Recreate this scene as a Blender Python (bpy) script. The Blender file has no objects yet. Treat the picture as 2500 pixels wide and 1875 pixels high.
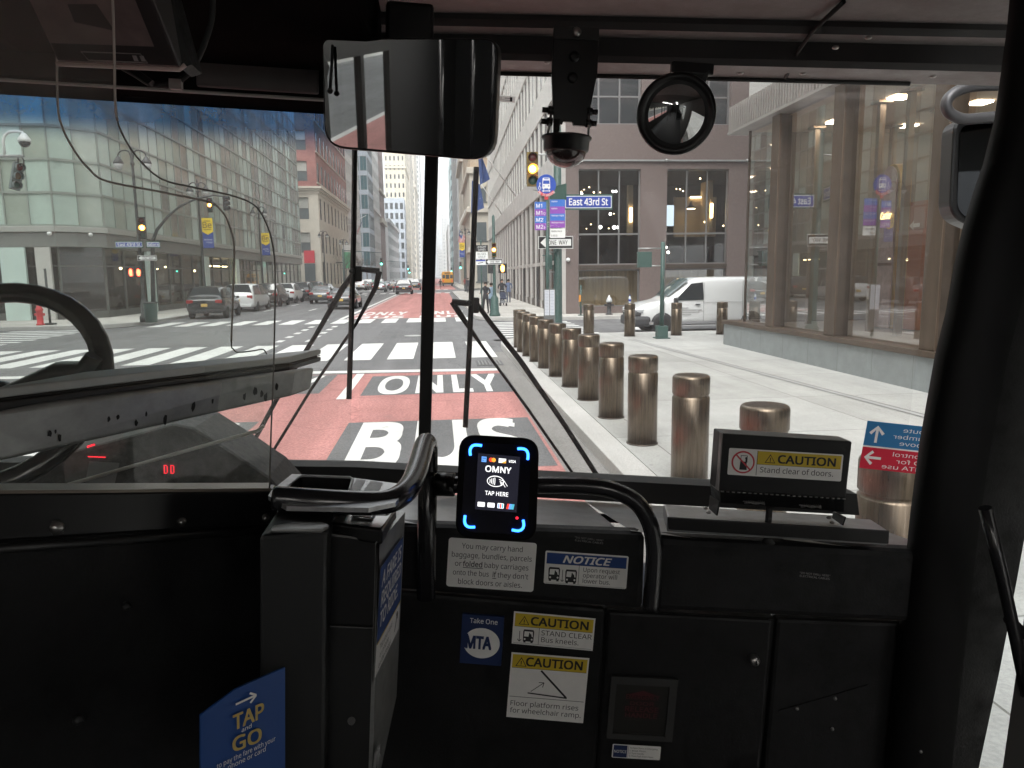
import bpy, bmesh, math, random
from mathutils import Vector, Matrix, Euler
random.seed(7)
S = bpy.context.scene
COL = S.collection
R = math.radians
# ------------------------------------------------------------------ camera
F_PX, CXP, CYP, H = 1820.0, 1250.0, 937.5, 2.05
PITCH, YAW, ROLL = R(8.3), R(5.5), R(0.75)
fwd = Vector((math.sin(YAW)*math.cos(PITCH), math.cos(YAW)*math.cos(PITCH), -math.sin(PITCH)))
rt0 = Vector((math.cos(YAW), -math.sin(YAW), 0)); up0 = rt0.cross(fwd)
rt = rt0*math.cos(ROLL) - up0*math.sin(ROLL); up = up0*math.cos(ROLL) + rt0*math.sin(ROLL)
CAM = Vector((0, 0, H))
cd = bpy.data.cameras.new("Camera"); co = bpy.data.objects.new("Camera", cd); COL.objects.link(co)
M = Matrix((rt, up, -fwd)).transposed().to_4x4(); M.translation = CAM
co.matrix_world = M
cd.sensor_width = 36; cd.lens = F_PX/2500*36; cd.clip_start = 0.02; cd.clip_end = 3000
S.camera = co
S.render.resolution_x, S.render.resolution_y = 1024, 768
# ------------------------------------------------------------------ sky, sun, exposure
SUN_EL, SUN_ROT = R(52), R(200)
W = bpy.data.worlds.new("World"); S.world = W; W.use_nodes = True
nt = W.node_tree; bg = nt.nodes["Background"]
sk = nt.nodes.new("ShaderNodeTexSky"); sk.sky_type = 'NISHITA'; sk.sun_disc = False
sk.sun_elevation = SUN_EL; sk.sun_rotation = SUN_ROT; sk.air_density = 1.6; sk.dust_density = 5; sk.ozone_density = 1.0
hs = nt.nodes.new("ShaderNodeHueSaturation"); hs.inputs['Saturation'].default_value = 0.12
mxs = nt.nodes.new("ShaderNodeMix"); mxs.data_type = 'RGBA'; mxs.inputs[0].default_value = .55; mxs.inputs[7].default_value = (7.2, 7.4, 7.6, 1)   # thin even cloud over the clear sky
nt.links.new(sk.outputs[0], hs.inputs['Color']); nt.links.new(hs.outputs[0], mxs.inputs[6]); nt.links.new(mxs.outputs[2], bg.inputs[0]); bg.inputs[1].default_value = 0.15
sl = bpy.data.lights.new("Sun", 'SUN'); sl.energy = 1.0; sl.angle = R(40); sl.color = (1, .97, .92)
so = bpy.data.objects.new("Sun", sl); COL.objects.link(so)
# sun_rotation turns clockwise from +Y seen from above
so.rotation_euler = (Vector((math.sin(SUN_ROT)*math.cos(SUN_EL), math.cos(SUN_ROT)*math.cos(SUN_EL), math.sin(SUN_EL)))).to_track_quat('Z', 'Y').to_euler()
S.view_settings.view_transform = 'Standard'; S.view_settings.look = 'None'
S.view_settings.exposure = 1.6; S.view_settings.gamma = 1
S.cycles.use_denoising = True
S.cycles.max_bounces = 10; S.cycles.diffuse_bounces = 4; S.cycles.glossy_bounces = 4; S.cycles.transparent_max_bounces = 24
S.cycles.transmission_bounces = 6; S.cycles.caustics_reflective = False; S.cycles.caustics_refractive = False
S.cycles.sample_clamp_indirect = 4
# ------------------------------------------------------------------ pixel helpers (photo is 2500 px wide)
def ray(x, y): return rt*((x-CXP)/F_PX) + up*((CYP-y)/F_PX) + fwd
def gp(x, y, z=0.0):
    d = ray(x, y); return CAM + d*((z-H)/d.z)
def yp(x, y, Y):
    d = ray(x, y); return CAM + d*(Y/d.y)
def xp(x, y, X):
    d = ray(x, y); return CAM + d*(X/d.x)
# bus frame: origin at the eye, leaning 3 degrees to the kerb
MB_ = Matrix.Translation((0, 0, H)) @ Matrix.Rotation(R(3.0), 4, 'Y')
RI = MB_.to_3x3().inverted()
WORLD = Matrix.Identity(4)
TANF = math.tan(R(9)); BX0 = -0.20
def bd(x, y, Y):
    d = RI @ ray(x, y); return d*(Y/d.y)
def bx_(x, y, X):
    d = RI @ ray(x, y); return d*(X/d.x)
def bz(x, y, Z):
    d = RI @ ray(x, y); return d*(Z/d.z)
def bf(x, y, Y):            # on the gently bent front of the bus
    p = bd(x, y, Y)
    if p.x <= BX0: return p
    d = RI @ ray(x, y)
    return d*((Y + TANF*BX0)/(d.y + TANF*d.x))
def bpl(x, y, p0, n):
    d = RI @ ray(x, y); return d*(p0.dot(n)/d.dot(n))
# ------------------------------------------------------------------ materials
MATS = {}
def mat(name, col, rough=0.6, metal=0.0, var=0.0, vscale=3.0, bump=0.0, bscale=40.0, emit=None, estr=1.0, spec=0.5, col2=None, stretch=None, detail=4.0, coat=0.0):
    if name in MATS: return MATS[name]
    m = bpy.data.materials.new(name); m.use_nodes = True; MATS[name] = m
    t = m.node_tree; b = t.nodes["Principled BSDF"]
    b.inputs['Base Color'].default_value = (*col, 1); b.inputs['Roughness'].default_value = rough
    b.inputs['Metallic'].default_value = metal; b.inputs['Specular IOR Level'].default_value = spec
    if coat: b.inputs['Coat Weight'].default_value = coat; b.inputs['Coat Roughness'].default_value = 0.05
    if emit: b.inputs['Emission Color'].default_value = (*emit, 1); b.inputs['Emission Strength'].default_value = estr
    if var or bump:
        tc = t.nodes.new("ShaderNodeTexCoord"); mp = t.nodes.new("ShaderNodeMapping"); t.links.new(tc.outputs['Object'], mp.inputs[0])
        if stretch: mp.inputs['Scale'].default_value = stretch
    if var:
        n = t.nodes.new("ShaderNodeTexNoise"); n.inputs['Scale'].default_value = vscale; n.inputs['Detail'].default_value = detail; n.inputs['Roughness'].default_value = .65
        t.links.new(mp.outputs[0], n.inputs['Vector'])
        rp = t.nodes.new("ShaderNodeValToRGB"); rp.color_ramp.elements[0].position = .3; rp.color_ramp.elements[1].position = .7
        c2 = col2 or tuple(c*(1+var) for c in col); c1 = tuple(c*(1-var) for c in col) if not col2 else col
        rp.color_ramp.elements[0].color = (*c1, 1); rp.color_ramp.elements[1].color = (*c2, 1)
        t.links.new(n.outputs[0], rp.inputs[0]); t.links.new(rp.outputs[0], b.inputs['Base Color'])
    if bump:
        n2 = t.nodes.new("ShaderNodeTexNoise"); n2.inputs['Scale'].default_value = bscale; n2.inputs['Detail'].default_value = 3
        t.links.new(mp.outputs[0], n2.inputs['Vector'])
        bp = t.nodes.new("ShaderNodeBump"); bp.inputs['Strength'].default_value = bump; bp.inputs['Distance'].default_value = 0.01
        t.links.new(n2.outputs[0], bp.inputs['Height']); t.links.new(bp.outputs[0], b.inputs['Normal'])
        n4 = t.nodes.new("ShaderNodeTexNoise"); n4.inputs['Scale'].default_value = vscale*1.3; n4.inputs['Detail'].default_value = 7; n4.inputs['Roughness'].default_value = .75; t.links.new(mp.outputs[0], n4.inputs['Vector'])
        r4 = t.nodes.new("ShaderNodeMapRange"); r4.inputs['From Min'].default_value = .35; r4.inputs['From Max'].default_value = .65; r4.inputs['To Min'].default_value = rough*.7; r4.inputs['To Max'].default_value = min(1, rough*1.35); t.links.new(n4.outputs[0], r4.inputs[0]); t.links.new(r4.outputs[0], b.inputs['Roughness'])
    return m
def glassmat(name, tint=(1, 1, 1), refl=0.06, haze=0.0, hcol=(.8, .8, .8), rough=0.0, grad=None, nscale=30.0, spots=0.0, hband=None):
    """clear pane: see-through + mirror reflection, with an optional film of dirt and an optional tinted band"""
    m = bpy.data.materials.new(name); m.use_nodes = True; MATS[name] = m
    t = m.node_tree; t.nodes.clear(); N = t.nodes.new; L = t.links.new
    out = N("ShaderNodeOutputMaterial"); tr = N("ShaderNodeBsdfTransparent"); gl = N("ShaderNodeBsdfGlossy")
    gl.inputs['Roughness'].default_value = rough; tr.inputs[0].default_value = (*tint, 1)
    def math_(op, a, v=None):
        q = N("ShaderNodeMath"); q.operation = op; L(a, q.inputs[0])
        if v is not None: q.inputs[1].default_value = v
        return q.outputs[0]
    ge = N("ShaderNodeNewGeometry"); dt = N("ShaderNodeVectorMath"); dt.operation = 'DOT_PRODUCT'; L(ge.outputs['Normal'], dt.inputs[0]); L(ge.outputs['Incoming'], dt.inputs[1])
    om = N("ShaderNodeMath"); om.operation = 'SUBTRACT'; om.inputs[0].default_value = 1; L(math_('ABSOLUTE', dt.outputs['Value']), om.inputs[1])
    f5 = math_('ADD', math_('MULTIPLY', math_('POWER', om.outputs[0], 5), .92), .08)     # both faces of the sheet, alike from either side
    mu = N("ShaderNodeMath"); mu.operation = 'MULTIPLY'; mu.use_clamp = True; mu.inputs[1].default_value = refl; L(f5, mu.inputs[0])
    mx = N("ShaderNodeMixShader"); L(mu.outputs[0], mx.inputs[0]); L(tr.outputs[0], mx.inputs[1]); L(gl.outputs[0], mx.inputs[2])
    last = mx
    tc = N("ShaderNodeTexCoord")
    if haze:
        df = N("ShaderNodeBsdfTranslucent"); df.inputs[0].default_value = (*hcol, 1)
        no = N("ShaderNodeTexNoise"); no.inputs['Scale'].default_value = nscale; no.inputs['Detail'].default_value = 6; no.inputs['Roughness'].default_value = .75
        L(tc.outputs['Object'], no.inputs['Vector'])
        mr = N("ShaderNodeMapRange"); mr.inputs['From Min'].default_value = .3; mr.inputs['From Max'].default_value = .75
        mr.inputs['To Min'].default_value = haze*.55; mr.inputs['To Max'].default_value = haze*1.7; L(no.outputs[0], mr.inputs[0])
        fac = mr.outputs[0]
        if hband:      # dirt and white glare streaks, both put into the film near the top
            sx_ = N("ShaderNodeSeparateXYZ"); L(tc.outputs['Object'], sx_.inputs[0]); mb2 = N("ShaderNodeMapRange"); mb2.inputs['From Min'].default_value = hband[0]; mb2.inputs['From Max'].default_value = hband[1]; mb2.inputs['To Max'].default_value = hband[2]; L(sx_.outputs[2], mb2.inputs[0])
            mpn = N("ShaderNodeMapping"); mpn.inputs['Scale'].default_value = (1.2, 1, 9); mpn.inputs['Rotation'].default_value = (0, R(-14), 0); L(tc.outputs['Object'], mpn.inputs[0])
            n3 = N("ShaderNodeTexNoise"); n3.inputs['Scale'].default_value = 4; n3.inputs['Detail'].default_value = 8; n3.inputs['Roughness'].default_value = .7; L(mpn.outputs[0], n3.inputs['Vector'])
            m4 = N("ShaderNodeMapRange"); m4.inputs['From Min'].default_value = .42; m4.inputs['From Max'].default_value = .72; L(n3.outputs[0], m4.inputs[0])
            ml = N("ShaderNodeMath"); ml.operation = 'MULTIPLY'; L(m4.outputs[0], ml.inputs[0]); L(mb2.outputs[0], ml.inputs[1])
            ad2 = N("ShaderNodeMath"); ad2.operation = 'ADD'; L(fac, ad2.inputs[0]); L(ml.outputs[0], ad2.inputs[1]); fac = ad2.outputs[0]
        if spots:
            vo = N("ShaderNodeTexNoise"); vo.inputs['Scale'].default_value = nscale*6; vo.inputs['Detail'].default_value = 2; L(tc.outputs['Object'], vo.inputs['Vector'])
            m2 = N("ShaderNodeMapRange"); m2.inputs['From Min'].default_value = .68; m2.inputs['From Max'].default_value = .76; m2.inputs['To Max'].default_value = spots; L(vo.outputs[0], m2.inputs[0])
            ad = N("ShaderNodeMath"); ad.operation = 'ADD'; L(fac, ad.inputs[0]); L(m2.outputs[0], ad.inputs[1]); fac = ad.outputs[0]
        m3 = N("ShaderNodeMixShader"); L(fac, m3.inputs[0]); L(mx.outputs[0], m3.inputs[1]); L(df.outputs[0], m3.inputs[2]); last = m3
    if grad:   # shade band: (z0, z1, colour) in object space, part of the laminated windscreen
        sp = N("ShaderNodeSeparateXYZ"); L(tc.outputs['Object'], sp.inputs[0])
        mr = N("ShaderNodeMapRange"); mr.interpolation_type = 'SMOOTHSTEP'; mr.inputs['From Min'].default_value = grad[0]; mr.inputs['From Max'].default_value = grad[1]; L(sp.outputs[2], mr.inputs[0])
        cm = N("ShaderNodeMix"); cm.data_type = 'RGBA'; cm.inputs[6].default_value = (*tint, 1); cm.inputs[7].default_value = (*grad[2], 1)
        L(mr.outputs[0], cm.inputs[0]); L(cm.outputs[2], tr.inputs[0])
    L(last.outputs[0], out.inputs[0])
    return m
# ------------------------------------------------------------------ mesh builder
class MBld:
    def __init__(s): s.v = []; s.f = []; s.m = []; s.sm = []
    def add(s, verts, faces, mi=0, smooth=False):
        o = len(s.v); s.v += [Vector(v) for v in verts]
        for f in faces: s.f.append([i+o for i in f]); s.m.append(mi); s.sm.append(smooth)
        return s
    def quad(s, a, b, c, d, mi=0): return s.add([a, b, c, d], [[0, 1, 2, 3]], mi)
    def poly(s, pts, mi=0): return s.add(pts, [list(range(len(pts)))], mi)
    def box(s, c, d, mi=0, rot=None):
        x, y, z = d[0]/2, d[1]/2, d[2]/2
        vs = [Vector((i, j, k)) for i in (-x, x) for j in (-y, y) for k in (-z, z)]
        if rot is not None: vs = [rot @ v for v in vs]
        c = Vector(c); vs = [v+c for v in vs]
        return s.add(vs, [[0, 1, 3, 2], [4, 6, 7, 5], [0, 4, 5, 1], [2, 3, 7, 6], [0, 2, 6, 4], [1, 5, 7, 3]], mi)
    def box2(s, a, b, mi=0):
        return s.box([(a[i]+b[i])/2 for i in range(3)], [abs(b[i]-a[i]) for i in range(3)], mi)
    def hexa(s, bot, top, mi=0):   # 4 + 4 corners, same winding
        n = len(bot)
        fs = [list(range(n))[::-1], list(range(n, 2*n))] + [[i, (i+1) % n, n+(i+1) % n, n+i] for i in range(n)]
        return s.add(list(bot)+list(top), fs, mi)
    def prism(s, pts, ext, mi=0):
        e = Vector(ext); pts = [Vector(p) for p in pts]
        return s.hexa(pts, [p+e for p in pts], mi)
    def tube(s, pts, r, n=10, mi=0, closed=False, smooth=True, flat=None):
        pts = [Vector(p) for p in pts]; k = len(pts); rs = r if isinstance(r, (list, tuple)) else [r]*k
        ring = []; vs = []; prev = None
        for i, p in enumerate(pts):
            if closed: t = pts[(i+1) % k]-pts[i-1]
            else: t = (pts[min(i+1, k-1)]-pts[max(i-1, 0)])
            t.normalize()
            if prev is None:
                a = Vector((0, 0, 1)) if abs(t.z) < .9 else Vector((1, 0, 0))
                u = t.cross(a).normalized()
            else:
                u = (prev - t*prev.dot(t))
                u = u.normalized() if u.length > 1e-6 else t.orthogonal().normalized()
            prev = u; w = t.cross(u)
            fl = flat or 1.0
            for j in range(n):
                an = 2*math.pi*j/n; vs.append(p + u*(rs[i]*math.cos(an)) + w*(rs[i]*fl*math.sin(an)))
        fs = []
        for i in range(k if closed else k-1):
            for j in range(n):
                a = i*n+j; b = i*n+(j+1) % n; c = ((i+1) % k)*n+(j+1) % n; d = ((i+1) % k)*n+j
                fs.append([a, b, c, d])
        s.add(vs, fs, mi, smooth)
        if not closed:
            o = len(s.v)-len(vs)
            s.f.append([o+j for j in range(n)][::-1]); s.m.append(mi); s.sm.append(False)
            s.f.append([o+(k-1)*n+j for j in range(n)]); s.m.append(mi); s.sm.append(False)
        return s
    def cyl(s, a, b, r0, r1=None, n=16, mi=0, smooth=True): return s.tube([a, b], [r0, r0 if r1 is None else r1], n, mi, smooth=smooth)
    def lathe(s, prof, c, n=24, mi=0, axis='z', smooth=True, a0=0.0):
        c = Vector(c); vs = []
        for (r, h) in prof:
            for j in range(n):
                an = a0+2*math.pi*j/n; x, y = r*math.cos(an), r*math.sin(an)
                v = Vector((x, y, h)) if axis == 'z' else (Vector((x, h, y)) if axis == 'y' else Vector((h, x, y)))
                vs.append(c+v)
        fs = [[i*n+j, i*n+(j+1) % n, (i+1)*n+(j+1) % n, (i+1)*n+j] for i in range(len(prof)-1) for j in range(n)]
        s.add(vs, fs, mi, smooth)
        o = len(s.v)-len(vs)
        for (i, rev) in ((0, True), (len(prof)-1, False)):
            if prof[i][0] > 1e-5:
                f = [o+i*n+j for j in range(n)]; s.f.append(f[::-1] if rev else f); s.m.append(mi); s.sm.append(False)
        return s
    def sphere(s, c, r, n=12, mi=0, sc=(1, 1, 1), h0=-90, h1=90):
        k = max(4, n//2); prof = [(math.cos(R(h0+(h1-h0)*i/k)), math.sin(R(h0+(h1-h0)*i/k))) for i in range(k+1)]
        c = Vector(c); vs = []
        for (rr, hh) in prof:
            for j in range(n):
                an = 2*math.pi*j/n; vs.append(c+Vector((r*sc[0]*rr*math.cos(an), r*sc[1]*rr*math.sin(an), r*sc[2]*hh)))
        return s.add(vs, [[i*n+j, i*n+(j+1) % n, (i+1)*n+(j+1) % n, (i+1)*n+j] for i in range(k) for j in range(n)], mi, True)
    def merge(s, o, mi=None):
        b = len(s.v); s.v += o.v; s.f += [[i+b for i in f] for f in o.f]; s.m += [mi if mi is not None else x for x in o.m]; s.sm += o.sm; return s
    def xf(s, m):
        s.v = [m @ v for v in s.v]; return s
    def build(s, name, mats, parent=None, frame=WORLD, base=None, bevel=0.0, fix=True, ang=40, seg=2):
        mats = mats if isinstance(mats, (list, tuple)) else [mats]
        if parent is not None: inv = PM[parent.name].inverted(); mw = None
        else:
            b = Vector(base) if base is not None else Vector((0, 0, 0))
            mw = frame @ Matrix.Translation(b); inv = mw.inverted()
        T = inv @ frame
        me = bpy.data.meshes.new(name)
        me.from_pydata([T @ v for v in s.v], [], s.f)
        for m in mats: me.materials.append(m)
        for p, i, q in zip(me.polygons, s.m, s.sm): p.material_index = i; p.use_smooth = q
        if fix:
            bm = bmesh.new(); bm.from_mesh(me)
            bmesh.ops.remove_doubles(bm, verts=bm.verts, dist=1e-5)
            bmesh.ops.recalc_face_normals(bm, faces=bm.faces); bm.to_mesh(me); bm.free()
        o = bpy.data.objects.new(name, me); COL.objects.link(o)
        if parent is not None:
            o.parent = parent; PM[o.name] = PM[parent.name]
        else:
            o.matrix_world = mw; PM[o.name] = mw
        if bevel:
            md = o.modifiers.new("bevel", 'BEVEL'); md.width = bevel; md.segments = seg; md.limit_method = 'ANGLE'; md.angle_limit = R(ang)
            md.harden_normals = False
        return o
PM = {}      # world matrix of every object made here
def thing(name, label, cat, base=(0, 0, 0), frame=WORLD, rotz=0.0, group=None):
    o = bpy.data.objects.new(name, None); COL.objects.link(o); o.empty_display_size = .1
    mw = frame @ Matrix.Translation(Vector(base)) @ Matrix.Rotation(rotz, 4, 'Z')
    o.matrix_world = mw; PM[o.name] = mw
    o['label'] = label; o['category'] = cat
    if group: o['group'] = group
    return o
def tag(o, label, cat, group=None):
    o['label'] = label; o['category'] = cat
    if group: o['group'] = group
    return o
def struct(o): o['kind'] = 'structure'; return o
def kids(o): return [c for c in o.children]
def copy_tree(o, parent=None):
    c = o.copy(); COL.objects.link(c)
    if parent is not None: c.parent = parent
    for ch in list(o.children): copy_tree(ch, c)
    return c
def place(root, loc, rz=0.0, label=None, group=None, scale=None):
    c = copy_tree(root)
    m = Matrix.Translation(Vector(loc)) @ Matrix.Rotation(rz, 4, 'Z')
    if scale: m = m @ Matrix.Diagonal((*scale, 1))
    c.matrix_world = m; PM[c.name] = m
    if label: c['label'] = label
    if group: c['group'] = group
    return c
def drop(root):
    for ch in list(root.children): drop(ch)
    bpy.data.objects.remove(root, do_unlink=True)
# ------------------------------------------------------------------ lettering
TXT = {}
FONT = None
try:    # Blender ships this plain sans; without it the built-in face is used
    import os
    FONT = bpy.data.fonts.load(os.path.join(bpy.utils.system_resource('DATAFILES'), 'fonts', 'NotoSansHebrew-Regular.woff2'))
except Exception: FONT = None
def CAPH():
    vs = text('H')[0]; return max(v.y for v in vs)
def text(s, bold=0.0, shear=0.0, space=1.0):
    """outline letters, cap height about 0.7, centred at x=0, baseline y=0 -> (verts, faces, width)"""
    k = (s, bold, shear, space)
    if k in TXT: return TXT[k]
    cu = bpy.data.curves.new("t", 'FONT'); cu.body = s; cu.align_x = 'CENTER'; cu.offset = 0; cu.shear = shear; cu.space_character = space; cu.resolution_u = 5
    if FONT: cu.font = FONT
    ob = bpy.data.objects.new("t", cu); COL.objects.link(ob)
    dg = bpy.context.evaluated_depsgraph_get(); me = ob.evaluated_get(dg).to_mesh()
    vs = [v.co.copy() for v in me.vertices]; fs = [list(p.vertices) for p in me.polygons]
    if s != 'H':      # letters scaled so that a capital is 0.7 high in any face
        kc = .7/CAPH(); vs = [v*kc for v in vs]
    ob.evaluated_get(dg).to_mesh_clear(); bpy.data.objects.remove(ob); bpy.data.curves.remove(cu)
    xs = [v.x for v in vs] or [0]; TXT[k] = (vs, fs, max(xs)-min(xs), (max(xs)+min(xs))/2)
    return TXT[k]
class Sign:
    """flat lettering on a real plate: layers stacked a fraction of a millimetre apart"""
    def __init__(s, o, u, v, step=0.0006, mb=None):
        s.o, s.u, s.v = Vector(o), Vector(u), Vector(v); s.n = s.u.cross(s.v).normalized(); s.step = step; s.b = mb or MBld()
    def P(s, x, y, l): return s.o + s.u*x + s.v*y + s.n*(s.step*l)
    def rect(s, x0, y0, x1, y1, mi, l=0): s.b.quad(s.P(x0, y0, l), s.P(x1, y0, l), s.P(x1, y1, l), s.P(x0, y1, l), mi); return s
    def rrect(s, x0, y0, x1, y1, r, mi, l=0, asp=1.0, n=5):
        pts = []
        for (cx, cy, a) in ((x1-r*asp, y1-r, 0), (x0+r*asp, y1-r, 90), (x0+r*asp, y0+r, 180), (x1-r*asp, y0+r, 270)):
            for i in range(n+1):
                t = R(a+90*i/n); pts.append(s.P(cx+r*asp*math.cos(t), cy+r*math.sin(t), l))
        s.b.poly(pts, mi); return s
    def poly(s, pts, mi, l=0): s.b.poly([s.P(x, y, l) for x, y in pts], mi); return s
    def ell(s, cx, cy, rx, ry, mi, l=0, a0=0, a1=360, n=28, hole=0.0):
        ps = [(cx+rx*math.cos(R(a0+(a1-a0)*i/n)), cy+ry*math.sin(R(a0+(a1-a0)*i/n))) for i in range(n+1)]
        if hole:
            qs = [(cx+(x-cx)*hole, cy+(y-cy)*hole) for x, y in ps]
            for i in range(n): s.poly([ps[i], ps[i+1], qs[i+1], qs[i]], mi, l)
        else: s.poly(ps[:-1] if a1-a0 == 360 else ps+[(cx, cy)], mi, l)
        return s
    def line(s, x0, y0, x1, y1, w, mi, l=0, asp=1.0):
        dx, dy = (x1-x0)/asp, y1-y0; k = math.hypot(dx, dy); nx, ny = -dy/k*w/2*asp, dx/k*w/2
        return s.poly([(x0+nx, y0+ny), (x0-nx, y0-ny), (x1-nx, y1-ny), (x1+nx, y1+ny)], mi, l)
    def text(s, t, cx, cy, h, mi, l=1, w=None, asp=1.0, bold=0.0, shear=0.0, left=False, space=1.0):
        """cap height h; asp = unit x per unit y so letters keep their proportions; w fixes the width"""
        vs, fs, tw, mid = text(t, bold, shear, space); k = h/0.7
        kx = k*asp if w is None else w/tw
        x0 = cx + (tw/2*kx if left else 0)
        e = bold*.75     # heavier strokes: the same outline laid again a hair to each side
        for i, (ex, ey) in enumerate(((0, 0), (-e, -e), (e, -e), (-e, e), (e, e)) if e > 0 else ((0, 0),)):
            s.b.add([s.P(x0+(v.x-mid+ex)*kx, cy+(v.y+ey)*k, l+.06*i) for v in vs], fs, mi)
        return s
def sign_px(TL, TR, BL, plane):
    """a sign plane from three photo corners on a bus plane; unit square coordinates"""
    a, b, c = plane(*TL), plane(*TR), plane(*BL)
    n = (b-a).cross(a-c).normalized()
    return Sign(c, b-a, a-c), (b-a).length/(a-c).length
def smooth(pts, n=6):
    out = []
    P = [Vector((x, y)) for x, y in pts]
    for i in range(len(P)-1):
        p0, p1, p2, p3 = P[max(i-1, 0)], P[i], P[i+1], P[min(i+2, len(P)-1)]
        for j in range(n):
            t = j/n; out.append(.5*((2*p1)+(-p0+p2)*t+(2*p0-5*p1+4*p2-p3)*t*t+(-p0+3*p1-3*p2+p3)*t**3))
    out.append(P[-1]); return [(v.x, v.y) for v in out]
# ------------------------------------------------------------------ palette
def ground_mat(name, c1, c2, speck, sp_scale, big=0.25, rough=.85, bump=.25, slab=None, stain=None, wear=None, gum=None, crack=0.0):
    m = bpy.data.materials.new(name); m.use_nodes = True; MATS[name] = m; t = m.node_tree; N = t.nodes.new; L = t.links.new
    b = t.nodes["Principled BSDF"]; b.inputs['Roughness'].default_value = rough; b.inputs['Specular IOR Level'].default_value = .35
    tc = N("ShaderNodeTexCoord"); P = tc.outputs['Object']
    def noise(sc, det=5, ro=.6, st=None):
        n = N("ShaderNodeTexNoise"); n.inputs['Scale'].default_value = sc; n.inputs['Detail'].default_value = det; n.inputs['Roughness'].default_value = ro
        if st:
            mp = N("ShaderNodeMapping"); mp.inputs['Scale'].default_value = st; L(P, mp.inputs[0]); L(mp.outputs[0], n.inputs['Vector'])
        else: L(P, n.inputs['Vector'])
        return n.outputs[0]
    def ramp(src, a, b_, c0, c1_):
        r = N("ShaderNodeValToRGB"); r.color_ramp.elements[0].position = a; r.color_ramp.elements[1].position = b_
        r.color_ramp.elements[0].color = (*c0, 1); r.color_ramp.elements[1].color = (*c1_, 1); L(src, r.inputs[0]); return r.outputs[0]
    def mix(fac, a, b_, typ='MIX'):
        x = N("ShaderNodeMix"); x.data_type = 'RGBA'; x.blend_type = typ
        if isinstance(fac, float): x.inputs[0].default_value = fac
        else: L(fac, x.inputs[0])
        for i, q in ((6, a), (7, b_)):
            if isinstance(q, tuple): x.inputs[i].default_value = (*q, 1)
            else: L(q, x.inputs[i])
        return x.outputs[2]
    col = ramp(noise(.55, 6, .7), .3, .72, c1, c2)
    sp = ramp(noise(sp_scale, 2, .5), .35, .65, (1-speck,)*3, (1+speck,)*3)
    col = mix(1.0, col, sp, 'MULTIPLY')
    streak = ramp(noise(1.0, 5, .7, (2.2, .16, 1)), .35, .68, (1-big,)*3, (1.05,)*3)
    col = mix(.8, col, streak, 'MULTIPLY')
    if stain:
        col = mix(ramp(noise(1.7, 7, .75), .58, .72, (0, 0, 0), (.7,)*3), col, stain)
    if wear:
        col = mix(ramp(noise(wear[0], 8, .8), wear[1], wear[1]+.09, (0, 0, 0), (wear[3],)*3), col, wear[2])
    if crack:
        vc = N("ShaderNodeTexVoronoi"); vc.feature = 'DISTANCE_TO_EDGE'; vc.inputs['Scale'].default_value = .30
        dn_ = N("ShaderNodeTexNoise"); dn_.inputs['Scale'].default_value = 1.6; dn_.inputs['Detail'].default_value = 6; L(P, dn_.inputs['Vector'])
        vm = N("ShaderNodeVectorMath"); vm.operation = 'MULTIPLY_ADD'; L(dn_.outputs['Color'], vm.inputs[0]); vm.inputs[1].default_value = (1.1, 1.1, 0); L(P, vm.inputs[2]); L(vm.outputs[0], vc.inputs['Vector'])
        col = mix(ramp(vc.outputs['Distance'], .003, .008, (crack,)*3, (0, 0, 0)), col, tuple(c*.38 for c in c1))
        track = ramp(noise(.9, 3, .5, (1.25, .02, 1)), .45, .62, (1.0,)*3, (.82,)*3); col = mix(1.0, col, track, 'MULTIPLY')
    if gum:
        vo = N("ShaderNodeTexVoronoi"); vo.inputs['Scale'].default_value = 2.6; L(P, vo.inputs['Vector'])
        col = mix(ramp(vo.outputs['Distance'], .045, .075, (gum,)*3, (0, 0, 0)), col, tuple(c*.55 for c in c1))
        col = mix(ramp(noise(.35, 8, .8), .50, .66, (0, 0, 0), (.35,)*3), col, tuple(c*.72 for c in c1))
    if slab:
        br = N("ShaderNodeTexBrick"); br.offset = 0.0; br.squash = 1
        br.inputs['Color1'].default_value = (1, 1, 1, 1); br.inputs['Color2'].default_value = (.84, .84, .83, 1); br.inputs['Mortar'].default_value = (.45, .44, .42, 1)
        br.inputs['Scale'].default_value = 1; br.inputs['Mortar Size'].default_value = .008; br.inputs['Brick Width'].default_value = slab[0]; br.inputs['Row Height'].default_value = slab[1]
        mp = N("ShaderNodeMapping"); mp.inputs['Location'].default_value = slab[2]; L(P, mp.inputs[0]); L(mp.outputs[0], br.inputs['Vector'])
        col = mix(1.0, col, br.outputs[0], 'MULTIPLY')
    L(col, b.inputs['Base Color'])
    bp = N("ShaderNodeBump"); bp.inputs['Strength'].default_value = bump; bp.inputs['Distance'].default_value = .01; L(noise(sp_scale*.8, 3), bp.inputs['Height']); L(bp.outputs[0], b.inputs['Normal'])
    return m
ASPH = ground_mat("asphalt", (.15, .15, .153), (.20, .20, .203), .22, 55, .2, crack=.6)
ASPH2 = ground_mat("asphalt_patch", (.12, .122, .125), (.165, .167, .17), .25, 60, .2)
REDL = ground_mat("bus_lane_red", (.44, .195, .18), (.56, .26, .24), .20, 26, .22, wear=(1.8, .62, (.33, .235, .225), .7), stain=(.34, .20, .19), bump=.4, crack=.28)
WHITE = ground_mat("road_paint", (.62, .62, .60), (.78, .78, .76), .06, 40, .08, wear=(3.0, .60, (.25, .25, .25), .65))
CONC = ground_mat("sidewalk_concrete", (.38, .38, .365), (.48, .48, .46), .09, 45, .16, slab=(3.0, 2.4, (.6, 1.2, 0)), stain=(.30, .30, .285), gum=.65)
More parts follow.
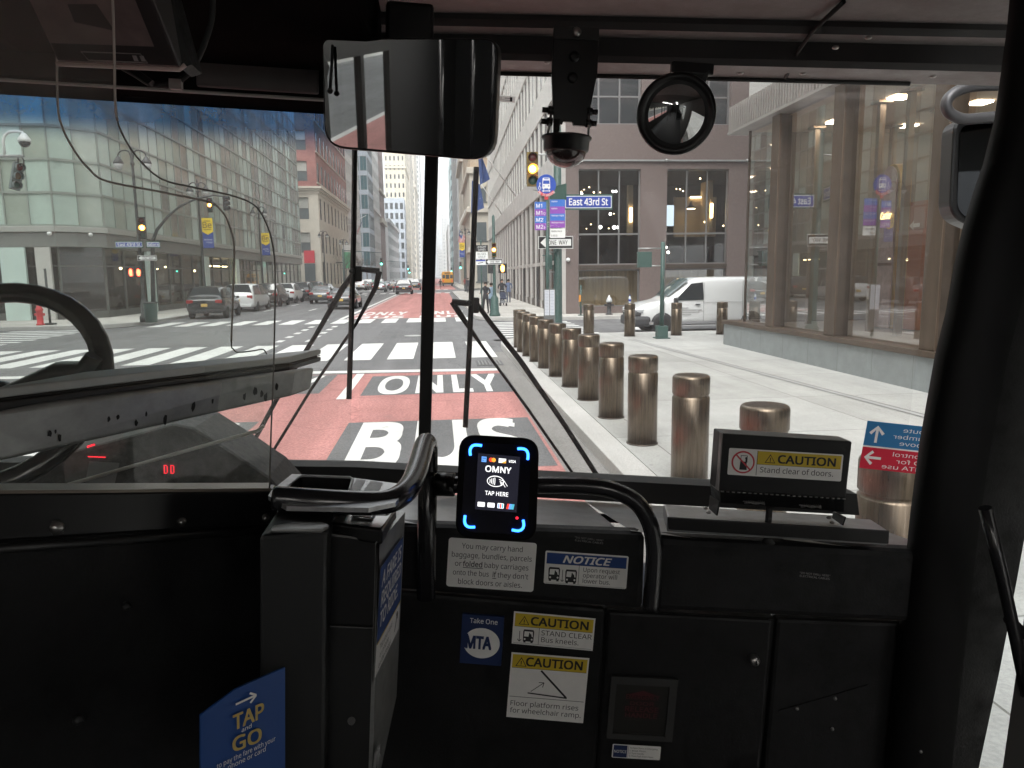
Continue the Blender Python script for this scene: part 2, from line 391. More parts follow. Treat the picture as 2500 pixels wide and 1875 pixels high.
CONC2 = ground_mat("sidewalk_far", (.47, .45, .42), (.56, .54, .50), .07, 30, .10, slab=(1.5, 1.5, (0, 0, 0)))
KERB = ground_mat("granite_kerb", (.42, .41, .39), (.54, .53, .51), .16, 60, .1)
GUT = ground_mat("gutter", (.19, .185, .175), (.27, .26, .25), .2, 40, .2)
BRONZE = mat("brushed_bronze", (.15, .120, .090), .34, 1.0, .36, 6, stretch=(9, 9, .35), detail=6, bump=.08, bscale=60)
BRONZE2 = mat("bronze_cladding", (.12, .089, .066), .42, .6, .22, 2.2, stretch=(1, 1, .3))
BRONZED = mat("bronze_dark", (.085, .068, .055), .45, .5, .15, 3)
GRANITE = mat("brown_granite", (.155, .121, .112), .42, 0, .16, 9, detail=8, bump=.05)
STONEB = mat("grey_base_stone", (.25, .27, .27), .6, 0, .12, 3.5, stretch=(1, 1, 1))
GREENP = mat("green_pole_paint", (.04, .085, .075), .5, 0, .12, 8)
BLACKP = mat("black_pole_paint", (.03, .035, .035), .5, 0, .15, 8)
GREYM = mat("grey_metal", (.42, .43, .43), .4, .6, .1, 6)
WHITEP = mat("white_paint", (.78, .79, .78), .35, 0, .04, 5)
YELP = mat("signal_yellow", (.20, .13, .02), .5)
SIGB = mat("street_sign_blue", (.012, .05, .36), .45); SIGW = mat("sign_white", (.82, .83, .82), .5)
SIGK = mat("sign_black", (.015, .015, .016), .5); SIGG = mat("sign_green_edge", (.03, .09, .075), .5)
BUSB = mat("bus_stop_blue", (.015, .07, .42), .45); BUSR = mat("bus_stop_red", (.62, .035, .05), .45)
RTB = mat("route_blue", (.03, .15, .55), .45); RTP = mat("route_purple", (.26, .06, .42), .45)
BANY = mat("banner_yellow", (.82, .58, .03), .7, 0, .06, 3); BANB = mat("banner_navy", (.025, .06, .28), .7, 0, .06, 3); INK = mat("banner_ink", (.06, .05, .03), .7)
AMBER = mat("amber_lens", (.9, .4, .03), .3, emit=(1, .36, .03), estr=7); AMBERC = mat("amber_lens_core", (1, .7, .3), .3, emit=(1, .62, .16), estr=16)
LENSR = mat("red_lens_off", (.14, .012, .012), .25); LENSA = mat("amber_lens_off", (.12, .05, .01), .25); LENSG = mat("green_lens_off", (.012, .07, .05), .25)
GREENL = mat("green_lens_lit", (.1, .8, .6), .3, emit=(.08, 1, .62), estr=6); REDL_ = mat("red_hand_lit", (1, .1, .05), .3, emit=(1, .07, .03), estr=6); ORL = mat("orange_hand_lit", (1, .5, .1), .3, emit=(1, .42, .05), estr=6)
WLAMP = mat("white_lamp_lit", (1, 1, 1), .3, emit=(1, .97, .9), estr=8); WARML = mat("warm_lamp_lit", (1, .8, .5), .3, emit=(1, .72, .38), estr=8)
TAIL = mat("tail_lamp_lit", (.7, .02, .02), .3, emit=(1, .03, .03), estr=.15); TAILO = mat("tail_lamp", (.30, .012, .014), .2)
RUB = mat("tyre_rubber", (.022, .022, .023), .8); RIM = mat("alloy_rim", (.45, .46, .47), .35, .8); CARG = mat("car_glass", (.025, .030, .033), .05, 0, spec=.9); CHROME = mat("chrome", (.62, .63, .64), .15, 1.0)
HEADL = mat("headlamp_glass", (.62, .64, .66), .08, .3); PLATE = mat("plate_orange", (.60, .40, .10), .5); DARKTRIM = mat("dark_trim", (.025, .026, .028), .55)
# ------------------------------------------------------------------ ground, roads, pavements
XK = 1.72; XL = -13.6; Y43N, Y43F = 24.0, 33.6     # kerbs of the avenue and of the cross street
def sheet(name, x0, y0, x1, y1, z, m):
    return struct(MBld().quad((x0, y0, z), (x1, y0, z), (x1, y1, z), (x0, y1, z)).build(name, m, fix=False))
sheet('ground', -900, -300, 900, 2200, -.05, ASPH)
sheet('avenue', XL, -60, XK, 99, 0, ASPH)
sheet('avenue', XL, 99, 3.3, 1500, 0, ASPH)
sheet('cross_street', XK, Y43N, 160, Y43F, .0, ASPH)
sheet('cross_street', -160, Y43N, XL, Y43F, .0, ASPH)
sheet('bus_lane', -5.15, -30, 1.28, 16.05, .004, REDL)
sheet('bus_lane', -4.55, 37.6, 1.25, 95, .004, REDL)
sheet('bus_lane', -4.55, 116, 2.75, 172, .004, REDL)
sheet('bus_lane', -4.55, 192, 2.75, 600, .004, REDL)
sheet('gutter', 1.28, -30, XK-.0, 20, .004, GUT)
sheet('road_patch', -9.5, 24.6, -2.2, 30.0, .003, mat("asphalt_tone", (.155, .155, .157), .9, 0, .1, 12))
def block(name, pts, z=.15, m=CONC, km=KERB):
    """pavement with a granite kerb strip round it"""
    MBld().prism([(x, y, -.04) for x, y in pts], (0, 0, z+.04)).build(name, m, fix=True)['kind'] = 'structure'
# near right pavement with rounded corner
def corner(cx, cy, r, a0, a1, n=8): return [(cx+r*math.cos(R(a0+(a1-a0)*i/n)), cy+r*math.sin(R(a0+(a1-a0)*i/n))) for i in range(n+1)]
k = .30
block('pavement', [(XK+k, -60), (160, -60), (160, Y43N-k)] + corner(XK+3, Y43N-3, 3-k, 90, 180))
block('pavement', [(-160, -60), (XL-k, -60)] + corner(XL-3, Y43N-3, 3-k, 0, 90) + [(-160, Y43N-k)], m=CONC2)
def kerb(name, path, w=.30, z=.148):
    b = MBld(); n = len(path)
    P = [Vector((x, y, 0)) for x, y in path]
    L_, R_ = [], []
    for i in range(n):
        d = (P[min(i+1, n-1)]-P[max(i-1, 0)]).normalized(); nn = Vector((d.y, -d.x, 0))
        L_.append(P[i]); R_.append(P[i]+nn*w)
    for i in range(n-1):
        a, b2, c, d = L_[i], L_[i+1], R_[i+1], R_[i]
        b.hexa([(a.x, a.y, -.03), (b2.x, b2.y, -.03), (c.x, c.y, -.03), (d.x, d.y, -.03)], [(a.x, a.y, z), (b2.x, b2.y, z), (c.x, c.y, z), (d.x, d.y, z)])
    struct(b.build(name, KERB, bevel=.012))
kerb('kerb', [(XK, -60), (XK, 10)] + corner(XK+3, Y43N-3, 3, 180, 90)[0:] + [(160, Y43N)])
kerb('kerb', [(-160, Y43N)] + corner(XL-3, Y43N-3, 3, 90, 0) + [(XL, -60)])
BLK = [(Y43F, 97), (113, 175), (191, 253), (269, 340), (356, 430), (446, 1500)]
for i, (ya, yb) in enumerate(BLK):
    XK = 1.72 if i == 0 else 3.3
    block('pavement', corner(XK+3, ya+3, 3-k, 180, 270) + [(160, ya+k), (160, yb-k)] + corner(XK+3, yb-3, 3-k, 90, 180), m=CONC2)
    block('pavement', [(-160, ya+k)] + corner(XL-3, ya+3, 3-k, 270, 360) + corner(XL-3, yb-3, 3-k, 0, 90) + [(-160, yb-k)], m=CONC2)
    kerb('kerb', [(160, ya)] + corner(XK+3, ya+3, 3, 270, 180) + corner(XK+3, yb-3, 3, 180, 90) + [(160, yb)])
    kerb('kerb', [(-160, yb)] + corner(XL-3, yb-3, 3, 90, 0) + corner(XL-3, ya+3, 3, 0, -90) + [(-160, ya)])
# ------------------------------------------------------------------ painted markings
def marks(name, quads, z=.008, m=WHITE):
    b = MBld()
    for q in quads: b.poly([(x, y, z) for x, y in q])
    return struct(b.build(name, m, fix=False))
def rect(x0, y0, x1, y1): return [(x0, y0), (x1, y0), (x1, y1), (x0, y1)]
def strip(x0, y0, x1, y1, w, z, m, nm):
    a, c = Vector((x0, y0, 0)), Vector((x1, y1, 0)); n = (c-a).cross(Vector((0, 0, 1))).normalized()*w/2
    return [(a.x+n.x, a.y+n.y), (c.x+n.x, c.y+n.y), (c.x-n.x, c.y-n.y), (a.x-n.x, a.y-n.y)]
_a, _c = gp(1690, 868, .15), gp(2240, 1012, .15); _d = (_c-_a)
marks('drain_channel', [strip(_a.x-_d.x*.6, _a.y-_d.y*.6, _c.x+_d.x*2, _c.y+_d.y*2, .16, 0, None, '')], .1535, mat("channel_concrete", (.34, .34, .33), .8, 0, .1, 8))
marks('drain_slot', [strip(_a.x-_d.x*.6+o, _a.y-_d.y*.6, _c.x+_d.x*2+o, _c.y+_d.y*2, .018, 0, None, '') for o in (-.07, .07)], .1565, mat("slot_dark", (.10, .10, .10), .8))
marks('stop_line', [[(-13.2, 16.9), (1.25, 16.02), (1.25, 16.42), (-13.2, 17.35)]])
cw = []
for i in range(14):
    x = 1.15 - i*1.06; cw.append([(x-.36, 18.75), (x+.30, 18.75), (x+.30, 23.4), (x-.36, 23.4)])
marks('crosswalk', cw)
marks('crosswalk', [[(x-.33, 34.0), (x+.33, 34.0), (x+.33, 37.3), (x-.33, 37.3)] for x in [1.1-i*1.13 for i in range(13)]])
marks('crosswalk', [rect(2.2, y, 5.6, y+.42) for y in [24.7+i*.95 for i in range(9)]])
marks('crosswalk', [rect(-17.6, y, -14.2, y+.42) for y in [24.7+i*.95 for i in range(9)]])
for (ya, yb) in ((97, 113), (175, 191), (253, 269)):
    marks('crosswalk', [rect(x-.33, ya-5.2, x+.33, ya-1.8) for x in [1.1-i*1.13 for i in range(13)]] + [rect(x-.33, yb+.4, x+.33, yb+3.8) for x in [1.1-i*1.13 for i in range(13)]])
marks('lane_line', [rect(-1.78, 12.7, -1.62, 16.05), rect(-1.78, 4.0, -1.62, 7.2), rect(-1.78, -4, -1.62, -1)])
marks('lane_line', [rect(-5.35, -30, -5.15, 16.6)])
marks('lane_line', [rect(-4.95, 37.5, -4.72, 95), rect(-4.95, 116, -4.72, 172), rect(-4.95, 192, -4.72, 500)])
marks('lane_dash', [rect(-4.60, y, -4.32, y+.45) for y in [37.9+i*1.5 for i in range(38)]])
marks('lane_dash', [rect(-8.2, y, -8.05, y+3) for y in [48+i*9 for i in range(5)]+[118+i*9 for i in range(6)]+[195+i*9 for i in range(6)]])
marks('lane_dash', [rect(-11.0, y, -10.85, y+3) for y in [48+i*9 for i in range(5)]])
marks('turning_dash', [rect(x, y, x+.22, y+.75) for y in [24.6+i*1.75 for i in range(5)] for x in (-5.3-.02*(y-24), -4.35-.02*(y-24))])
marks('cross_street_line', [rect(9.5, 28.4, 60, 28.55), rect(7.2, 24.6, 7.6, 28.2)])
marks('cross_street_arrow', [[(6.8, 30.2), (12, 29.7), (12, 30.4)]])
def roadword(name, word, xc, y0, y1, w, bold, dark=True, pad=.18):
    if dark:
        marks('road_patch', [rect(xc-w/2-pad*1.4, y0-pad, xc+w/2+pad*1.4, y1+pad)], .0065, ASPH2)
    s = Sign((0, 0, .010), (1, 0, 0), (0, 1, 0), step=.002)
    s.text(word, xc, y0, (y1-y0), 0, 0, w=w, bold=bold, space=1.12)
    struct(s.b.build(name, WHITE, fix=False))
roadword('road_lettering', 'BUS', -.04, 7.95, 10.4, 2.05, .05)
roadword('road_lettering', 'ONLY', -.03, 13.2, 15.4, 2.25, .035)
roadword('road_lettering', 'BUS', -3.9, 8.2, 10.7, 2.05, .05)
roadword('road_lettering', 'ONLY', -3.55, 13.6, 15.8, 2.25, .035)
for xc in (-3.0, .2):
    roadword('road_lettering', 'BUS', xc, 37.9, 39.7, 2.3, .05, False)
    roadword('road_lettering', 'ONLY', xc, 41.0, 44.2, 2.35, .05, False)
# kerbside drain
dr = thing('storm_drain', 'slotted iron storm drain grate in the gutter by the near crosswalk', 'drain', (1.15, 17.4, .006))
MBld().box((1.15, 17.45, .008), (.62, .95, .012)).build('frame', ASPH2, dr)
gb = MBld()
for i in range(7): gb.box((1.15-.24+i*.08, 17.45, .017), (.035, .85, .012))
gb.build('grate', mat('iron', (.20, .20, .20), .5, .6), dr)
mh = tag(MBld().lathe([(.33, 0), (.33, .008), (.0, .010)], (-.9, 26.2, .004), 24).build('manhole_cover', mat('iron_light', (.40, .40, .39), .6), base=(-.9, 26.2, .004)), 'round pale manhole cover in the middle of the junction', 'manhole cover')
# ------------------------------------------------------------------ building kit
GL_D = mat("window_dark", (.028, .034, .038), .06, 0, spec=.9)
GL_M = mat("window_grey", (.10, .12, .125), .08, 0, spec=.9)
GL_B = mat("window_blind", (.38, .38, .35), .12, 0, .08, 2, spec=.8)
GL_T = mat("window_teal", (.055, .13, .15), .05, 0, spec=.9)
FRM = mat("window_frame", (.20, .21, .20), .5); FRMD = mat("window_frame_dark", (.05, .055, .055), .5); FRMW = mat("window_frame_light", (.55, .55, .52), .5)
BRICK = bpy.data.materials.new("red_brick"); BRICK.use_nodes = True
def brickify(m, c1, c2, mort, sc=1.0):
    t = m.node_tree; b = t.nodes["Principled BSDF"]; b.inputs['Roughness'].default_value = .85
    tc = t.nodes.new("ShaderNodeTexCoord"); sp = t.nodes.new("ShaderNodeSeparateXYZ"); cb = t.nodes.new("ShaderNodeCombineXYZ"); ad = t.nodes.new("ShaderNodeMath")
    t.links.new(tc.outputs['Object'], sp.inputs[0]); t.links.new(sp.outputs[0], ad.inputs[0]); t.links.new(sp.outputs[1], ad.inputs[1])
    t.links.new(ad.outputs[0], cb.inputs[0]); t.links.new(sp.outputs[2], cb.inputs[1])
    br = t.nodes.new("ShaderNodeTexBrick"); br.inputs['Scale'].default_value = sc; br.inputs['Brick Width'].default_value = .45; br.inputs['Row Height'].default_value = .15; br.inputs['Mortar Size'].default_value = .012
    br.inputs['Color1'].default_value = (*c1, 1); br.inputs['Color2'].default_value = (*c2, 1); br.inputs['Mortar'].default_value = (*mort, 1)
    t.links.new(cb.outputs[0], br.inputs['Vector'])
    no = t.nodes.new("ShaderNodeTexNoise"); no.inputs['Scale'].default_value = .6; no.inputs['Detail'].default_value = 6; t.links.new(tc.outputs['Object'], no.inputs['Vector'])
    rp = t.nodes.new("ShaderNodeValToRGB"); rp.color_ramp.elements[0].color = (.72, .72, .72, 1); rp.color_ramp.elements[1].color = (1.15, 1.15, 1.15, 1); rp.color_ramp.elements[0].position = .3; rp.color_ramp.elements[1].position = .7
    t.links.new(no.outputs[0], rp.inputs[0])
    mx = t.nodes.new("ShaderNodeMix"); mx.data_type = 'RGBA'; mx.blend_type = 'MULTIPLY'; mx.inputs[0].default_value = 1
    t.links.new(br.outputs[0], mx.inputs[6]); t.links.new(rp.outputs[0], mx.inputs[7]); t.links.new(mx.outputs[2], b.inputs['Base Color'])
brickify(BRICK, (.30, .115, .10), (.25, .09, .08), (.30, .20, .18))
TANB = bpy.data.materials.new("tan_brick"); TANB.use_nodes = True; brickify(TANB, (.46, .35, .24), (.40, .30, .20), (.45, .38, .30))
BRNB = bpy.data.materials.new("brown_brick"); BRNB.use_nodes = True; brickify(BRNB, (.27, .19, .17), (.23, .16, .14), (.28, .22, .2))
LIME = mat("limestone", (.50, .46, .39), .8, 0, .10, .8, detail=7)
CREAM = mat("cream_stone", (.58, .53, .42), .8, 0, .10, .5, detail=7)
WSTONE = mat("white_stone", (.56, .55, .53), .75, 0, .07, .6, detail=6)
GSTONE = mat("grey_stone", (.40, .40, .40), .8, 0, .1, .6, detail=6)
BLUEST = mat("blue_grey_cladding", (.38, .42, .47), .6, 0, .08, .5)
PALEST = mat("haze_paled_stone", (.58, .57, .55), .8, 0, .08, .3)  # far stone kept lighter: distance haze put into the colour
ROOFM = mat("roof_felt", (.2, .2, .2), .9)
def fac_M(o, u):
    u = Vector(u).normalized(); z = Vector((0, 0, 1)); n = u.cross(z)      # outward
    m = Matrix((u, -n, z)).transposed().to_4x4(); m.translation = Vector(o); return m   # local x right, y inward, z up
WM = {}
def win_mesh(w, h, style, mats, rec):
    k = (round(w, 2), round(h, 2), style, tuple(m.name for m in mats), rec)
    if k in WM: return WM[k]
    b = MBld(); f = min(.09, w*.08); d = .06
    for (x0, z0, x1, z1) in ((0, 0, w, f), (0, h-f, w, h), (0, f, f, h-f), (w-f, f, w, h-f)): b.box2((x0, rec-d, z0), (x1, rec+.02, z1), 0)
    xs = {'sash': [], 'plain': [], 'three': [1/3, 2/3], 'two': [.5], 'cross': [.5]}[style]
    zs = {'sash': [.5], 'plain': [], 'three': [.34], 'two': [], 'cross': [.5]}[style]
    for x in xs: b.box2((x*w-f*.4, rec-d*.9, f), (x*w+f*.4, rec+.02, h-f), 0)
    for z in zs: b.box2((f, rec-d*.8, z*h-f*.4), (w-f, rec+.02, z*h+f*.4), 0)
    if style == 'sash':
        b.quad((f, rec+.012, f), (w-f, rec+.012, f), (w-f, rec+.012, h/2), (f, rec+.012, h/2), 1)
        b.quad((f, rec, h/2), (w-f, rec, h/2), (w-f, rec, h-f), (f, rec, h-f), 2)
    else: b.quad((f, rec, f), (w-f, rec, f), (w-f, rec, h-f), (f, rec, h-f), 1)
    me = bpy.data.meshes.new("window"); me.from_pydata([tuple(v) for v in b.v], [], b.f)
    for m in mats: me.materials.append(m)
    for p, i in zip(me.polygons, b.m): p.material_index = i
    WM[k] = me; return me
class Bld:
    """a building: walls with real openings, each window its own object (the 100 nearest, the rest one mass)"""
    def __init__(s, label, base, cat='building', name='building', group=None):
        s.root = thing(name, label, cat, base, group=group); s.wins = []
    def facade(s, o, u, W, z0, z1, xs, zs, wall, rec=.25, style='plain', mats=None, wname='wall', solid=None):
        m = fac_M((o[0], o[1], 0), u); b = MBld()
        mats = mats or [FRM, GL_D, GL_B]
        cx = sorted({0, W} | {a for p in xs for a in p}); cz = sorted({z0, z1} | {a for p in zs for a in p})
        ox = {p[0] for p in xs}; oz = {p[0] for p in zs}
        for i in range(len(cx)-1):
            for j in range(len(cz)-1):
                x0_, x1_, a, c = cx[i], cx[i+1], cz[j], cz[j+1]
                if x0_ in ox and a in oz:
                    b.quad((x0_, 0, a), (x0_, rec, a), (x0_, rec, c), (x0_, 0, c)); b.quad((x1_, 0, c), (x1_, rec, c), (x1_, rec, a), (x1_, 0, a))
                    b.quad((x0_, 0, a), (x1_, 0, a), (x1_, rec, a), (x0_, rec, a)); b.quad((x0_, rec, c), (x1_, rec, c), (x1_, 0, c), (x0_, 0, c))
                    if style: s.wins.append((m @ Matrix.Translation((x0_, 0, a)), x1_-x0_, c-a, style, mats if not callable(mats) else mats(), rec))
                else: b.quad((x0_, 0, a), (x1_, 0, a), (x1_, 0, c), (x0_, 0, c))
        b.xf(m); return b.build(wname, wall, s.root, fix=False)
    def box(s, name, a, b2, m, bevel=0): return MBld().box2(a, b2).build(name, m, s.root, bevel=bevel)
    def done(s, keep=100):
        s.wins.sort(key=lambda w: (w[0].translation-CAM).length/(w[1]*w[2])**.5)
        inv = PM[s.root.name].inverted()
        for w in s.wins[:keep]:
            ob = bpy.data.objects.new('window', win_mesh(*w[1:])); COL.objects.link(ob); ob.parent = s.root; ob.matrix_local = inv @ w[0]
        rest = s.wins[keep:]
        if rest:
            bm = MBld(); allm = []
            for w in rest:
                me = win_mesh(*w[1:]); idx = []
                for mm in me.materials:
                    if mm not in allm: allm.append(mm)
                    idx.append(allm.index(mm))
                bm.add([w[0] @ v.co for v in me.vertices], [list(p.vertices) for p in me.polygons], 0)
                k = len(me.polygons)
                bm.m[-k:] = [idx[p.material_index] for p in me.polygons]
            o = bm.build('windows', allm, s.root, fix=False); o['kind'] = 'stuff'
        return s.root
def cells(W, n, frac=.55, off=0.0):
    st = (W-2*off)/n; w = st*frac; return [(off+i*st+(st-w)/2, off+i*st+(st+w)/2) for i in range(n)]
def floors(z0, n, fh, sill, hh): return [(z0+i*fh+sill, z0+i*fh+sill+hh) for i in range(n)]
def tower(label, x0, x1, y0, y1, h, wall, fw, fe, side='L', style='plain', mats=None, gf=None, cornice=None, rec=.08, base=.15, keep=100, name='building'):
    """simple tower. fw/fe = (columns, window share, floors, floor height, sill, window height, first z) for the south face and the avenue face"""
    B = Bld(label, ((x0+x1)/2, y0, base), name=name)
    def fc(o, u, W, sp):
        n, fr, nf, fh, si, hh, zz = sp
        B.facade(o, u, W, base, h, cells(W, n, fr), [z for z in floors(zz, nf, fh, si, hh) if z[1] < h-.3], wall, rec, style, mats)
    if fw: fc((x0, y0), (1, 0, 0), x1-x0, fw)
    else: B.facade((x0, y0), (1, 0, 0), x1-x0, base, h, [], [], wall)
    if side == 'L': fc((x1, y0), (0, 1, 0), y1-y0, fe)
    else: fc((x0, y1), (0, -1, 0), y1-y0, fe)
    b = MBld().quad((x0, y0, h), (x1, y0, h), (x1, y1, h), (x0, y1, h)).quad((x0, y1, base), (x1, y1, base), (x1, y1, h), (x0, y1, h))
    xx = x0 if side == 'L' else x1
    b.quad((xx, y0, base), (xx, y1, base), (xx, y1, h), (xx, y0, h)); b.build('roof', ROOFM, B.root, fix=False)
    if cornice:
        for (za, zb, pr, cm) in cornice: B.box('cornice', (x0-.02-pr*(side == 'R'), y0-pr, za), (x1+.02+pr*(side == 'L'), y1+.02, zb), cm, bevel=.05)
    return B
# ------------------------------------------------------------------ glass college building, north-west corner
def curtain(root, o, u, W, zs, dx, pm, pick, mull, mw=.07, md=.05, gname='glazing'):
    m = fac_M((o[0], o[1], 0), u); n = max(1, round(W/dx)); st = W/n
    for a, c in zip(zs[:-1], zs[1:]):
        b = MBld()
        for i in range(n):
            jt = random.uniform(-.006, .006)
            b.add([(i*st, jt, a), ((i+1)*st, -jt, a), ((i+1)*st, -jt, c), (i*st, jt, c)], [[0, 1, 2, 3]], pick(i, n, a))
        b.xf(m); b.build(gname, pm, root, fix=False)
    b = MBld()
    for i in range(n+1): b.box2((i*st-mw/2, -md, zs[0]), (i*st+mw/2, .03, zs[-1]))
    b.xf(m); b.build('vertical_mullions', mull, root)
    for z in zs:
        b = MBld(); b.box2((0, -md*1.3, z-.06), (W, .03, z+.06)); b.xf(m); b.build('horizontal_mullion', mull, root)
PG = [mat("glass_pale_green", (.46, .56, .50), .10, 0, .10, .5, spec=.7), mat("glass_sage", (.36, .41, .35), .07, 0, .15, .6, spec=.8), mat("glass_taupe_reflection", (.31, .30, .265), .06, 0, .2, .7, spec=.85),  # taupe: buildings reflected from across the avenue, put into the colour
      mat("glass_mint", (.58, .70, .65), .12, 0, .06, .5, spec=.7), mat("glass_dusk", (.12, .13, .125), .05, 0, .2, .8, spec=.9)]
MULG = mat("mullion_grey_green", (.30, .33, .30), .5, .2)
gb_ = thing('glass_building', 'pale green glass curtain walled building with a dark shopfront on the far left corner', 'building', (-17.5, 41, .15))
zs = [4.75+1.58*i for i in range(20)]
random.seed(11)
def pickS(i, n, z): return random.choices([0, 1, 3, 2], [5, 2.2, 1.6, .6])[0]
def pickE(i, n, z):
    if i % 5 in (0,) or (i % 9 == 4): return 3 if random.random() < .8 else 0
    if i < 8: return random.choices([0, 1, 2, 4], [4, 2, 1.5, .7])[0]
    return random.choices([2, 1, 0, 4, 3], [5, 3, 1.4, .6, .5])[0]
curtain(gb_, (-52, 39.2), (1, 0, 0), 52-18.6, zs, 1.12, PG, pickS, MULG)
curtain(gb_, (-18.6, 39.2), (1.6, 1.7, 0), math.hypot(1.6, 1.7), zs, 1.15, PG, lambda i, n, z: 1 if i else 0, MULG)
curtain(gb_, (-17.0, 40.9), (0, 1, 0), 97-40.9, zs, 1.42, PG, pickE, MULG)
BAND = mat("spandrel_metal", (.235, .24, .225), .45, .3, .06, 2)
CP = [(-52, 39.2), (-18.6, 39.2), (-17.0, 40.9), (-17.0, 97), (-52, 97)]
def ring(z0, z1, out, m, name, bev=.02):
    pts = [(-52, 39.2-out), (-18.6+out*.45, 39.2-out), (-17.0+out, 40.9-out*.45), (-17+out, 97), (-52, 97)]
    MBld().prism([(x, y, z0) for x, y in pts], (0, 0, z1-z0)).build(name, m, gb_, bevel=bev)
ring(3.72, 4.42, .10, BAND, 'fascia'); ring(4.44, 4.72, .22, mat("ledge_metal", (.42, .42, .39), .5, .2), 'ledge')
ring(34.8, 35.2, .1, BAND, 'parapet')
# shopfront: dark glass, pale columns, dim interior
SHOPG = glassmat("shop_glass", (.62, .66, .63), 1.0, 0)
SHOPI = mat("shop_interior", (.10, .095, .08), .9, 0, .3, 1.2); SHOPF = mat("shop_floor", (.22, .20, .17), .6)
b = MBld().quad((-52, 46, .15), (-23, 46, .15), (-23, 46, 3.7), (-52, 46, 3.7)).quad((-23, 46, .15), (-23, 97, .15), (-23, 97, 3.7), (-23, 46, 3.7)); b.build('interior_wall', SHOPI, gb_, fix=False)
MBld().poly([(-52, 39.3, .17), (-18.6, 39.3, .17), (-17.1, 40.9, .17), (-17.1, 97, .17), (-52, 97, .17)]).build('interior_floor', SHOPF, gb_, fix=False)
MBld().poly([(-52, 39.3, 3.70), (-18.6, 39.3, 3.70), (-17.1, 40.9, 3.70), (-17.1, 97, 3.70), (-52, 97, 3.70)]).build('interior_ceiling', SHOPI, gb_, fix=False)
for (p, q) in (((-52, 39.3), (-18.6, 39.3)), ((-18.6, 39.3), (-17.1, 40.9)), ((-17.1, 40.9), (-17.1, 97))):
    L_ = math.hypot(q[0]-p[0], q[1]-p[1]); n = max(1, round(L_/2.3)); u = ((q[0]-p[0])/L_, (q[1]-p[1])/L_)
    for i in range(n):
        m = fac_M((p[0]+u[0]*L_*i/n, p[1]+u[1]*L_*i/n, 0), (u[0], u[1], 0)); w = L_/n
        b = MBld().quad((0, .05, .5), (w, .05, .5), (w, .05, 3.7), (0, .05, 3.7), 0)
        b.box2((-.05, -.02, .15), (.05, .10, 3.7), 1); b.box2((.05, 0, .15), (w-.05, .09, .5), 1); b.box2((.05, .0, 2.75), (w-.05, .08, 2.83), 1)
        b.xf(m); b.build('shop_window', [SHOPG, mat("shop_frame", (.12, .125, .115), .5, .3)], gb_)
for x, y, m, w in ((-20.6, 39.1, PG[3], 1.15), (-19.2, 39.1, mat("column_stone", (.50, .49, .46), .7, 0, .06, 3), .7), (-17.0, 46.6, PG[3], 1.1), (-17.0, 57.5, PG[3], 1.0), (-17, 66, PG[3], 1.0), (-17, 76, PG[3], 1.0)):
    if y < 40: MBld().box2((x-w/2, y-.12, .15), (x+w/2, y+.05, 3.70)).build('column_cladding', m, gb_, bevel=.01)
    else: MBld().box2((x-.05, y-w/2, .15), (x+.12, y+w/2, 3.70)).build('column_cladding', m, gb_, bevel=.01)
for (x, y, z) in ((-25.2, 42, 2.9), (-24.6, 42.3, 3.0), (-21.9, 42, 2.9), (-19, 55, 2.9), (-18.6, 60, 2.7), (-18.2, 70, 2.8), (-19.6, 49, 2.8), (-18.5, 52, 2.8)):
    MBld().sphere((x, y, z), .09, 10).build('shop_lamp', WARML, gb_)
MBld().box2((-18.2, 62.4, 3.05), (-17.9, 66.5, 3.13)).build('strip_lamp', WARML, gb_)
for x in (-18.75, -17.4): MBld().sphere((x, 38.95 if x < -18 else 40.2, 4.35), .12, 10, sc=(1, 1, .8)).build('security_camera', WHITEP, gb_)
MBld().poly([(-52, 39.2, 35), (-18.6, 39.2, 35), (-17, 40.9, 35), (-17, 97, 35), (-52, 97, 35)]).build('roof', ROOFM, gb_, fix=False)
# ------------------------------------------------------------------ red brick block on limestone, beyond 44th
B = Bld('red brick block above two limestone floors and a moulded cornice on the left side', (-17, 113, .15))
sash = [FRMD, GL_M, GL_B]
zl = [(5.7, 8.6), (10.5, 13.6)]; zb_ = [(15.9+4.35*i, 18.7+4.35*i) for i in range(8)]
cs = [(1.8, 3.7), (6.0, 7.9), (10.4, 12.3), (14.8, 16.7), (18.1, 20.0)]
B.facade((-38.4, 113), (1, 0, 0), 21.4, .15, 14.5, cs, zl, LIME, .3, 'sash', sash)
B.facade((-17, 113), (0, 1, 0), 36.5, .15, 14.5, cells(36.5, 9, .34), [(.9, 4.4)]+zl, LIME, .10, 'sash', [FRMD, GL_D, GL_D])
B.facade((-38.4, 113.12), (1, 0, 0), 21.4-.12, 15.1, 52, cs, zb_, BRICK, .25, 'sash', sash, 'brick_wall')
B.facade((-17.12, 113.12), (0, 1, 0), 36.4, 15.1, 52, cells(36.4, 10, .40), zb_, BRICK, .07, 'sash', [FRMD, GL_D, GL_M], 'brick_wall')
for (a, c, p) in ((14.1, 14.5, .12), (14.5, 14.8, .35), (14.8, 15.1, .62)):
    MBld().prism([(-38.5, 113-p, a), (-17+p, 113-p, a), (-17+p, 149.5, a), (-38.5, 149.5, a)], (0, 0, c-a)).build('cornice', LIME, B.root, bevel=.03)
for z in zb_:
    MBld().box2((-17.14, 113.1, z[0]-.28), (-16.98, 149.5, z[0]-.12)).build('sill_course', LIME, B.root)
MBld().poly([(-38.4, 113, 52), (-17, 113, 52), (-17, 149.5, 52), (-38.4, 149.5, 52)]).build('roof', ROOFM, B.root, fix=False)
MBld().box2((-19.4, 112.85, 4.2), (-17.9, 113.0, 6.0)).build('shop_sign', mat("shop_red", (.55, .03, .05), .5), B.root)
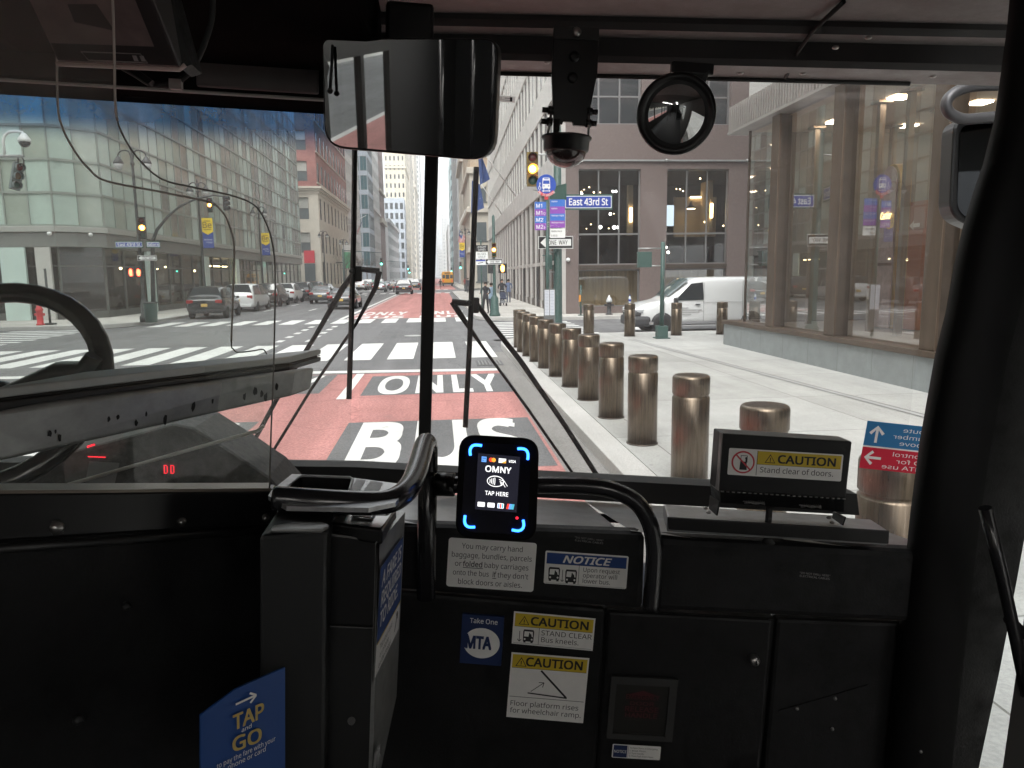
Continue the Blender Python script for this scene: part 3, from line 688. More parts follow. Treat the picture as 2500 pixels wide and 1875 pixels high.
MBld().box2((-19.4, 112.85, .3), (-17.9, 113.0, 4.1)).build('shop_door', GL_M, B.root)
B.done()
# ------------------------------------------------------------------ the left side further up
tower('white stone office block with close rows of narrow windows beyond the red brick block', -30, -17.2, 149.5, 175, 92, WSTONE, None, (17, .62, 23, 3.75, .9, 2.35, 6.5), 'L', mats=[FRMW, GL_M, GL_B], cornice=[(5.6, 6.3, .35, WSTONE), (28.9, 29.3, .12, WSTONE)]).done()
tower('slim blue green glass tower between white stone blocks on the left', -24, -16.6, 191, 206, 110, BLUEST, (4, .86, 22, 4.6, .9, 3.5, 4), (4, .86, 22, 4.6, .9, 3.5, 4), 'L', mats=[FRM, GL_T, GL_T], style='two').done()
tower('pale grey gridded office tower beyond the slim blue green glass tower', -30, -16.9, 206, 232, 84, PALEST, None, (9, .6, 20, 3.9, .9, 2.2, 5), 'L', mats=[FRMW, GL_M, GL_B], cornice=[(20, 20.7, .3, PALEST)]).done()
tower('brown brick tower with a stone cornice low down on the left side', -30, -16.9, 232, 253, 90, BRNB, None, (7, .45, 18, 4.0, 1, 2.2, 20), 'L', mats=[FRM, GL_M, GL_M], cornice=[(18.2, 19.6, .8, LIME), (27.6, 28.3, .5, LIME)]).done()
tower('low limestone block with a canopy of flags in front of the cream tower', -34, -17, 269, 340, 22, GSTONE, None, (14, .5, 5, 4.2, .9, 2.6, .5), 'L', mats=[FRM, GL_M, GL_M], cornice=[(21, 22.2, .7, GSTONE)]).done()
tower('blue grey block with big square windows standing before the cream tower', -24, -14.8, 356, 373, 38, BLUEST, (4, .6, 8, 4.5, .9, 2.9, .5), (5, .6, 8, 4.5, .9, 2.9, .5), 'L', mats=[FRM, GL_D, GL_M], style='two').done()
tower('cream stone tower with wide piers rising behind the blue grey block', -24.6, -14.6, 376, 420, 118, CREAM, (5, .45, 26, 4.3, 1, 2.3, 5), (10, .42, 26, 4.3, 1, 2.3, 5), 'L', mats=[FRMW, GL_D, GL_B], cornice=[(54, 55, .5, CREAM), (72, 72.8, .5, CREAM)]).done()
tower('narrow cream shaft with deep vertical piers next to the cream tower', -22, -14.6, 446, 500, 100, LIME, (3, .4, 17, 4.2, 1, 2.4, 4), (12, .4, 17, 4.2, 1, 2.4, 4), 'L', mats=[FRM, GL_M, GL_B]).done(60)
tower('brownish stone tower with a stepped top far up the left side', -24, -15.2, 560, 640, 118, LIME, (4, .4, 17, 4.4, 1, 2.4, 4), (12, .4, 17, 4.4, 1, 2.4, 4), 'L', mats=[FRM, GL_M, GL_M], cornice=[(66, 68, .8, LIME)]).done(60)
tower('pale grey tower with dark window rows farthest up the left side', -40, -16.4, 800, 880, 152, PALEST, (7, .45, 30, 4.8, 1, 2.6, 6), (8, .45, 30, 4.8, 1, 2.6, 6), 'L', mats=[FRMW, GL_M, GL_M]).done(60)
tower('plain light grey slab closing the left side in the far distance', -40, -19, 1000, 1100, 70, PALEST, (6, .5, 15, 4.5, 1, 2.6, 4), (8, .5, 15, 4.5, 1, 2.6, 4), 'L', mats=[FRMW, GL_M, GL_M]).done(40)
# ------------------------------------------------------------------ right side further up
tower('tan brick hotel on a carved limestone base beyond the stone office on the right', 5.1, 26, 113, 141, 64, TANB, (6, .38, 9, 4.4, 1.1, 2.4, 18.5), (8, .38, 9, 4.4, 1.1, 2.4, 18.5), 'R', mats=[FRM, GL_D, GL_B], style='sash', cornice=[(.15, 5.5, .12, LIME), (5.5, 6.2, .5, LIME), (6.2, 11.3, .10, LIME), (11.3, 12.1, .6, LIME), (12.1, 16.9, .10, LIME), (16.9, 17.8, .5, LIME)]).done()
bH = [o for o in COL.objects if o.get('label', '').startswith('tan brick hotel')][0]
for i, x in enumerate((6.6, 9.6, 12.6, 15.6, 18.6)):
    for za, zc in ((1.2, 4.4), (7.2, 9.9), (12.9, 15.6)):
        MBld().box2((x-.75, 112.80, za), (x+.75, 112.9, zc)).box2((x-.95, 112.76, za-.2), (x+.95, 112.88, za-.02)).build('base_window', GL_M, bH)
    MBld().lathe([(.95, 0), (.95, .25)], (x, 112.72, 15.7), 20, axis='y').build('window_arch', CREAM, bH)
tower('beige stone tower with fluted piers beyond the tan brick hotel', 5.2, 22, 150, 175, 70, LIME, (6, .4, 16, 4.2, 1, 2.4, 3), (10, .4, 16, 4.2, 1, 2.4, 3), 'R', mats=[FRM, GL_M, GL_M], cornice=[(24, 25, .6, LIME)]).done()
tower('grey stone block low behind the beige fluted tower on the right', 5.3, 20, 191, 253, 44, GSTONE, (5, .4, 10, 4.2, 1, 2.4, 3), (16, .4, 10, 4.2, 1, 2.4, 3), 'R', mats=[FRM, GL_M, GL_M]).done(60)
tower('pale teal glass tower with horizontal ribs on the right against the sky', 5.0, 24, 262, 300, 43, mat("teal_spandrel", (.42, .56, .58), .3, 0, .05, .3), (5, .9, 12, 3.4, 1.2, 1.6, 2.5), (10, .9, 12, 3.4, 1.2, 1.6, 2.5), 'R', mats=[FRM, GL_T, GL_M]).done()
tower('far grey block at the foot of the pale teal glass tower', 5.2, 24, 360, 430, 26, GSTONE, (5, .4, 6, 4.0, 1, 2.4, 2), (10, .4, 6, 4, 1, 2.4, 2), 'R', mats=[FRM, GL_M, GL_M]).done(30)
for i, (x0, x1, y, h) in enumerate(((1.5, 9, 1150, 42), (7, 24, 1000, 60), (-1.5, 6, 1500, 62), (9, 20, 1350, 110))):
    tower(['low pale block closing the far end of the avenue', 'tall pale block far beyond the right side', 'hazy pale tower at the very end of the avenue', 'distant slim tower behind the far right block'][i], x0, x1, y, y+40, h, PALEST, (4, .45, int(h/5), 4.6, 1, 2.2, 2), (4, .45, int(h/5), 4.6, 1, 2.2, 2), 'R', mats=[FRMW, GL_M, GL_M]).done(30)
# ------------------------------------------------------------------ stone office on the north-east corner
B = Bld('brown granite office with tall lit windows and a ribbed pale stone side', (5.75, 36, .15))
SX = [(1.02, 4.05), (5.35, 8.42), (9.75, 12.8), (14.1, 17.2), (18.5, 21.6)]
B.facade((5.75, 36), (1, 0, 0), 30, .15, 7.35, SX, [(.48, 2.25), (2.50, 7.0)], GRANITE, .30, None)
B.facade((5.75, 36), (1, 0, 0), 30, 7.42, 60, SX, [(9.05+5.9*i, 12.9+5.9*i) for i in range(8)], GRANITE, .30, 'three', [mat("anodised_frame", (.22, .22, .22), .45, .4), GL_D, GL_B])
MBld().box2((5.7, 35.88, 7.35), (35.8, 36.02, 7.42)).build('conduit', GREYM, B.root)
b = MBld()
for x in (6.6, 11, 15): b.sphere((x, 35.85, 7.38), .08, 8)
b.build('spot_lamp', GREYM, B.root)
OFFG = glassmat("office_glass", (.50, .52, .52), 1.1, 0)
DISG = glassmat("display_glass", (.78, .76, .70), 2.6, 0)
for (a, c) in SX:
    w = c-a
    for (za, zc, st) in ((.48, 2.25, 'd'), (2.50, 7.0, 'o')):
        m = fac_M((5.75+a, 36, 0), (1, 0, 0)); b = MBld()
        b.quad((0, .22, za), (w, .22, za), (w, .22, zc), (0, .22, zc), 0)
        f = .05
        for q in ((0, za, w, za+f), (0, zc-f, w, zc), (0, za, f, zc), (w-f, za, w, zc)): b.box2((q[0], .16, q[1]), (q[2], .26, q[3]), 1)
        if st == 'o':
            for x in (w/3, 2*w/3): b.box2((x-.03, .15, za), (x+.03, .25, zc), 1)
            b.box2((0, .14, za+1.42), (w, .24, za+1.50), 1)
        b.xf(m); b.build('window', [OFFG if st == 'o' else DISG, mat("anodised_frame", (.22, .22, .22), .45, .4)], B.root)
    MBld().box2((5.75+a, 35.95, 2.28), (5.75+c, 36.2, 2.47)).build('spandrel', BRONZED, B.root)
# rooms behind the lit windows
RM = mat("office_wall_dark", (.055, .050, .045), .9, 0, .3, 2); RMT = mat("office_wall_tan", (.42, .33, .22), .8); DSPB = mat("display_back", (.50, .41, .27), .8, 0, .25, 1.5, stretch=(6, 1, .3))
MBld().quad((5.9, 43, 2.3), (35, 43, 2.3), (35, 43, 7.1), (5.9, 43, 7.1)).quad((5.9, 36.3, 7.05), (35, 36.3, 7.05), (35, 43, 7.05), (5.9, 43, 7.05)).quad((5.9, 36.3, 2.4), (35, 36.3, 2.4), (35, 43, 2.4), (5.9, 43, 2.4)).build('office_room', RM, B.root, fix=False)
MBld().quad((5.9, 37.1, .2), (35, 37.1, .2), (35, 37.1, 2.3), (5.9, 37.1, 2.3)).build('display_backdrop', DSPB, B.root, fix=False)
MBld().quad((5.9, 36.3, .3), (35, 36.3, .3), (35, 37.1, .3), (5.9, 37.1, .3)).build('display_floor', RMT, B.root, fix=False)
MBld().box2((12.2, 38.2, 3.9), (14.4, 38.4, 5.9)).box2((13.55, 36.9, 3.9), (13.72, 38.2, 6.6)).box2((9.5, 37.2, 3.95), (9.75, 37.5, 6.4)).build('partition', RMT, B.root)
MBld().box2((13.0, 38.1, 5.86), (14.0, 38.19, 5.93)).build('cove_lamp', WARML, B.root)
for (x, z) in ((9.63, 4.95), (13.64, 5.1)):
    MBld().box2((x-.05, 36.75 if x > 12 else 37.1, z-.35), (x+.05, 36.85 if x > 12 else 37.18, z+.35)).build('wall_sconce', WARML, B.root)
MBld().box2((11.1, 36.5, 4.35), (11.62, 36.56, 5.35)).build('wall_screen', mat("screen_pale", (.5, .55, .6), .4, emit=(.62, .72, .82), estr=.9), B.root)
random.seed(5)
b = MBld()
for i in range(34): b.sphere((random.uniform(6.8, 18), random.uniform(37.5, 42.5), random.choice([6.75, 6.6, 6.3, 5.4, 5.0, 4.6])), random.uniform(.025, .05), 8)
b.build('office_lamps', WARML, B.root)
for (x, y, z, r) in ((8.05, 37, 4.35, .09), (8.75, 37, 4.33, .09), (8.95, 37, 4.33, .08), (8.75, 37.3, 6.1, .06), (8.9, 37.3, 6.1, .06), (7.2, 37.4, 6, .06), (11.7, 37.6, 3.1, .07), (11.55, 37.5, 3.35, .07), (8.6, 37.2, 5.0, .07)):
    MBld().sphere((x, y, z), r, 10).build('pendant_lamp', WLAMP, B.root)
b = MBld().lathe([(.04, .35), (.06, .2), (.26, 0)], (12.75, 37.3, 5.25), 16); b.build('lamp_shade', DARKTRIM, B.root); MBld().lathe([(.22, 0), (.2, .02)], (12.75, 37.3, 5.23), 16).build('lamp_disc', WARML, B.root)
b = MBld()
for i in range(26):
    z0 = 2.45+random.random()*.9; x = random.uniform(6.6, 18); b.box2((x, 37.6, 2.42), (x+random.uniform(.3, 1.0), 38.2, z0+.2))
b.build('office_furniture', DARKTRIM, B.root)
# ribbed side along the avenue: slightly splayed like the photo
SIDEU = Vector((5.75-6.6, 36-97, 0)); SW = SIDEU.length; so_ = (6.6, 97); SIDEU.normalize()
FIN = mat("pale_fin_stone", (.58, .57, .54), .7, 0, .08, 1.5); PANEL = mat("side_panel_stone", (.46, .44, .42), .5, .1, .1, 1.2)
ms = fac_M((so_[0], so_[1], 0), SIDEU); GLS = mat("side_glass", (.035, .036, .036), .25, 0, spec=.2)
for k_ in range(14):
    z = 6.45+4.0*k_
    b = MBld().box2((0, -.05, z), (SW-1.2, .25, z+1.45)); b.xf(ms); b.build('spandrel_band', FIN if k_ else mat("spandrel_pale", (.50, .49, .47), .6, 0, .14, .9), B.root, bevel=.03)
    b = MBld()
    n = 30
    for i in range(n): b.quad((i*(SW-1.2)/n, .06, z+1.45), ((i+1)*(SW-1.2)/n, .06, z+1.45), ((i+1)*(SW-1.2)/n, .06, z+4), (i*(SW-1.2)/n, .06, z+4), 0 if random.random() < .75 else 1)
    b.xf(ms); b.build('glazing', [GLS, GL_M], B.root, fix=False)
for i in range(31):
    x = i*(SW-1.2)/30
    b = MBld().box2((x-.24, -.02, 7.9), (x+.24, .35, 62)); b.xf(ms); b.build('fin', FIN, B.root)
b = MBld().box2((SW-1.2, -.02, .15), (SW-.0, .4, 62)); b.xf(ms); b.build('corner_pier', PANEL, B.root)
# tall shopfronts under the ribs
for i in range(22):
    x0 = i*(SW-1.2)/22; w = (SW-1.2)/22; b = MBld()
    b.quad((x0, .10, .6), (x0+w, .10, .6), (x0+w, .10, 6.4), (x0, .10, 6.4), 0); b.box2((x0, .06, .15), (x0+w, .35, .6), 1)
    b.box2((x0-.14, -.02, .15), (x0+.14, .33, 6.45), 2); b.box2((x0+w*.5-.06, .05, .6), (x0+w*.5+.06, .33, 6.45), 1); b.box2((x0+.14, .04, 2.55), (x0+w, .3, 2.75), 2)
    if i % 3 == 1: b.box2((x0+.3, .02, .2), (x0+.9, .28, 2.5), 3)
    b.xf(ms); b.build('shopfront', [mat("shopfront_glass", (.07, .07, .07), .15, 0, spec=.35), BRONZED, PANEL, DARKTRIM], B.root)
MBld().quad((5.75, 36, 60), (35.75, 36, 60), (35.75, 97, 60), (6.6, 97, 60)).quad((35.75, 36, .15), (35.75, 97, .15), (35.75, 97, 60), (35.75, 36, 60)).quad((6.6, 97, .15), (35.75, 97, .15), (35.75, 97, 60), (6.6, 97, 60)).build('roof', ROOFM, B.root, fix=False)
MBld().lathe([(.0, -.10), (.07, -.08), (.10, 0), (.10, .02)], (6.25, 35.93, 2.75), 14, axis='y').build('security_camera', WHITEP, B.root)
NE = B.done()
# ------------------------------------------------------------------ jeweller's glass corner, right
J = thing('storefront_building', 'bronze framed glass jewellery store above a grey stone plinth on the near right', 'building', (7.55, 12, .15))
b = MBld().box2((7.55, -40, .1), (7.95, 19.25, .70)); b.build('plinth', STONEB, J, bevel=.012)
b = MBld()
for i in range(26):
    y = 19.25-1.15*i*1.0; b.box2((7.5485, y-.004, .15), (7.556, y+.004, .69))
b.build('plinth_seams', mat("joint_grey", (.16, .17, .17), .8), J)
MBld().box2((7.55, 18.85, .1), (40, 19.25, .70)).build('plinth', STONEB, J, bevel=.012)
MBld().box2((7.50, -40, .70), (8.0, 19.3, .80)).build('sill', BRONZE2, J, bevel=.01)
MBld().box2((8.0, 18.8, .70), (40, 19.3, .80)).build('sill', BRONZE2, J, bevel=.01)
STG = glassmat("store_glass", (.94, .95, .94), 3.0, 0)
cols = [16.42, 13.74, 10.76, 7.8, 4.8, 1.8, -1.2, -4.2]; prev = 18.45
for y in cols:
    b = MBld(); b.quad((7.78, y+.38, .80), (7.78, prev, .80), (7.78, prev, 5.5), (7.78, y+.38, 5.5)); b.build('store_window', STG, J, fix=False)
    MBld().box2((7.58, y, .80), (7.63, y+.38, 5.5)).build('bronze_mullion', BRONZE2, J, bevel=.01)
    MBld().box2((7.63, y+.012, .80), (7.88, y+.36, 5.5)).build('bronze_return', BRONZED, J, bevel=.01)
    prev = y
b = MBld().quad((7.78, 18.45, .8), (40, 18.45, .8), (40, 18.45, 5.5), (7.78, 18.45, 5.5)); b.build('side_window', STG, J, fix=False)
MBld().box2((7.755, 18.43, .8), (7.80, 18.48, 5.5)).build('corner_joint', BRONZED, J)
for x in (14, 20, 26, 32): MBld().box2((x-.2, 18.3, .8), (x+.2, 18.7, 5.5)).build('bronze_mullion', BRONZE2, J, bevel=.01)
# fluted fascia
FLU = mat("fluted_metal", (.36, .34, .32), .4, .5, .08, 2)
b = MBld(); b.box2((7.42, -40, 5.5), (7.9, 19.05, 5.56)); b.box2((7.50, -40, 5.56), (7.9, 19.0, 6.16))
y = 19.0
while y > -20:
    b.box2((7.43, y-.05, 5.56), (7.50, y+.0, 6.16)); y -= .13
b.box2((7.9, 18.5, 5.5), (40, 19.05, 6.16))
b.build('fluted_fascia', FLU, J)
MBld().box2((7.9, -40, 6.16), (40, 18.9, 46)).build('upper_wall', mat("upper_pale_panels", (.50, .49, .47), .55, .1, .06, .5), J)
# interior
JW = mat("store_wall_tan", (.27, .25, .225), .8, 0, .12, 1.5); JC = mat("store_ceiling_peach", (.66, .53, .42), .8); JF = mat("store_floor", (.36, .33, .30), .35)
MBld().quad((15.5, -20, .8), (15.5, 18.4, .8), (15.5, 18.4, 5.45), (15.5, -20, 5.45)).build('interior_wall', JW, J, fix=False)
MBld().quad((8.75, 18.3, .8), (15.5, 18.3, .8), (15.5, 18.3, 5.45), (8.75, 18.3, 5.45)).build('interior_wall', JW, J, fix=False)
MBld().quad((7.8, -20, .78), (15.5, -20, .78), (15.5, 18.4, .78), (7.8, 18.4, .78)).build('interior_floor', JF, J, fix=False)
MBld().quad((7.8, -20, 5.46), (15.5, -20, 5.46), (15.5, 18.4, 5.46), (7.8, 18.4, 5.46)).build('interior_ceiling', JC, J, fix=False)
MBld().quad((7.8, -8, .8), (15.5, -8, .8), (15.5, -8, 5.45), (7.8, -8, 5.45)).build('interior_wall', JW, J, fix=False)
for y in (17, 14.6, 12.2, 9.8, 7.4, 5.0, 2.6):
    for x in (9.2, 11.2, 13.4): MBld().box((x, y+.4*(x > 10), 5.435), (.34, .34, .03)).build('ceiling_lamp', mat("store_lamp", (1, .85, .6), .3, emit=(1, .86, .68), estr=7), J)
for (x, y) in [(X_, xp(q, 400, X_).y) for X_, q in ((9.0, 1990), (9.0, 2145), (9.0, 2216), (10.8, 2177), (10.8, 1960), (9.0, 2330), (10.8, 2290))]:
    MBld().box2((x-.06, y-.06, .78), (x+.06, y+.06, 5.38)).box((x, y, 5.40), (.30, .30, .05)).build('display_post', mat("post_bronze", (.32, .25, .19), .4, .5), J)
# arched marble portal with gilt rim
PK = mat("pink_marble", (.48, .36, .335), .35, 0, .22, 6, detail=8)
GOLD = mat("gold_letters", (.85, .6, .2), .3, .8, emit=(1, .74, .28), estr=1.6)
def arch(yc, w, z0, zt, x, th, m, name):
    r = w/2; pts = [(x, yc-r, z0), (x, yc+r, z0)] + [(x, yc+r*math.cos(R(a)), zt-r*1.35+r*1.35*math.sin(R(a))) for a in range(0, 181, 12)]
    return MBld().prism(pts, (th, 0, 0)).build(name, m, J)
AC = xp(2165, 600, 9.72).y; zt1 = xp(2165, 408, 9.72).z
arch(AC, .62, .8, zt1+.04, 9.75, .25, mat("gilt_rim", (.65, .45, .18), .35, .7), 'gilt_rim'); arch(AC+.03, .55, .8, zt1, 9.70, .04, PK, 'marble_arch')
zj = xp(2165, 645, 9.69).z; MBld().box2((9.68, AC-.25, zj-.03), (9.70, AC+.31, zj+.03)).build('marble_joint', mat("joint_brown", (.22, .14, .12), .6), J)
yo = xp(2235, 560, 9.9).y; MBld().box2((9.9, yo-.25, .8), (10.1, yo+.22, xp(2235, 492, 9.9).z)).build('orange_panel', mat("orange_panel", (.40, .16, .09), .6), J)
s = Sign((9.69, AC+.03, xp(2165, 534, 9.69).z), (0, -1, 0), (0, 0, 1), step=.01); s.text('Cartier', 0, 0, .14, 0, 1, w=.40, bold=.02, shear=.35)
s.b.build('lettering', GOLD, J, fix=False)
s = Sign((9.89, yo, xp(2235, 550, 9.89).z), (0, -1, 0), (0, 0, 1), step=.01); s.poly([(-.18, 0), (-.04, .10), (-.04, .04), (.16, .04), (.16, -.04), (-.04, -.04), (-.04, -.10)], 0, 1)
s.b.build('arrow_mark', mat("pale_arrow", (.75, .6, .5), .6), J, fix=False)
b = MBld()
for (x, y, w, h) in ((10.4, 16.6, 1.2, .9), (11.5, 14.4, 1.6, 1.0), (10.2, 10.0, 1.0, .9), (12.5, 11.8, 1.8, 1.1)): b.box2((x, y, .8), (x+w, y+.7, .8+h))
b.build('display_counter', mat("counter_wood", (.28, .17, .10), .45), J, bevel=.02)
for y in (16.2, 11.5): MBld().box2((15.38, y, 2.9), (15.46, y+.12, 4.0)).build('wall_sconce', WARML, J)
# buildings behind the bus, on the left, that its windows and mirrors look out on
tower('stone fronted building with shop windows, on the near left side behind the bus', -40, -17.6, -60, 19, 40, LIME, None, (20, .6, 9, 4.3, .7, 2.9, .15), 'L', mats=[FRMD, GL_D, GL_B], cornice=[(4.6, 5.2, .4, LIME)]).done()
# ------------------------------------------------------------------ bollards
def bollard_proto():
    t = thing('bollard', 'x', 'bollard', group='bronze bollards guarding the near pavement')
    r = .166
    MBld().lathe([(r, 0), (r, .80), (r-.004, .804), (r-.010, .812), (r-.010, .822), (r-.004, .83), (r, .834), (r, .972), (r-.005, .987), (r-.018, .998), (r-.04, 1.002), (0, 1.004)], (0, 0, 0), 40).build('shaft', BRONZE, t)
    MBld().lathe([(r+.012, 0), (r+.012, .012), (r, .014)], (0, 0, 0), 40).build('base_collar', BRONZED, t)
    return t
bp_ = bollard_proto()
row = [(2.2, 1.9), (2.2, 3.35), (2.21, 4.85), (2.23, 6.42), (2.25, 8.08), (2.26, 9.66), (2.25, 11.12), (2.23, 12.5), (2.2, 13.83), (2.17, 15.15), (2.14, 16.35), (2.11, 17.5), (2.08, 18.5), (2.12, 19.7)]
for i, (x, y) in enumerate(row):
    if i == 0: continue
    lab = {1: 'wide bronze bollard showing just under the red and blue window sticker', 2: 'bronze bollard with only its rounded cap above the black caution box', 3: 'large whole bronze bollard just left of the black caution box', 4: 'second largest fully visible bronze bollard on the kerbside row', 5: 'third largest fully visible bronze bollard on the kerbside row', 6: 'fourth largest fully visible bronze bollard, midway along the kerbside row', 7: 'fifth largest bronze bollard of the kerbside row', 8: 'sixth largest bronze bollard of the kerbside row', 9: 'seventh largest bronze bollard, before the green bus stop pole', 10: 'bronze bollard just left of the bus stop timetable box', 11: 'third last bronze bollard of the kerbside row by the crosswalk', 12: 'second last bronze bollard of the kerbside row by the crosswalk', 13: 'last bronze bollard of the kerbside row, its cap peeping over another'}[i]
    place(bp_, (x, y, .15), random.random()*6, lab)
for i, (x, y) in enumerate(((4.55, 22.5), (5.8, 22.4), (7.27, 22.4), (8.72, 22.4))):
    place(bp_, (x, y, .15), random.random()*6, ['lone bronze bollard by the cross street, before the dark window and fire hydrant', 'bronze bollard with a bottle on top near the nose of the white van', 'bronze bollard in front of the front wheel of the white van', 'bronze bollard in front of the white van beside the store plinth'][i])
drop(bp_)
bo = thing('bottle', 'blue and clear plastic bottle left standing on top of a bronze bollard', 'bottle', (5.8, 22.4, 1.157))
MBld().lathe([(.0, 0), (.036, .003), (.038, .02), (.038, .15), (.03, .19), (.014, .215), (.014, .235)], (5.8, 22.4, 1.157), 16).build('body', mat("bottle_plastic", (.62, .68, .74), .15), bo)
MBld().lathe([(.017, .225), (.017, .255), (0, .256)], (5.8, 22.4, 1.157), 14).build('cap', SIGB, bo)
MBld().lathe([(.0385, .06), (.0395, .062), (.0395, .12), (.0385, .122)], (5.8, 22.4, 1.157), 16).build('label', SIGB, bo)
# ------------------------------------------------------------------ street furniture kit
def signal_head(name_parent, c, face, lit, body=YELP, sc=1.0, tilt=0.0, n='signal_head'):
    """three lamps facing 'face' (unit xy), centre c; returns housing part with lens sub-parts"""
    f = Vector((face[0], face[1], 0)).normalized(); rgt = f.cross(Vector((0, 0, 1)))*-1; c = Vector(c)
    rm = Matrix((rgt, -f, Vector((0, 0, 1)))).transposed().to_4x4(); rm.translation = c
    rm = rm @ Matrix.Rotation(tilt, 4, 'Y') @ Matrix.Scale(sc, 4)     # local x right, -y toward viewer, z up
    b = MBld()
    for k in (-1, 0, 1):
        z = k*.35; b.box((0, .06, z), (.34, .20, .335), 0)
        vis = MBld(); nn = 16
        pts = [(.155*math.cos(R(a)), .155*math.sin(R(a))) for a in range(-40, 221, 20)]
        for (p, q) in zip(pts[:-1], pts[1:]):
            vis.add([(p[0], -.04, z+p[1]), (q[0], -.04, z+q[1]), (q[0]*1.02, -.25, z+q[1]*1.02-.02), (p[0]*1.02, -.25, z+p[1]*1.02-.02)], [[0, 1, 2, 3]], 0, True)
        b.merge(vis)
    b.xf(rm); h = b.build(n, body, name_parent, fix=True)
    for k, (nm, off) in enumerate((('green', LENSG), ('amber', LENSA), ('red', LENSR))):
        m = off
        if lit == nm: m = {'amber': AMBER, 'green': GREENL}.get(nm, TAIL)
        q = MBld().lathe([(0, -.075), (.06, -.07), (.105, -.058), (.13, -.045)], (0, 0, (k-1)*.35), 20, axis='y'); q.xf(rm); q.build(nm+'_lens', m, h)
        if lit == nm == 'amber':
            q = MBld().lathe([(0, -.085), (.05, -.083), (.085, -.076)], (0, 0, (k-1)*.35), 20, axis='y'); q.xf(rm); q.build('lamp_core', AMBERC, h)
    return h
def one_way(parent, o, u, w=1.0, h=.33, left=True, name='one_way_plate'):
    s = Sign(Vector(o), Vector(u), Vector((0, 0, 1)), step=.003)
    s.rect(-w/2, -h/2, w/2, h/2, 0, 0); s.rect(-w/2+.015, -h/2+.015, w/2-.015, h/2-.015, 1, 1)
    k = w
    pts = [(-.44*k, 0), (-.28*k, .42*h), (-.28*k, .27*h), (.44*k, .27*h), (.44*k, -.27*h), (-.28*k, -.27*h), (-.28*k, -.42*h)]
    s.poly(pts, 0, 2); s.text('ONE  WAY', .06*k, -.17*h, .34*h, 1, 3, w=.56*k, bold=.012)
    s.b.box(Vector(o)-s.n*.006, (.01, .01, .01), 0)
    return s.b.build(name, [SIGW, SIGK], parent, fix=False)
def name_sign(parent, o, u, txt, w, h, name='street_name_plate', flip=True, serif=True):
    o, u = Vector(o), Vector(u).normalized()
    n = u.cross(Vector((0, 0, 1)))
    rm = Matrix((u, -n, Vector((0, 0, 1)))).transposed().to_4x4(); rm.translation = o
    b = MBld().box((0, .02, 0), (w, .04, h)); b.xf(rm); pl = b.build(name, SIGG, parent)
    s = Sign(o+n*.003, u, (0, 0, 1), step=.003); s.rrect(-w/2+.03, -h/2+.05, w/2-.03, h/2-.05, .02, 0, 0); s.rrect(-w/2+.05, -h/2+.07, w/2-.05, h/2-.07, .015, 1, 1)
    s.text(txt, 0, -.20*h, .42*h, 0, 2, w=w*.80, bold=.03)
    s.b.build('face', [SIGW, SIGB], pl, fix=False)
    return pl
def ped_signal(parent, c, face, lit=None, body=GREENP):
    f = Vector((face[0], face[1], 0)).normalized(); r_ = f.cross(Vector((0, 0, 1)))*-1; rm = Matrix((r_, -f, Vector((0, 0, 1)))).transposed().to_4x4(); rm.translation = Vector(c)
    b = MBld().box((0, .08, 0), (.40, .22, .44)).box((0, -.06, .20), (.40, .10, .03)); b.xf(rm); h = b.build('walk_signal', body, parent, bevel=.01)
    b = MBld().quad((-.17, -.035, -.19), (.17, -.035, -.19), (.17, -.035, .17), (-.17, -.035, .17)); b.xf(rm); b.build('dark_screen', SIGK, h, fix=False)
    if lit:
        pts = [(-.05, -.16), (.05, -.16), (.09, -.02), (.09, .08), (.055, .12), (.02, .15), (-.02, .155), (-.055, .13), (-.08, .06), (-.09, -.02)]
        b = MBld().poly([(x, -.045, z) for x, z in pts]); b.xf(rm); b.build('hand_symbol', lit, h, fix=False)
    return h
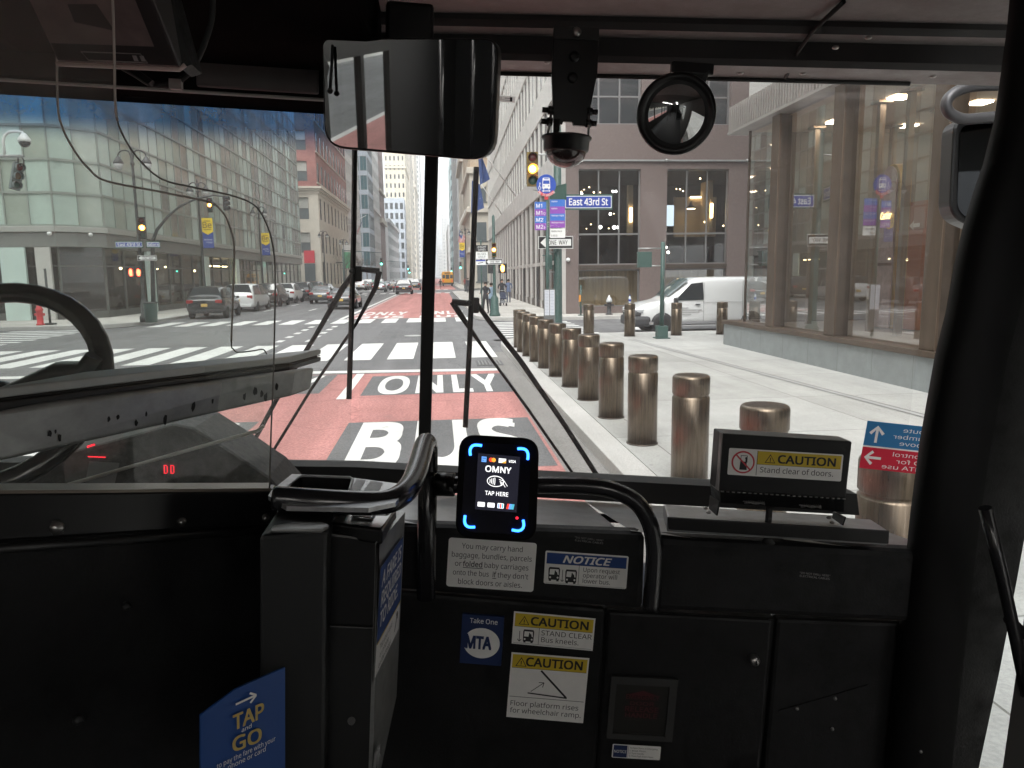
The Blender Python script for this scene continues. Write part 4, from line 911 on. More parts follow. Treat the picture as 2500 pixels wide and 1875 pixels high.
def lamp_post(name, label, base, h=7.6, arm=.85, banner=None, col=BLACKP, group=None, ang=0.0):
    t = thing(name, label, 'street lamp', base, rotz=0, group=group); x, y, z = base
    MBld().lathe([(.24, 0), (.24, .25), (.17, .32), (.16, .9), (.11, 1.0), (.085, 1.1), (.055, h-.9), (.05, h-.6), (.09, h-.55), (.09, h-.48), (.05, h-.42), (.04, h+.1), (.0, h+.25)], base, 16).build('pole', col, t)
    c, s_ = math.cos(ang), math.sin(ang)
    for sg in (-1, 1):
        pts = []
        for i in range(11):
            a = R(180-180*i/10); r = arm/2; pts.append((x+sg*c*(r+r*math.cos(a)), y+sg*s_*(r+r*math.cos(a)), z+h-.55+.35*min(1, i/3)+r*.9*math.sin(a)))
        a_ = MBld().tube(pts, [.04, .04, .038, .036, .034, .032, .03, .03, .03, .03, .03], 8).build('arm', col, t)
        ex, ey, ez = pts[-1]
        MBld().lathe([(.03, .12), (.07, .08), (.20, -.12), (.22, -.2), (.2, -.22)], (ex, ey, ez-.1), 16).build('shade', col, a_)
        MBld().lathe([(.2, -.21), (.19, -.3), (.12, -.42), (0, -.47)], (ex, ey, ez-.1), 16).build('globe', mat("lamp_glass", (.55, .56, .55), .15), a_)
    if banner:
        bw, bh, zb0 = .62, 1.75, z+banner[0]; sx = banner[1]
        B_ = MBld()
        for zz in (zb0+bh/2, zb0-bh/2): B_.cyl((x, y, zz), (x+sx*(bw+.15), y, zz), .015, n=6)
        B_.build('banner_bracket', col, t)
        s = Sign((x+sx*(bw/2+.1), y-.01, zb0), (1, 0, 0), (0, 0, 1), step=.006)
        s.rect(-bw/2, -bh/2, bw/2, bh/2, 1, 0)
        s.poly([(-bw/2, bh/2), (-bw/2, .08), (0, -.10), (bw/2, .08), (bw/2, bh/2)], 0, 1)
        s.text('Be', -.01, .30, .34, 2, 2, bold=.01); s.rect(-.2, .68, .2, .72, 2, 2); s.rect(-.22, .18, .22, .22, 2, 2)
        s.text('Berkeley', 0, -.42, .09, 3, 2, w=.46); s.text('College', .06, -.58, .09, 3, 2, w=.34)
        s.b.build('banner', [BANY, BANB, INK, SIGW], t, fix=False)
    return t
# ------------------------------------------------------------------ near right corner: signal pole
sx, sy = yp(1362, 700, 22.9).x, 22.9
T = thing('traffic_signal', 'thick green signal pole with an amber light and street signs at the near corner', 'traffic signal', (sx, sy, .15))
MBld().lathe([(.22, 0), (.22, .12), (.17, .2), (.135, .35), (.105, 8.2), (0, 8.25)], (sx, sy, .15), 20).lathe([(.15, 2.9), (.16, 2.95), (.16, 3.05), (.15, 3.1)], (sx, sy, .15), 20).build('pole', GREENP, T)
pa = yp(1300, 413, 22.9); za = yp(1300, 377, 22.9).z
MBld().cyl((sx, sy, za), (pa.x-.05, sy, za), .025).cyl((pa.x, sy, za), (pa.x, sy, pa.z+.5), .02).cyl((sx, sy, pa.z-.75), (pa.x, sy, pa.z-.6), .02).build('bracket', GREYM, T)
signal_head(T, pa, (-.05, -1), 'amber', sc=.96)
p = yp(1437, 493, 22.7); name_sign(T, (p.x, 22.72, p.z), (1, 0, 0), 'East 43rd St', 1.48, .46)
p2 = yp(1372, 478, 22.6); name_sign(T, (p2.x-.14, 22.35, p2.z+.03), (-.25, 1, 0), 'Madison Av', 1.15, .46)
p = yp(1357, 592, 22.6); one_way(T, (p.x, 22.62, p.z), (1, 0, 0), 1.06, .37)
p = yp(1334, 640, 22.7); ped_signal(T, (p.x, 22.75, p.z), (-1, .15))
MBld().cyl((p.x, 22.75, p.z+.3), (sx, sy, p.z+.3), .02).cyl((p.x, 22.75, p.z-.3), (sx, sy, p.z-.3), .02).build('bracket', GREYM, T)
# bus stop pole
by = 20.6; bxp = yp(1337, 650, by).x
T = thing('bus_stop_sign', 'green bus stop pole with a round blue bus sign and blue and purple route panels', 'bus stop sign', (bxp, by, .15))
MBld().cyl((bxp, by, .15), (bxp, by, yp(1337, 480, by).z), .048, .045, 14).build('pole', GREENP, T)
c = yp(1333, 452, by); rr = 24/1820*by*1.0
s = Sign((c.x, by-.05, c.z), (1, 0, 0), (0, 0, 1), step=.004)
s.ell(0, 0, rr*.98, rr*1.02, 0, 0, n=40)
# bus pictogram
k = rr/.30
def P_(l): return [(x*k, y*k) for x, y in l]
s.poly(P_([(-.09, .21), (.09, .21), (.11, .18), (.12, -.10), (-.12, -.10), (-.11, .18)]), 1, 1); s.poly(P_([(-.09, .13), (.09, .13), (.10, .03), (-.10, .03)]), 0, 2); s.poly(P_([(-.07, .19), (.07, .19), (.07, .165), (-.07, .165)]), 0, 2)
s.ell(-.07*k, -.03*k, .018*k, .018*k, 0, 2, n=12); s.ell(.07*k, -.03*k, .018*k, .018*k, 0, 2, n=12); s.poly(P_([(-.10, -.10), (-.06, -.10), (-.06, -.13), (-.10, -.13)]), 1, 1); s.poly(P_([(.06, -.10), (.10, -.10), (.10, -.13), (.06, -.13)]), 1, 1)
s.poly(P_([(-.13, -.175), (-.08, -.145), (-.08, -.165), (.08, -.165), (.08, -.145), (.13, -.175), (.08, -.205), (.08, -.185), (-.08, -.185), (-.08, -.205)]), 1, 1)
s.ell(-.20*k, -.09*k, .045*k, .045*k, 1, 1, n=18, hole=.7); s.line(-.21*k, -.05*k, -.19*k, .03*k, .018*k, 1, 1); s.ell(-.19*k, .05*k, .018*k, .018*k, 1, 1, n=10)
pr_ = [(rr*1.08*math.cos(R(a)), -.01+rr*1.10*math.sin(R(a))) for a in range(215, 332, 9)]; qr = [(rr*.80*math.cos(R(a)), -.01+rr*.82*math.sin(R(a))) for a in range(215, 332, 9)]
for i in range(len(pr_)-1): s.poly([pr_[i], pr_[i+1], qr[i+1], qr[i]], 2, 2)
s.poly([(-.05, -rr*1.06), (.05, -rr*1.06), (.05, -rr*1.42), (-.05, -rr*1.42)], 2, 2)
for i, ch in enumerate('No Standing'):
    a = R(222+9.6*i); cx_, cy_ = rr*.94*math.cos(a), -.01+rr*.96*math.sin(a)
    if ch != ' ':
        vs, fs, tw, mid = text(ch, .02); kk = .065/.7; rot = a+math.pi/2
        s.b.add([s.P(cx_+((v.x-mid)*math.cos(rot)-(v.y-.35)*math.sin(rot))*kk, cy_+((v.x-mid)*math.sin(rot)+(v.y-.35)*math.cos(rot))*kk, 4) for v in vs], fs, 1)
s.b.build('round_sign', [BUSB, SIGW, BUSR], T, fix=False)
MBld().lathe([(0, .0), (rr, .0), (rr, .008), (0, .008)], (c.x, by-.048, c.z), 40, axis='y').build('sign_back', SIGG, T)
def panel(px0, py0, px1, py1, rows, Yp, txts, tw_, bold=.01, thx=.05):
    a, d = yp(px0, py1, Yp), yp(px1, py0, Yp); w, h = d.x-a.x, d.z-a.z
    s = Sign((a.x, Yp, a.z), (1, -.06, 0), (0, 0, 1), step=.004)
    for i, m in enumerate(rows):
        y1 = h*(1-i/len(rows)); y0 = h*(1-(i+1)/len(rows)); s.rect(0, y0, w, y1, m, 0)
        t = txts[i]
        if t: s.text(t[0], .04, y0+(y1-y0)*t[2], (y1-y0)*t[1], t[3], 1, left=True, bold=bold, w=None if len(t) < 5 else t[4])
        if len(t) > 5: s.text(t[5], w-.05, y0+(y1-y0)*.2, (y1-y0)*.32, t[3], 1)
    s.b.quad(s.P(0, 0, -2), s.P(0, h, -2), s.P(w, h, -2), s.P(w, 0, -2), 4)
    return s.b.build('route_panel', [RTB, RTP, SIGW, SIGK, SIGG], T, fix=False)
panel(1306, 493, 1333, 562, [0, 1, 0, 1], by-.03, [('M1', .52, .2, 2), ('M1', .52, .2, 2, None, 'Q'), ('M2', .52, .2, 2), ('M2', .52, .2, 2, None, '$')], .2, .015)
panel(1343, 487, 1379, 556, [0, 1, 0, 1], by-.02, [('Harlem', .22, .62, 2, .16), ('Harlem', .22, .62, 2, .16), ('Washington Heights', .22, .62, 2, .34), ('Washington Heights', .22, .62, 2, .34)], .2)
panel(1343, 558, 1379, 581, [2, 2], by-.02, [('Madison Av &', .4, .25, 3, .28), ('E 43 St', .4, .3, 3, .16)], .2)
a, d = yp(1327, 772, by), yp(1354, 705, by)
bx3 = MBld().box2((a.x, by-.10, a.z-.55), (d.x, by-.05, d.z)).build('timetable_box', mat("box_grey", (.16, .17, .17), .5, .4), T, bevel=.006)
for (u0, u1) in ((.06, .47), (.53, .94)):
    s = Sign((a.x, by-.103, a.z), (1, 0, 0), (0, 0, 1), step=.002); w, h = d.x-a.x, d.z-a.z
    s.rect(w*u0, .03, w*u1, h-.03, 0, 0)
    for i in range(16): s.rect(w*(u0+.03), .06+i*(h-.1)/16, w*(u1-.04-.02*(i % 3)), .06+i*(h-.1)/16+.014, 1, 1)
    s.b.build('timetable', [mat("paper", (.66, .68, .74), .5), mat("print_blue_grey", (.40, .43, .52), .6)], bx3, fix=False)
# walk signal post in front of the white van
px_, py_ = 6.52, 21.45
T = thing('walk_signal_post', 'short green post with a walk signal box in front of the white van', 'pedestrian signal', (px_, py_, .15))
MBld().box((px_, py_, .15+.19), (.30, .30, .36)).box((px_, py_, .165), (.42, .42, .03)).build('base', GREENP, T, bevel=.01)
MBld().cyl((px_, py_, .4), (px_, py_, yp(1615, 590, py_).z), .066, .062, 16).build('pole', GREENP, T)
c = yp(1572, 634, py_); ped_signal(T, (c.x, py_, c.z), (.1, 1))
MBld().cyl((c.x-.18, py_, c.z+.32), (px_, py_, c.z+.32), .018).cyl((c.x+.1, py_, c.z-.18), (px_, py_, c.z-.18), .018).build('bracket', GREYM, T)
# far right corner
ny = 35.2; nx = yp(1207, 700, ny).x
T = thing('traffic_signal', 'far right corner signal post with amber light, one way plate and orange hand', 'traffic signal', (nx, ny, .15))
MBld().lathe([(.26, 0), (.26, .08), (.20, .2), (.18, .85), (.10, .95), (.075, 1.1), (.065, 4.6), (0, 4.7)], (nx, ny, .15), 16).build('pole', GREENP, T)
signal_head(T, yp(1206, 610, ny-.2), (-.1, -1), 'amber', sc=.62, n='signal_head')
p = yp(1206, 639, ny-.1); one_way(T, (p.x, ny-.12, p.z), (1, 0, 0), .80, .26)
ped_signal(T, yp(1227, 655, ny), (-.1, -1), ORL, DARKTRIM); ped_signal(T, yp(1193, 656, ny+.1), (-1, 0), None, DARKTRIM)
T = thing('lane_sign', 'stacked black and white bus lane signs on a thin post at the far right corner', 'road sign', (2.05, 37.0, .15))
qx = yp(1176, 700, 37).x
MBld().cyl((qx, 37.05, .15), (qx, 37.05, 3.8), .035).build('post', GREENP, T)
for (y0, y1, m0, m1, tx) in ((598, 614, 1, 0, ('2 RIGHT', 'LANES')), (615, 632, 0, 1, ('BUSES', 'ONLY')), (634, 647, 0, 1, ('', ''))):
    a, d = yp(1162, y1, 37), yp(1191, y0, 37); w, h = d.x-a.x, d.z-a.z
    s = Sign((a.x, 37, a.z), (1, 0, 0), (0, 0, 1), step=.004); s.rect(0, 0, w, h, m0, 0)
    if tx[0]: s.text(tx[0], w/2, h*.56, h*.3, m1, 1, w=w*.7); s.text(tx[1], w/2, h*.14, h*.3, m1, 1, w=w*.6)
    else: s.rect(0, h*.72, w, h, 2, 1); s.line(.1, .08, w*.6, h*.5, .03, 1, 1)
    s.b.build('sign_plate', [SIGW, SIGK, SIGB], T, fix=False)
# hydrant and small post before the dark window
hx = yp(1487, 760, 34.7).x
T = thing('fire_hydrant', 'black fire hydrant with a silver dome in front of the dark display window', 'fire hydrant', (hx, 34.7, .15))
MBld().lathe([(.17, 0), (.17, .05), (.10, .06), (.10, .55), (.13, .56), (.13, .60), (.11, .62)], (hx, 34.7, .15), 16).cyl((hx-.22, 34.7, .60), (hx+.22, 34.7, .60), .055).cyl((hx, 34.7, .62), (hx, 34.45, .62), .06).build('barrel', DARKTRIM, T)
MBld().lathe([(.14, .58), (.15, .64), (.13, .72), (.09, .80), (.04, .85), (.04, .90), (0, .91)], (hx, 34.7, .15), 16).build('dome', mat("silver_paint", (.60, .61, .62), .35, .5), T)
gx = yp(1418, 760, 34.4).x
T = thing('push_button_post', 'slim green post with a small orange button box by the brown granite wall', 'post', (gx, 34.4, .15))
MBld().cyl((gx, 34.4, .15), (gx, 34.4, 1.55), .04).box((gx, 34.4, .17), (.24, .24, .04)).build('post', GREENP, T)
MBld().box((gx-.06, 34.33, .95), (.09, .09, .3)).build('button_box', mat("button_orange", (.7, .28, .04), .5), T)
# ------------------------------------------------------------------ far left corner
lx, ly = yp(352, 740, 35.8).x, 35.8
T = lamp_post('street_lamp', 'twin crook street lamp carrying signs and an amber light at the far left corner', (lx, ly, .15), 7.55, .60)
signal_head(T, yp(347, 556, 35.4), (.25, -1), 'amber', sc=.9, body=DARKTRIM)
p = yp(315, 597, 35.5); name_sign(T, (p.x, 35.5, p.z), (1, 0, 0), 'East 43rd St', 1.2, .32)
p = yp(374, 597, 35.6); name_sign(T, (p.x, 35.6, p.z), (.8, .6, 0), 'Madison Av', .6, .3)
p = yp(359, 630, 35.6); one_way(T, (p.x, 35.6, p.z), (1, 0, 0), .84, .24)
for x in (320, 337): ped_signal(T, yp(x, 665, 35.5), (.2 if x < 330 else .9, -1), REDL_, DARKTRIM)
# mast arm over the avenue from the same corner
ma = [yp(x, y, 35.9) for x, y in ((372, 740), (372, 640), (374, 585), (384, 560), (410, 528), (440, 503), (480, 485), (520, 477))]
T = thing('signal_mast', 'curved dark mast arm with an amber light at its tip beside the far left lamp', 'traffic signal', (ma[0].x, 35.9, .15))
MBld().tube([(ma[0].x, 35.9, .15)] + ma[1:], [.10, .09, .08, .07, .06, .05, .045, .04], 10).build('mast', BLACKP, T)
c = ma[-1]; signal_head(T, (c.x-.12, 35.7, c.z-.45), (.1, -1), 'amber', sc=.62, body=DARKTRIM); signal_head(T, (c.x+.55, 35.9, c.z-.35), (1, -.2), None, sc=.62, body=DARKTRIM, n='side_signal')
MBld().cyl((c.x, 35.9, c.z), (c.x+.55, 35.9, c.z-.05), .03).build('bracket', BLACKP, T)
tb = gp(369, 786, .15)
T = thing('trash_bin', 'dark green wire trash bin at the foot of the far left signal', 'trash bin', (tb.x, 35.3, .15))
bx0 = yp(369, 770, 35.3).x
MBld().lathe([(.25, 0), (.29, .85), (.30, .87), (.27, .87), (.23, .05), (0, .05)], (bx0, 35.3, .15), 20).build('basket', GREENP, T); MBld().lathe([(.30, .84), (.315, .86), (.31, .92), (.28, .92)], (bx0, 35.3, .15), 20).build('rim', BLACKP, T)
rx = yp(98, 780, 34.6).x
T = thing('fire_hydrant', 'bright red fire standpipe seen through the steering wheel on the far left pavement', 'fire hydrant', (rx, 34.6, .15))
MBld().lathe([(.17, 0), (.17, .06), (.13, .08), (.13, .62), (.16, .64), (.16, .70), (.12, .74), (.1, .82), (.05, .9), (0, .91)], (rx, 34.6, .15), 18).cyl((rx-.2, 34.6, .62), (rx+.2, 34.6, .62), .06).build('barrel', mat("hydrant_red", (.55, .03, .035), .4), T)
MBld().lathe([(.05, 0), (.05, .05), (0, .06)], (rx, 34.6, 1.05), 8).build('nut', DARKTRIM, T)
rx2 = yp(122, 780, 34.8).x
T = thing('sign_post', 'thin dark post with a square base next to the red standpipe', 'post', (rx2, 34.8, .15))
MBld().cyl((rx2, 34.8, .15), (rx2, 34.8, 2.6), .05).build('post', BLACKP, T); MBld().box((rx2, 34.8, .19), (.42, .3, .08)).build('base', BLACKP, T, bevel=.02)
# signal and camera arm reaching in from the left
sy2 = 29.5
T = thing('traffic_signal', 'grey mast arm from the left holding a tilted signal and a white dome camera', 'traffic signal', (-25.5, sy2, .15))
a0 = yp(-60, 381, sy2); a1 = yp(58, 381, sy2)
MBld().cyl((-20.4, sy2, .15), (-20.4, sy2, a0.z+.2), .13, .09).build('pole', GREYM, T); MBld().cyl((-20.4, sy2, a0.z), tuple(a1), .07, .05).build('arm', GREYM, T)
pc = [yp(x, y, sy2) for x, y in ((12, 378), (8, 345), (12, 330), (22, 322), (40, 321), (54, 323), (59, 332))]
MBld().tube(pc, .05, 8).build('camera_arm', WHITEP, T); d = yp(59, 340, sy2)
cam_ = MBld().lathe([(.06, .22), (.12, .14), (.21, .0), (.21, -.1)], d, 16).build('camera_housing', WHITEP, T); MBld().sphere((d.x, d.y, d.z-.1), .19, 14, h0=-90, h1=0).build('dome', CARG, cam_)
signal_head(T, yp(42, 430, sy2), (.75, -.65), None, sc=.95, tilt=R(14), body=mat("signal_grey_green", (.10, .13, .13), .5))
MBld().cyl(tuple(yp(44, 385, sy2)), tuple(yp(44, 400, sy2)), .03).tube([yp(x, y, sy2) for x, y in ((52, 382), (58, 392), (56, 402), (48, 405))], .02, 6).build('hanger', BLACKP, T)
# lamp posts with banners along the left kerb, and one on the right
lamp_post('street_lamp', 'twin street lamp with a yellow and navy banner above the white minivan', (-13.9, 46.5, .15), 7.5, .46, (4.6, 1), group=None)
lamp_post('street_lamp', 'second twin street lamp with a yellow and navy banner, by the dark parked cars', (-14.0, 62, .15), 7.5, .46, (4.6, 1))
lamp_post('street_lamp', 'twin street lamp without banner in front of the limestone corner', (-13.9, 95, .15), 7.5, .46)
lamp_post('street_lamp', 'small twin street lamp half behind the left wiper blade', (-13.9, 115, .15), 7.5, .46)
lamp_post('street_lamp', 'twin street lamp with a yellow and navy banner on the right pavement', (3.4, 92, .15), 7.5, .46, (5.0, -1))
for (x, y, xs, lab) in ((-13.9, 113.5, (-8.3,), 'green lit signal on a long mast arm beyond the second crossing, left side'), (-13.9, 190.5, (-7.4, -7.1), 'pair of tiny green signals on a mast arm far up the left side'), (4.0, 114, (3.4,), 'green lit signal post on the right pavement beyond the second crossing'), (3.9, 191, (3.4,), 'tiny green signal post far up the right pavement')):
    T = thing('traffic_signal', lab, 'traffic signal', (x, y, .15))
    MBld().cyl((x, y, .15), (x, y, 6.2), .11, .08).cyl((x, y, 6.0 if x < 0 else 4.6), (xs[-1], y, 5.6 if x < 0 else 4.6), .06, .04).build('pole', GREENP, T)
    for i, q in enumerate(xs): signal_head(T, (q, y-.2, (4.3 if x < 0 else 3.6)-.9*i), (0, -1), 'green', sc=1.0, body=GREENP)
# ------------------------------------------------------------------ flags
FLB = mat("flag_navy", (.035, .07, .20), .8, 0, .1, 2); FLR = mat("flag_red", (.5, .05, .07), .8); FLW = mat("flag_white", (.65, .62, .6), .8)
def wave(pts_top, pts_bot, n, m, f, amp=.06):
    """cloth between two polylines"""
    b = MBld(); rows = []
    for i in range(n+1):
        u = i/n; a = Vector(pts_top[0]).lerp(Vector(pts_top[1]), u); c = Vector(pts_bot[0]).lerp(Vector(pts_bot[1]), u)
        rows.append([a.lerp(c, j/m)+Vector((0, amp*math.sin(u*9+j*.5), 0)) for j in range(m+1)])
    for i in range(n):
        for j in range(m): b.add([rows[i][j], rows[i+1][j], rows[i+1][j+1], rows[i][j+1]], [[0, 1, 2, 3]], f(i, j), True)
    return b
for (lab, bp, tp, q) in (('upper navy flag on a white pole slanting out from the ribbed building', yp(1258, 478, 50.0), yp(1166, 352, 46.5), [(1166, 356), (1171, 366), (1172, 452), (1196, 438)]),
                         ('lower navy flag on a white pole slanting out from the ribbed building', yp(1226, 524, 61), yp(1172, 446, 58), [(1152, 440), (1172, 450), (1150, 520), (1182, 508)])):
    T = thing('flag', lab, 'flag', tuple(bp)); yy = tp.y
    MBld().cyl(tuple(bp), tuple(tp), .045, .035, 8).build('flagpole', WHITEP, T)
    c = [yp(x, y, yy+.2) for x, y in q]
    wave((c[0], c[1]), (c[2], c[3]), 8, 6, lambda i, j: 0, .12).build('cloth', FLB, T, fix=False)
def us_flag(lab, bp, tp, c0, c1, c2, c3):
    T = thing('flag', lab, 'flag', tuple(bp)); MBld().cyl(tuple(bp), tuple(tp), .05, .035, 8).build('flagpole', WHITEP, T)
    wave((c0, c1), (c2, c3), 13, 6, lambda i, j: 2 if (i >= 6 and j < 3) else (i % 2), .1).build('cloth', [FLR, FLW, FLB], T, fix=False)
us_flag('striped flag with a dark canton by the left wiper, on the white stone block', yp(852, 546, 132), yp(894, 526, 128), yp(873, 562, 128), yp(888, 532, 128), yp(872, 575, 128), yp(879, 555, 128))
us_flag('striped flag with a dark canton hanging over the right pavement far off', Vector((5.3, 130, 13.8)), yp(1118, 553, 126), yp(1138, 580, 126), yp(1122, 560, 126), yp(1126, 605, 126), yp(1119, 590, 126))
# ------------------------------------------------------------------ vehicles
def car_proto(kind, paint, name, label, L=4.7, Wd=1.84, Ht=1.45, plate=True, brake=False):
    """facing +Y, origin on the ground under the middle"""
    T = thing(name, label, 'car')
    w = Wd/2
    # stations: y, z_bottom, z_belt, z_top, w_belt, w_top ; rear first
    if kind == 'sedan': st = [(-.50, .42, .72, .74, .80, .74), (-.47, .30, .92, .94, .90, .80), (-.36, .24, .98, 1.02, .98, .80), (-.24, .22, .98, 1.0, 1, .74), (-.10, .22, .95, 1.0, 1, .70), (.06, .22, .93, 1.0, 1, .70), (.20, .22, .92, .93, 1, .72), (.26, .22, .90, .92, 1, .8), (.42, .26, .78, .82, .95, .78), (.49, .30, .66, .68, .82, .7), (.50, .40, .55, .56, .7, .6)]; g = (2, 6); top = {3: 1.36, 4: Ht, 5: Ht-.03}
    elif kind == 'suv': st = [(-.50, .46, .80, .84, .88, .84), (-.485, .34, 1.0, 1.04, .95, .84), (-.44, .28, 1.06, 1.1, .99, .82), (-.38, .26, 1.06, 1.1, 1, .80), (-.12, .26, 1.03, 1.1, 1, .78), (.06, .26, 1.0, 1.1, 1, .77), (.20, .26, .99, 1.02, 1, .78), (.26, .26, .97, 1.0, 1, .84), (.42, .30, .90, .94, .96, .82), (.49, .34, .74, .76, .86, .74), (.50, .44, .62, .63, .76, .65)]; g = (2, 6); top = {3: Ht-.05, 4: Ht, 5: Ht-.05}
    else: st = [(-.50, .40, .80, .84, .92, .88), (-.49, .26, 1.02, 1.06, .97, .88), (-.465, .24, 1.04, 1.1, 1, .86), (-.43, .22, 1.04, 1.1, 1, .84), (-.12, .22, 1.02, 1.1, 1, .82), (.12, .22, .98, 1.1, 1, .80), (.30, .22, .95, .99, 1, .8), (.34, .22, .93, .96, .99, .84), (.44, .26, .84, .88, .94, .78), (.49, .30, .68, .70, .84, .7), (.50, .40, .56, .57, .74, .6)]; g = (2, 6); top = {3: Ht-.06, 4: Ht, 5: Ht-.06}
    rings = []
    for i, (y, zb, zl, zt, wb, wt) in enumerate(st):
        zt = top.get(i, zt); hi = i in top
        Wb, Wt = w*wb, w*wt
        rings.append([(Wb*.86, y*L, zb), (Wb*.985, y*L, zb+.12), (Wb, y*L, (zb+zl)/2), (Wb*.985, y*L, zl), (Wt, y*L, zt-.06 if hi else zt-.01), (Wt*.86, y*L, zt), (0, y*L, zt+(.03 if hi else .015))])
    b = MBld(); n = len(rings)
    full = [r + [(-x, y, z) for x, y, z in r[-2::-1]] for r in rings]; k = len(full[0]); vs = [v for r in full for v in r]
    fs = [[i*k+j, i*k+j+1, (i+1)*k+j+1, (i+1)*k+j] for i in range(n-1) for j in range(k-1)] + [[i*k+k-1, i*k, (i+1)*k, (i+1)*k+k-1] for i in range(n-1)]
    fs += [list(range(k))[::-1], list(range((n-1)*k, n*k))]
    b.add(vs, fs, 0, True); bo_ = b.build('body', paint, T)
    md = bo_.modifiers.new('s', 'SUBSURF'); md.levels = 1; md.render_levels = 1
    V = lambda i, j, sg=1: Vector((sg*rings[i][j][0], rings[i][j][1], rings[i][j][2]))
    def pane(q, nm, off, ins=.07, m=CARG, par=T):
        c = sum(q, Vector())/len(q); nn = (q[1]-q[0]).cross(q[-1]-q[0]).normalized()
        if nn.dot(c-Vector((0, 0, .8))) < 0: nn = -nn
        return MBld().poly([p_.lerp(c, ins)+nn*off for p_ in q]).build(nm, m, par, fix=False)
    for sg in (-1, 1):
        pane([V(2, 3, sg), V(3, 3, sg), V(3, 4, sg)] if kind == 'sedan' else [V(2, 3, sg), V(3, 3, sg), V(3, 4, sg)], 'quarter_window', .012, .16)
        pane([V(3, 3, sg), V(4, 3, sg), V(4, 4, sg), V(3, 4, sg)], 'side_window', .014); pane([V(4, 3, sg), V(5, 3, sg), V(5, 4, sg), V(4, 4, sg)], 'side_window', .014); pane([V(5, 3, sg), V(6, 3, sg), V(5, 4, sg)], 'quarter_window', .012, .16)
        MBld().box((sg*(w+.07), V(6, 3).y-.12, V(6, 3).z+.06), (.16, .10, .13)).build('wing_mirror', paint, T, bevel=.03)
        zt_ = rings[1][3][2]
        yr = rings[1][3][1]
        MBld().box((sg*w*.74, -L*.487, zt_-.10), (.34, .10, .17 if kind != 'van' else .22)).build('tail_lamp', TAILO, T, bevel=.03)
        MBld().box((sg*w*.66, L*.468, .68), (.36, .16, .13)).build('headlamp', HEADL, T, bevel=.04)
        for yy in (-.30, .31):
            wh = MBld().lathe([(.20, -.11), (.30, -.11), (.325, -.07), (.325, .07), (.30, .11), (.20, .11)], (sg*(w-.10), yy*L, .325), 22, axis='x').build('wheel', RUB, T)
            MBld().lathe([(0, -.02), (.06, -.02), (.2, .005), (.22, .0), (.22, -.06)] if sg > 0 else [(0, .02), (.06, .02), (.2, -.005), (.22, 0), (.22, .06)], (sg*(w+.002), yy*L, .325), 18, axis='x').build('rim', RIM, wh)
            MBld().lathe([(0, 0), (.36, 0), (.36, .012)] if sg > 0 else [(0, 0), (.36, 0), (.36, -.012)], (sg*(w*.965), yy*L, .335), 22, axis='x').build('wheel_arch', DARKTRIM, T)
    i0, i1 = (2, 3)
    pane([V(i0, 3, -1), V(i0, 3), V(i1, 5), V(i1, 5, -1)], 'rear_window', .03, .10); pane([V(6, 3, -1), V(6, 3), V(5, 5), V(5, 5, -1)], 'windshield', .03, .09)
    MBld().box((0, -L*.49, .40), (Wd*.82, .14, .20)).build('rear_bumper', paint if kind == 'van' else DARKTRIM, T, bevel=.04)
    MBld().box((0, L*.49, .42), (Wd*.70, .10, .22)).build('grille', DARKTRIM, T, bevel=.03)
    if plate: MBld().box((0, -L*.503, .72 if kind != 'sedan' else .62), (.31, .02, .15)).build('number_plate', PLATE, T)
    return T
P_BLK = mat("paint_black", (.018, .019, .021), .18, 0, spec=.6, coat=.6); P_WHT = mat("paint_white", (.72, .73, .73), .2, 0, coat=.5); P_GRY = mat("paint_grey", (.13, .135, .14), .22, .3, coat=.5); P_SIL = mat("paint_silver", (.45, .46, .47), .25, .4, coat=.4); P_BRN = mat("paint_dark_brown", (.06, .05, .045), .22, 0, coat=.5)
suvB = car_proto('suv', P_BLK, 'suv', 'black suv with an orange number plate parked first at the far left kerb', 4.75, 1.92, 1.70)
vanW = car_proto('van', P_WHT, 'minivan', 'white minivan with a dark rear window parked behind the black suv', 5.1, 2.0, 1.76)
sedB = car_proto('sedan', P_BLK, 'sedan', 'black sedan with brake lights on driving beside the red bus lane', 4.85, 1.86, 1.44, brake=True)
suvW = car_proto('suv', P_WHT, 'suv', 'small white suv in the parked row between two dark cars', 4.5, 1.82, 1.66)
sedG = car_proto('sedan', P_GRY, 'sedan', 'grey sedan with a glowing tail lamp at the left of the black sedan', 4.8, 1.84, 1.45, brake=True)
suvR = car_proto('suv', P_BRN, 'suv', 'dark brown suv parked just beyond the white minivan', 4.7, 1.9, 1.72)
sedS = car_proto('sedan', P_SIL, 'sedan', 'silver sedan far up the avenue on the left', 4.8, 1.84, 1.45)
def put(o, x, y, rz=0):
    m = Matrix.Translation((x, y, .004)) @ Matrix.Rotation(rz, 4, 'Z'); o.matrix_world = m; PM[o.name] = m
put(suvB, -12.15, 42.3, R(3)); put(vanW, -12.35, 50.2); put(sedB, -6.25, 51.3); put(suvW, -12.45, 64.3); put(sedG, -9.4, 63, R(1)); put(suvR, -12.4, 57.6); put(sedS, -8.0, 104)
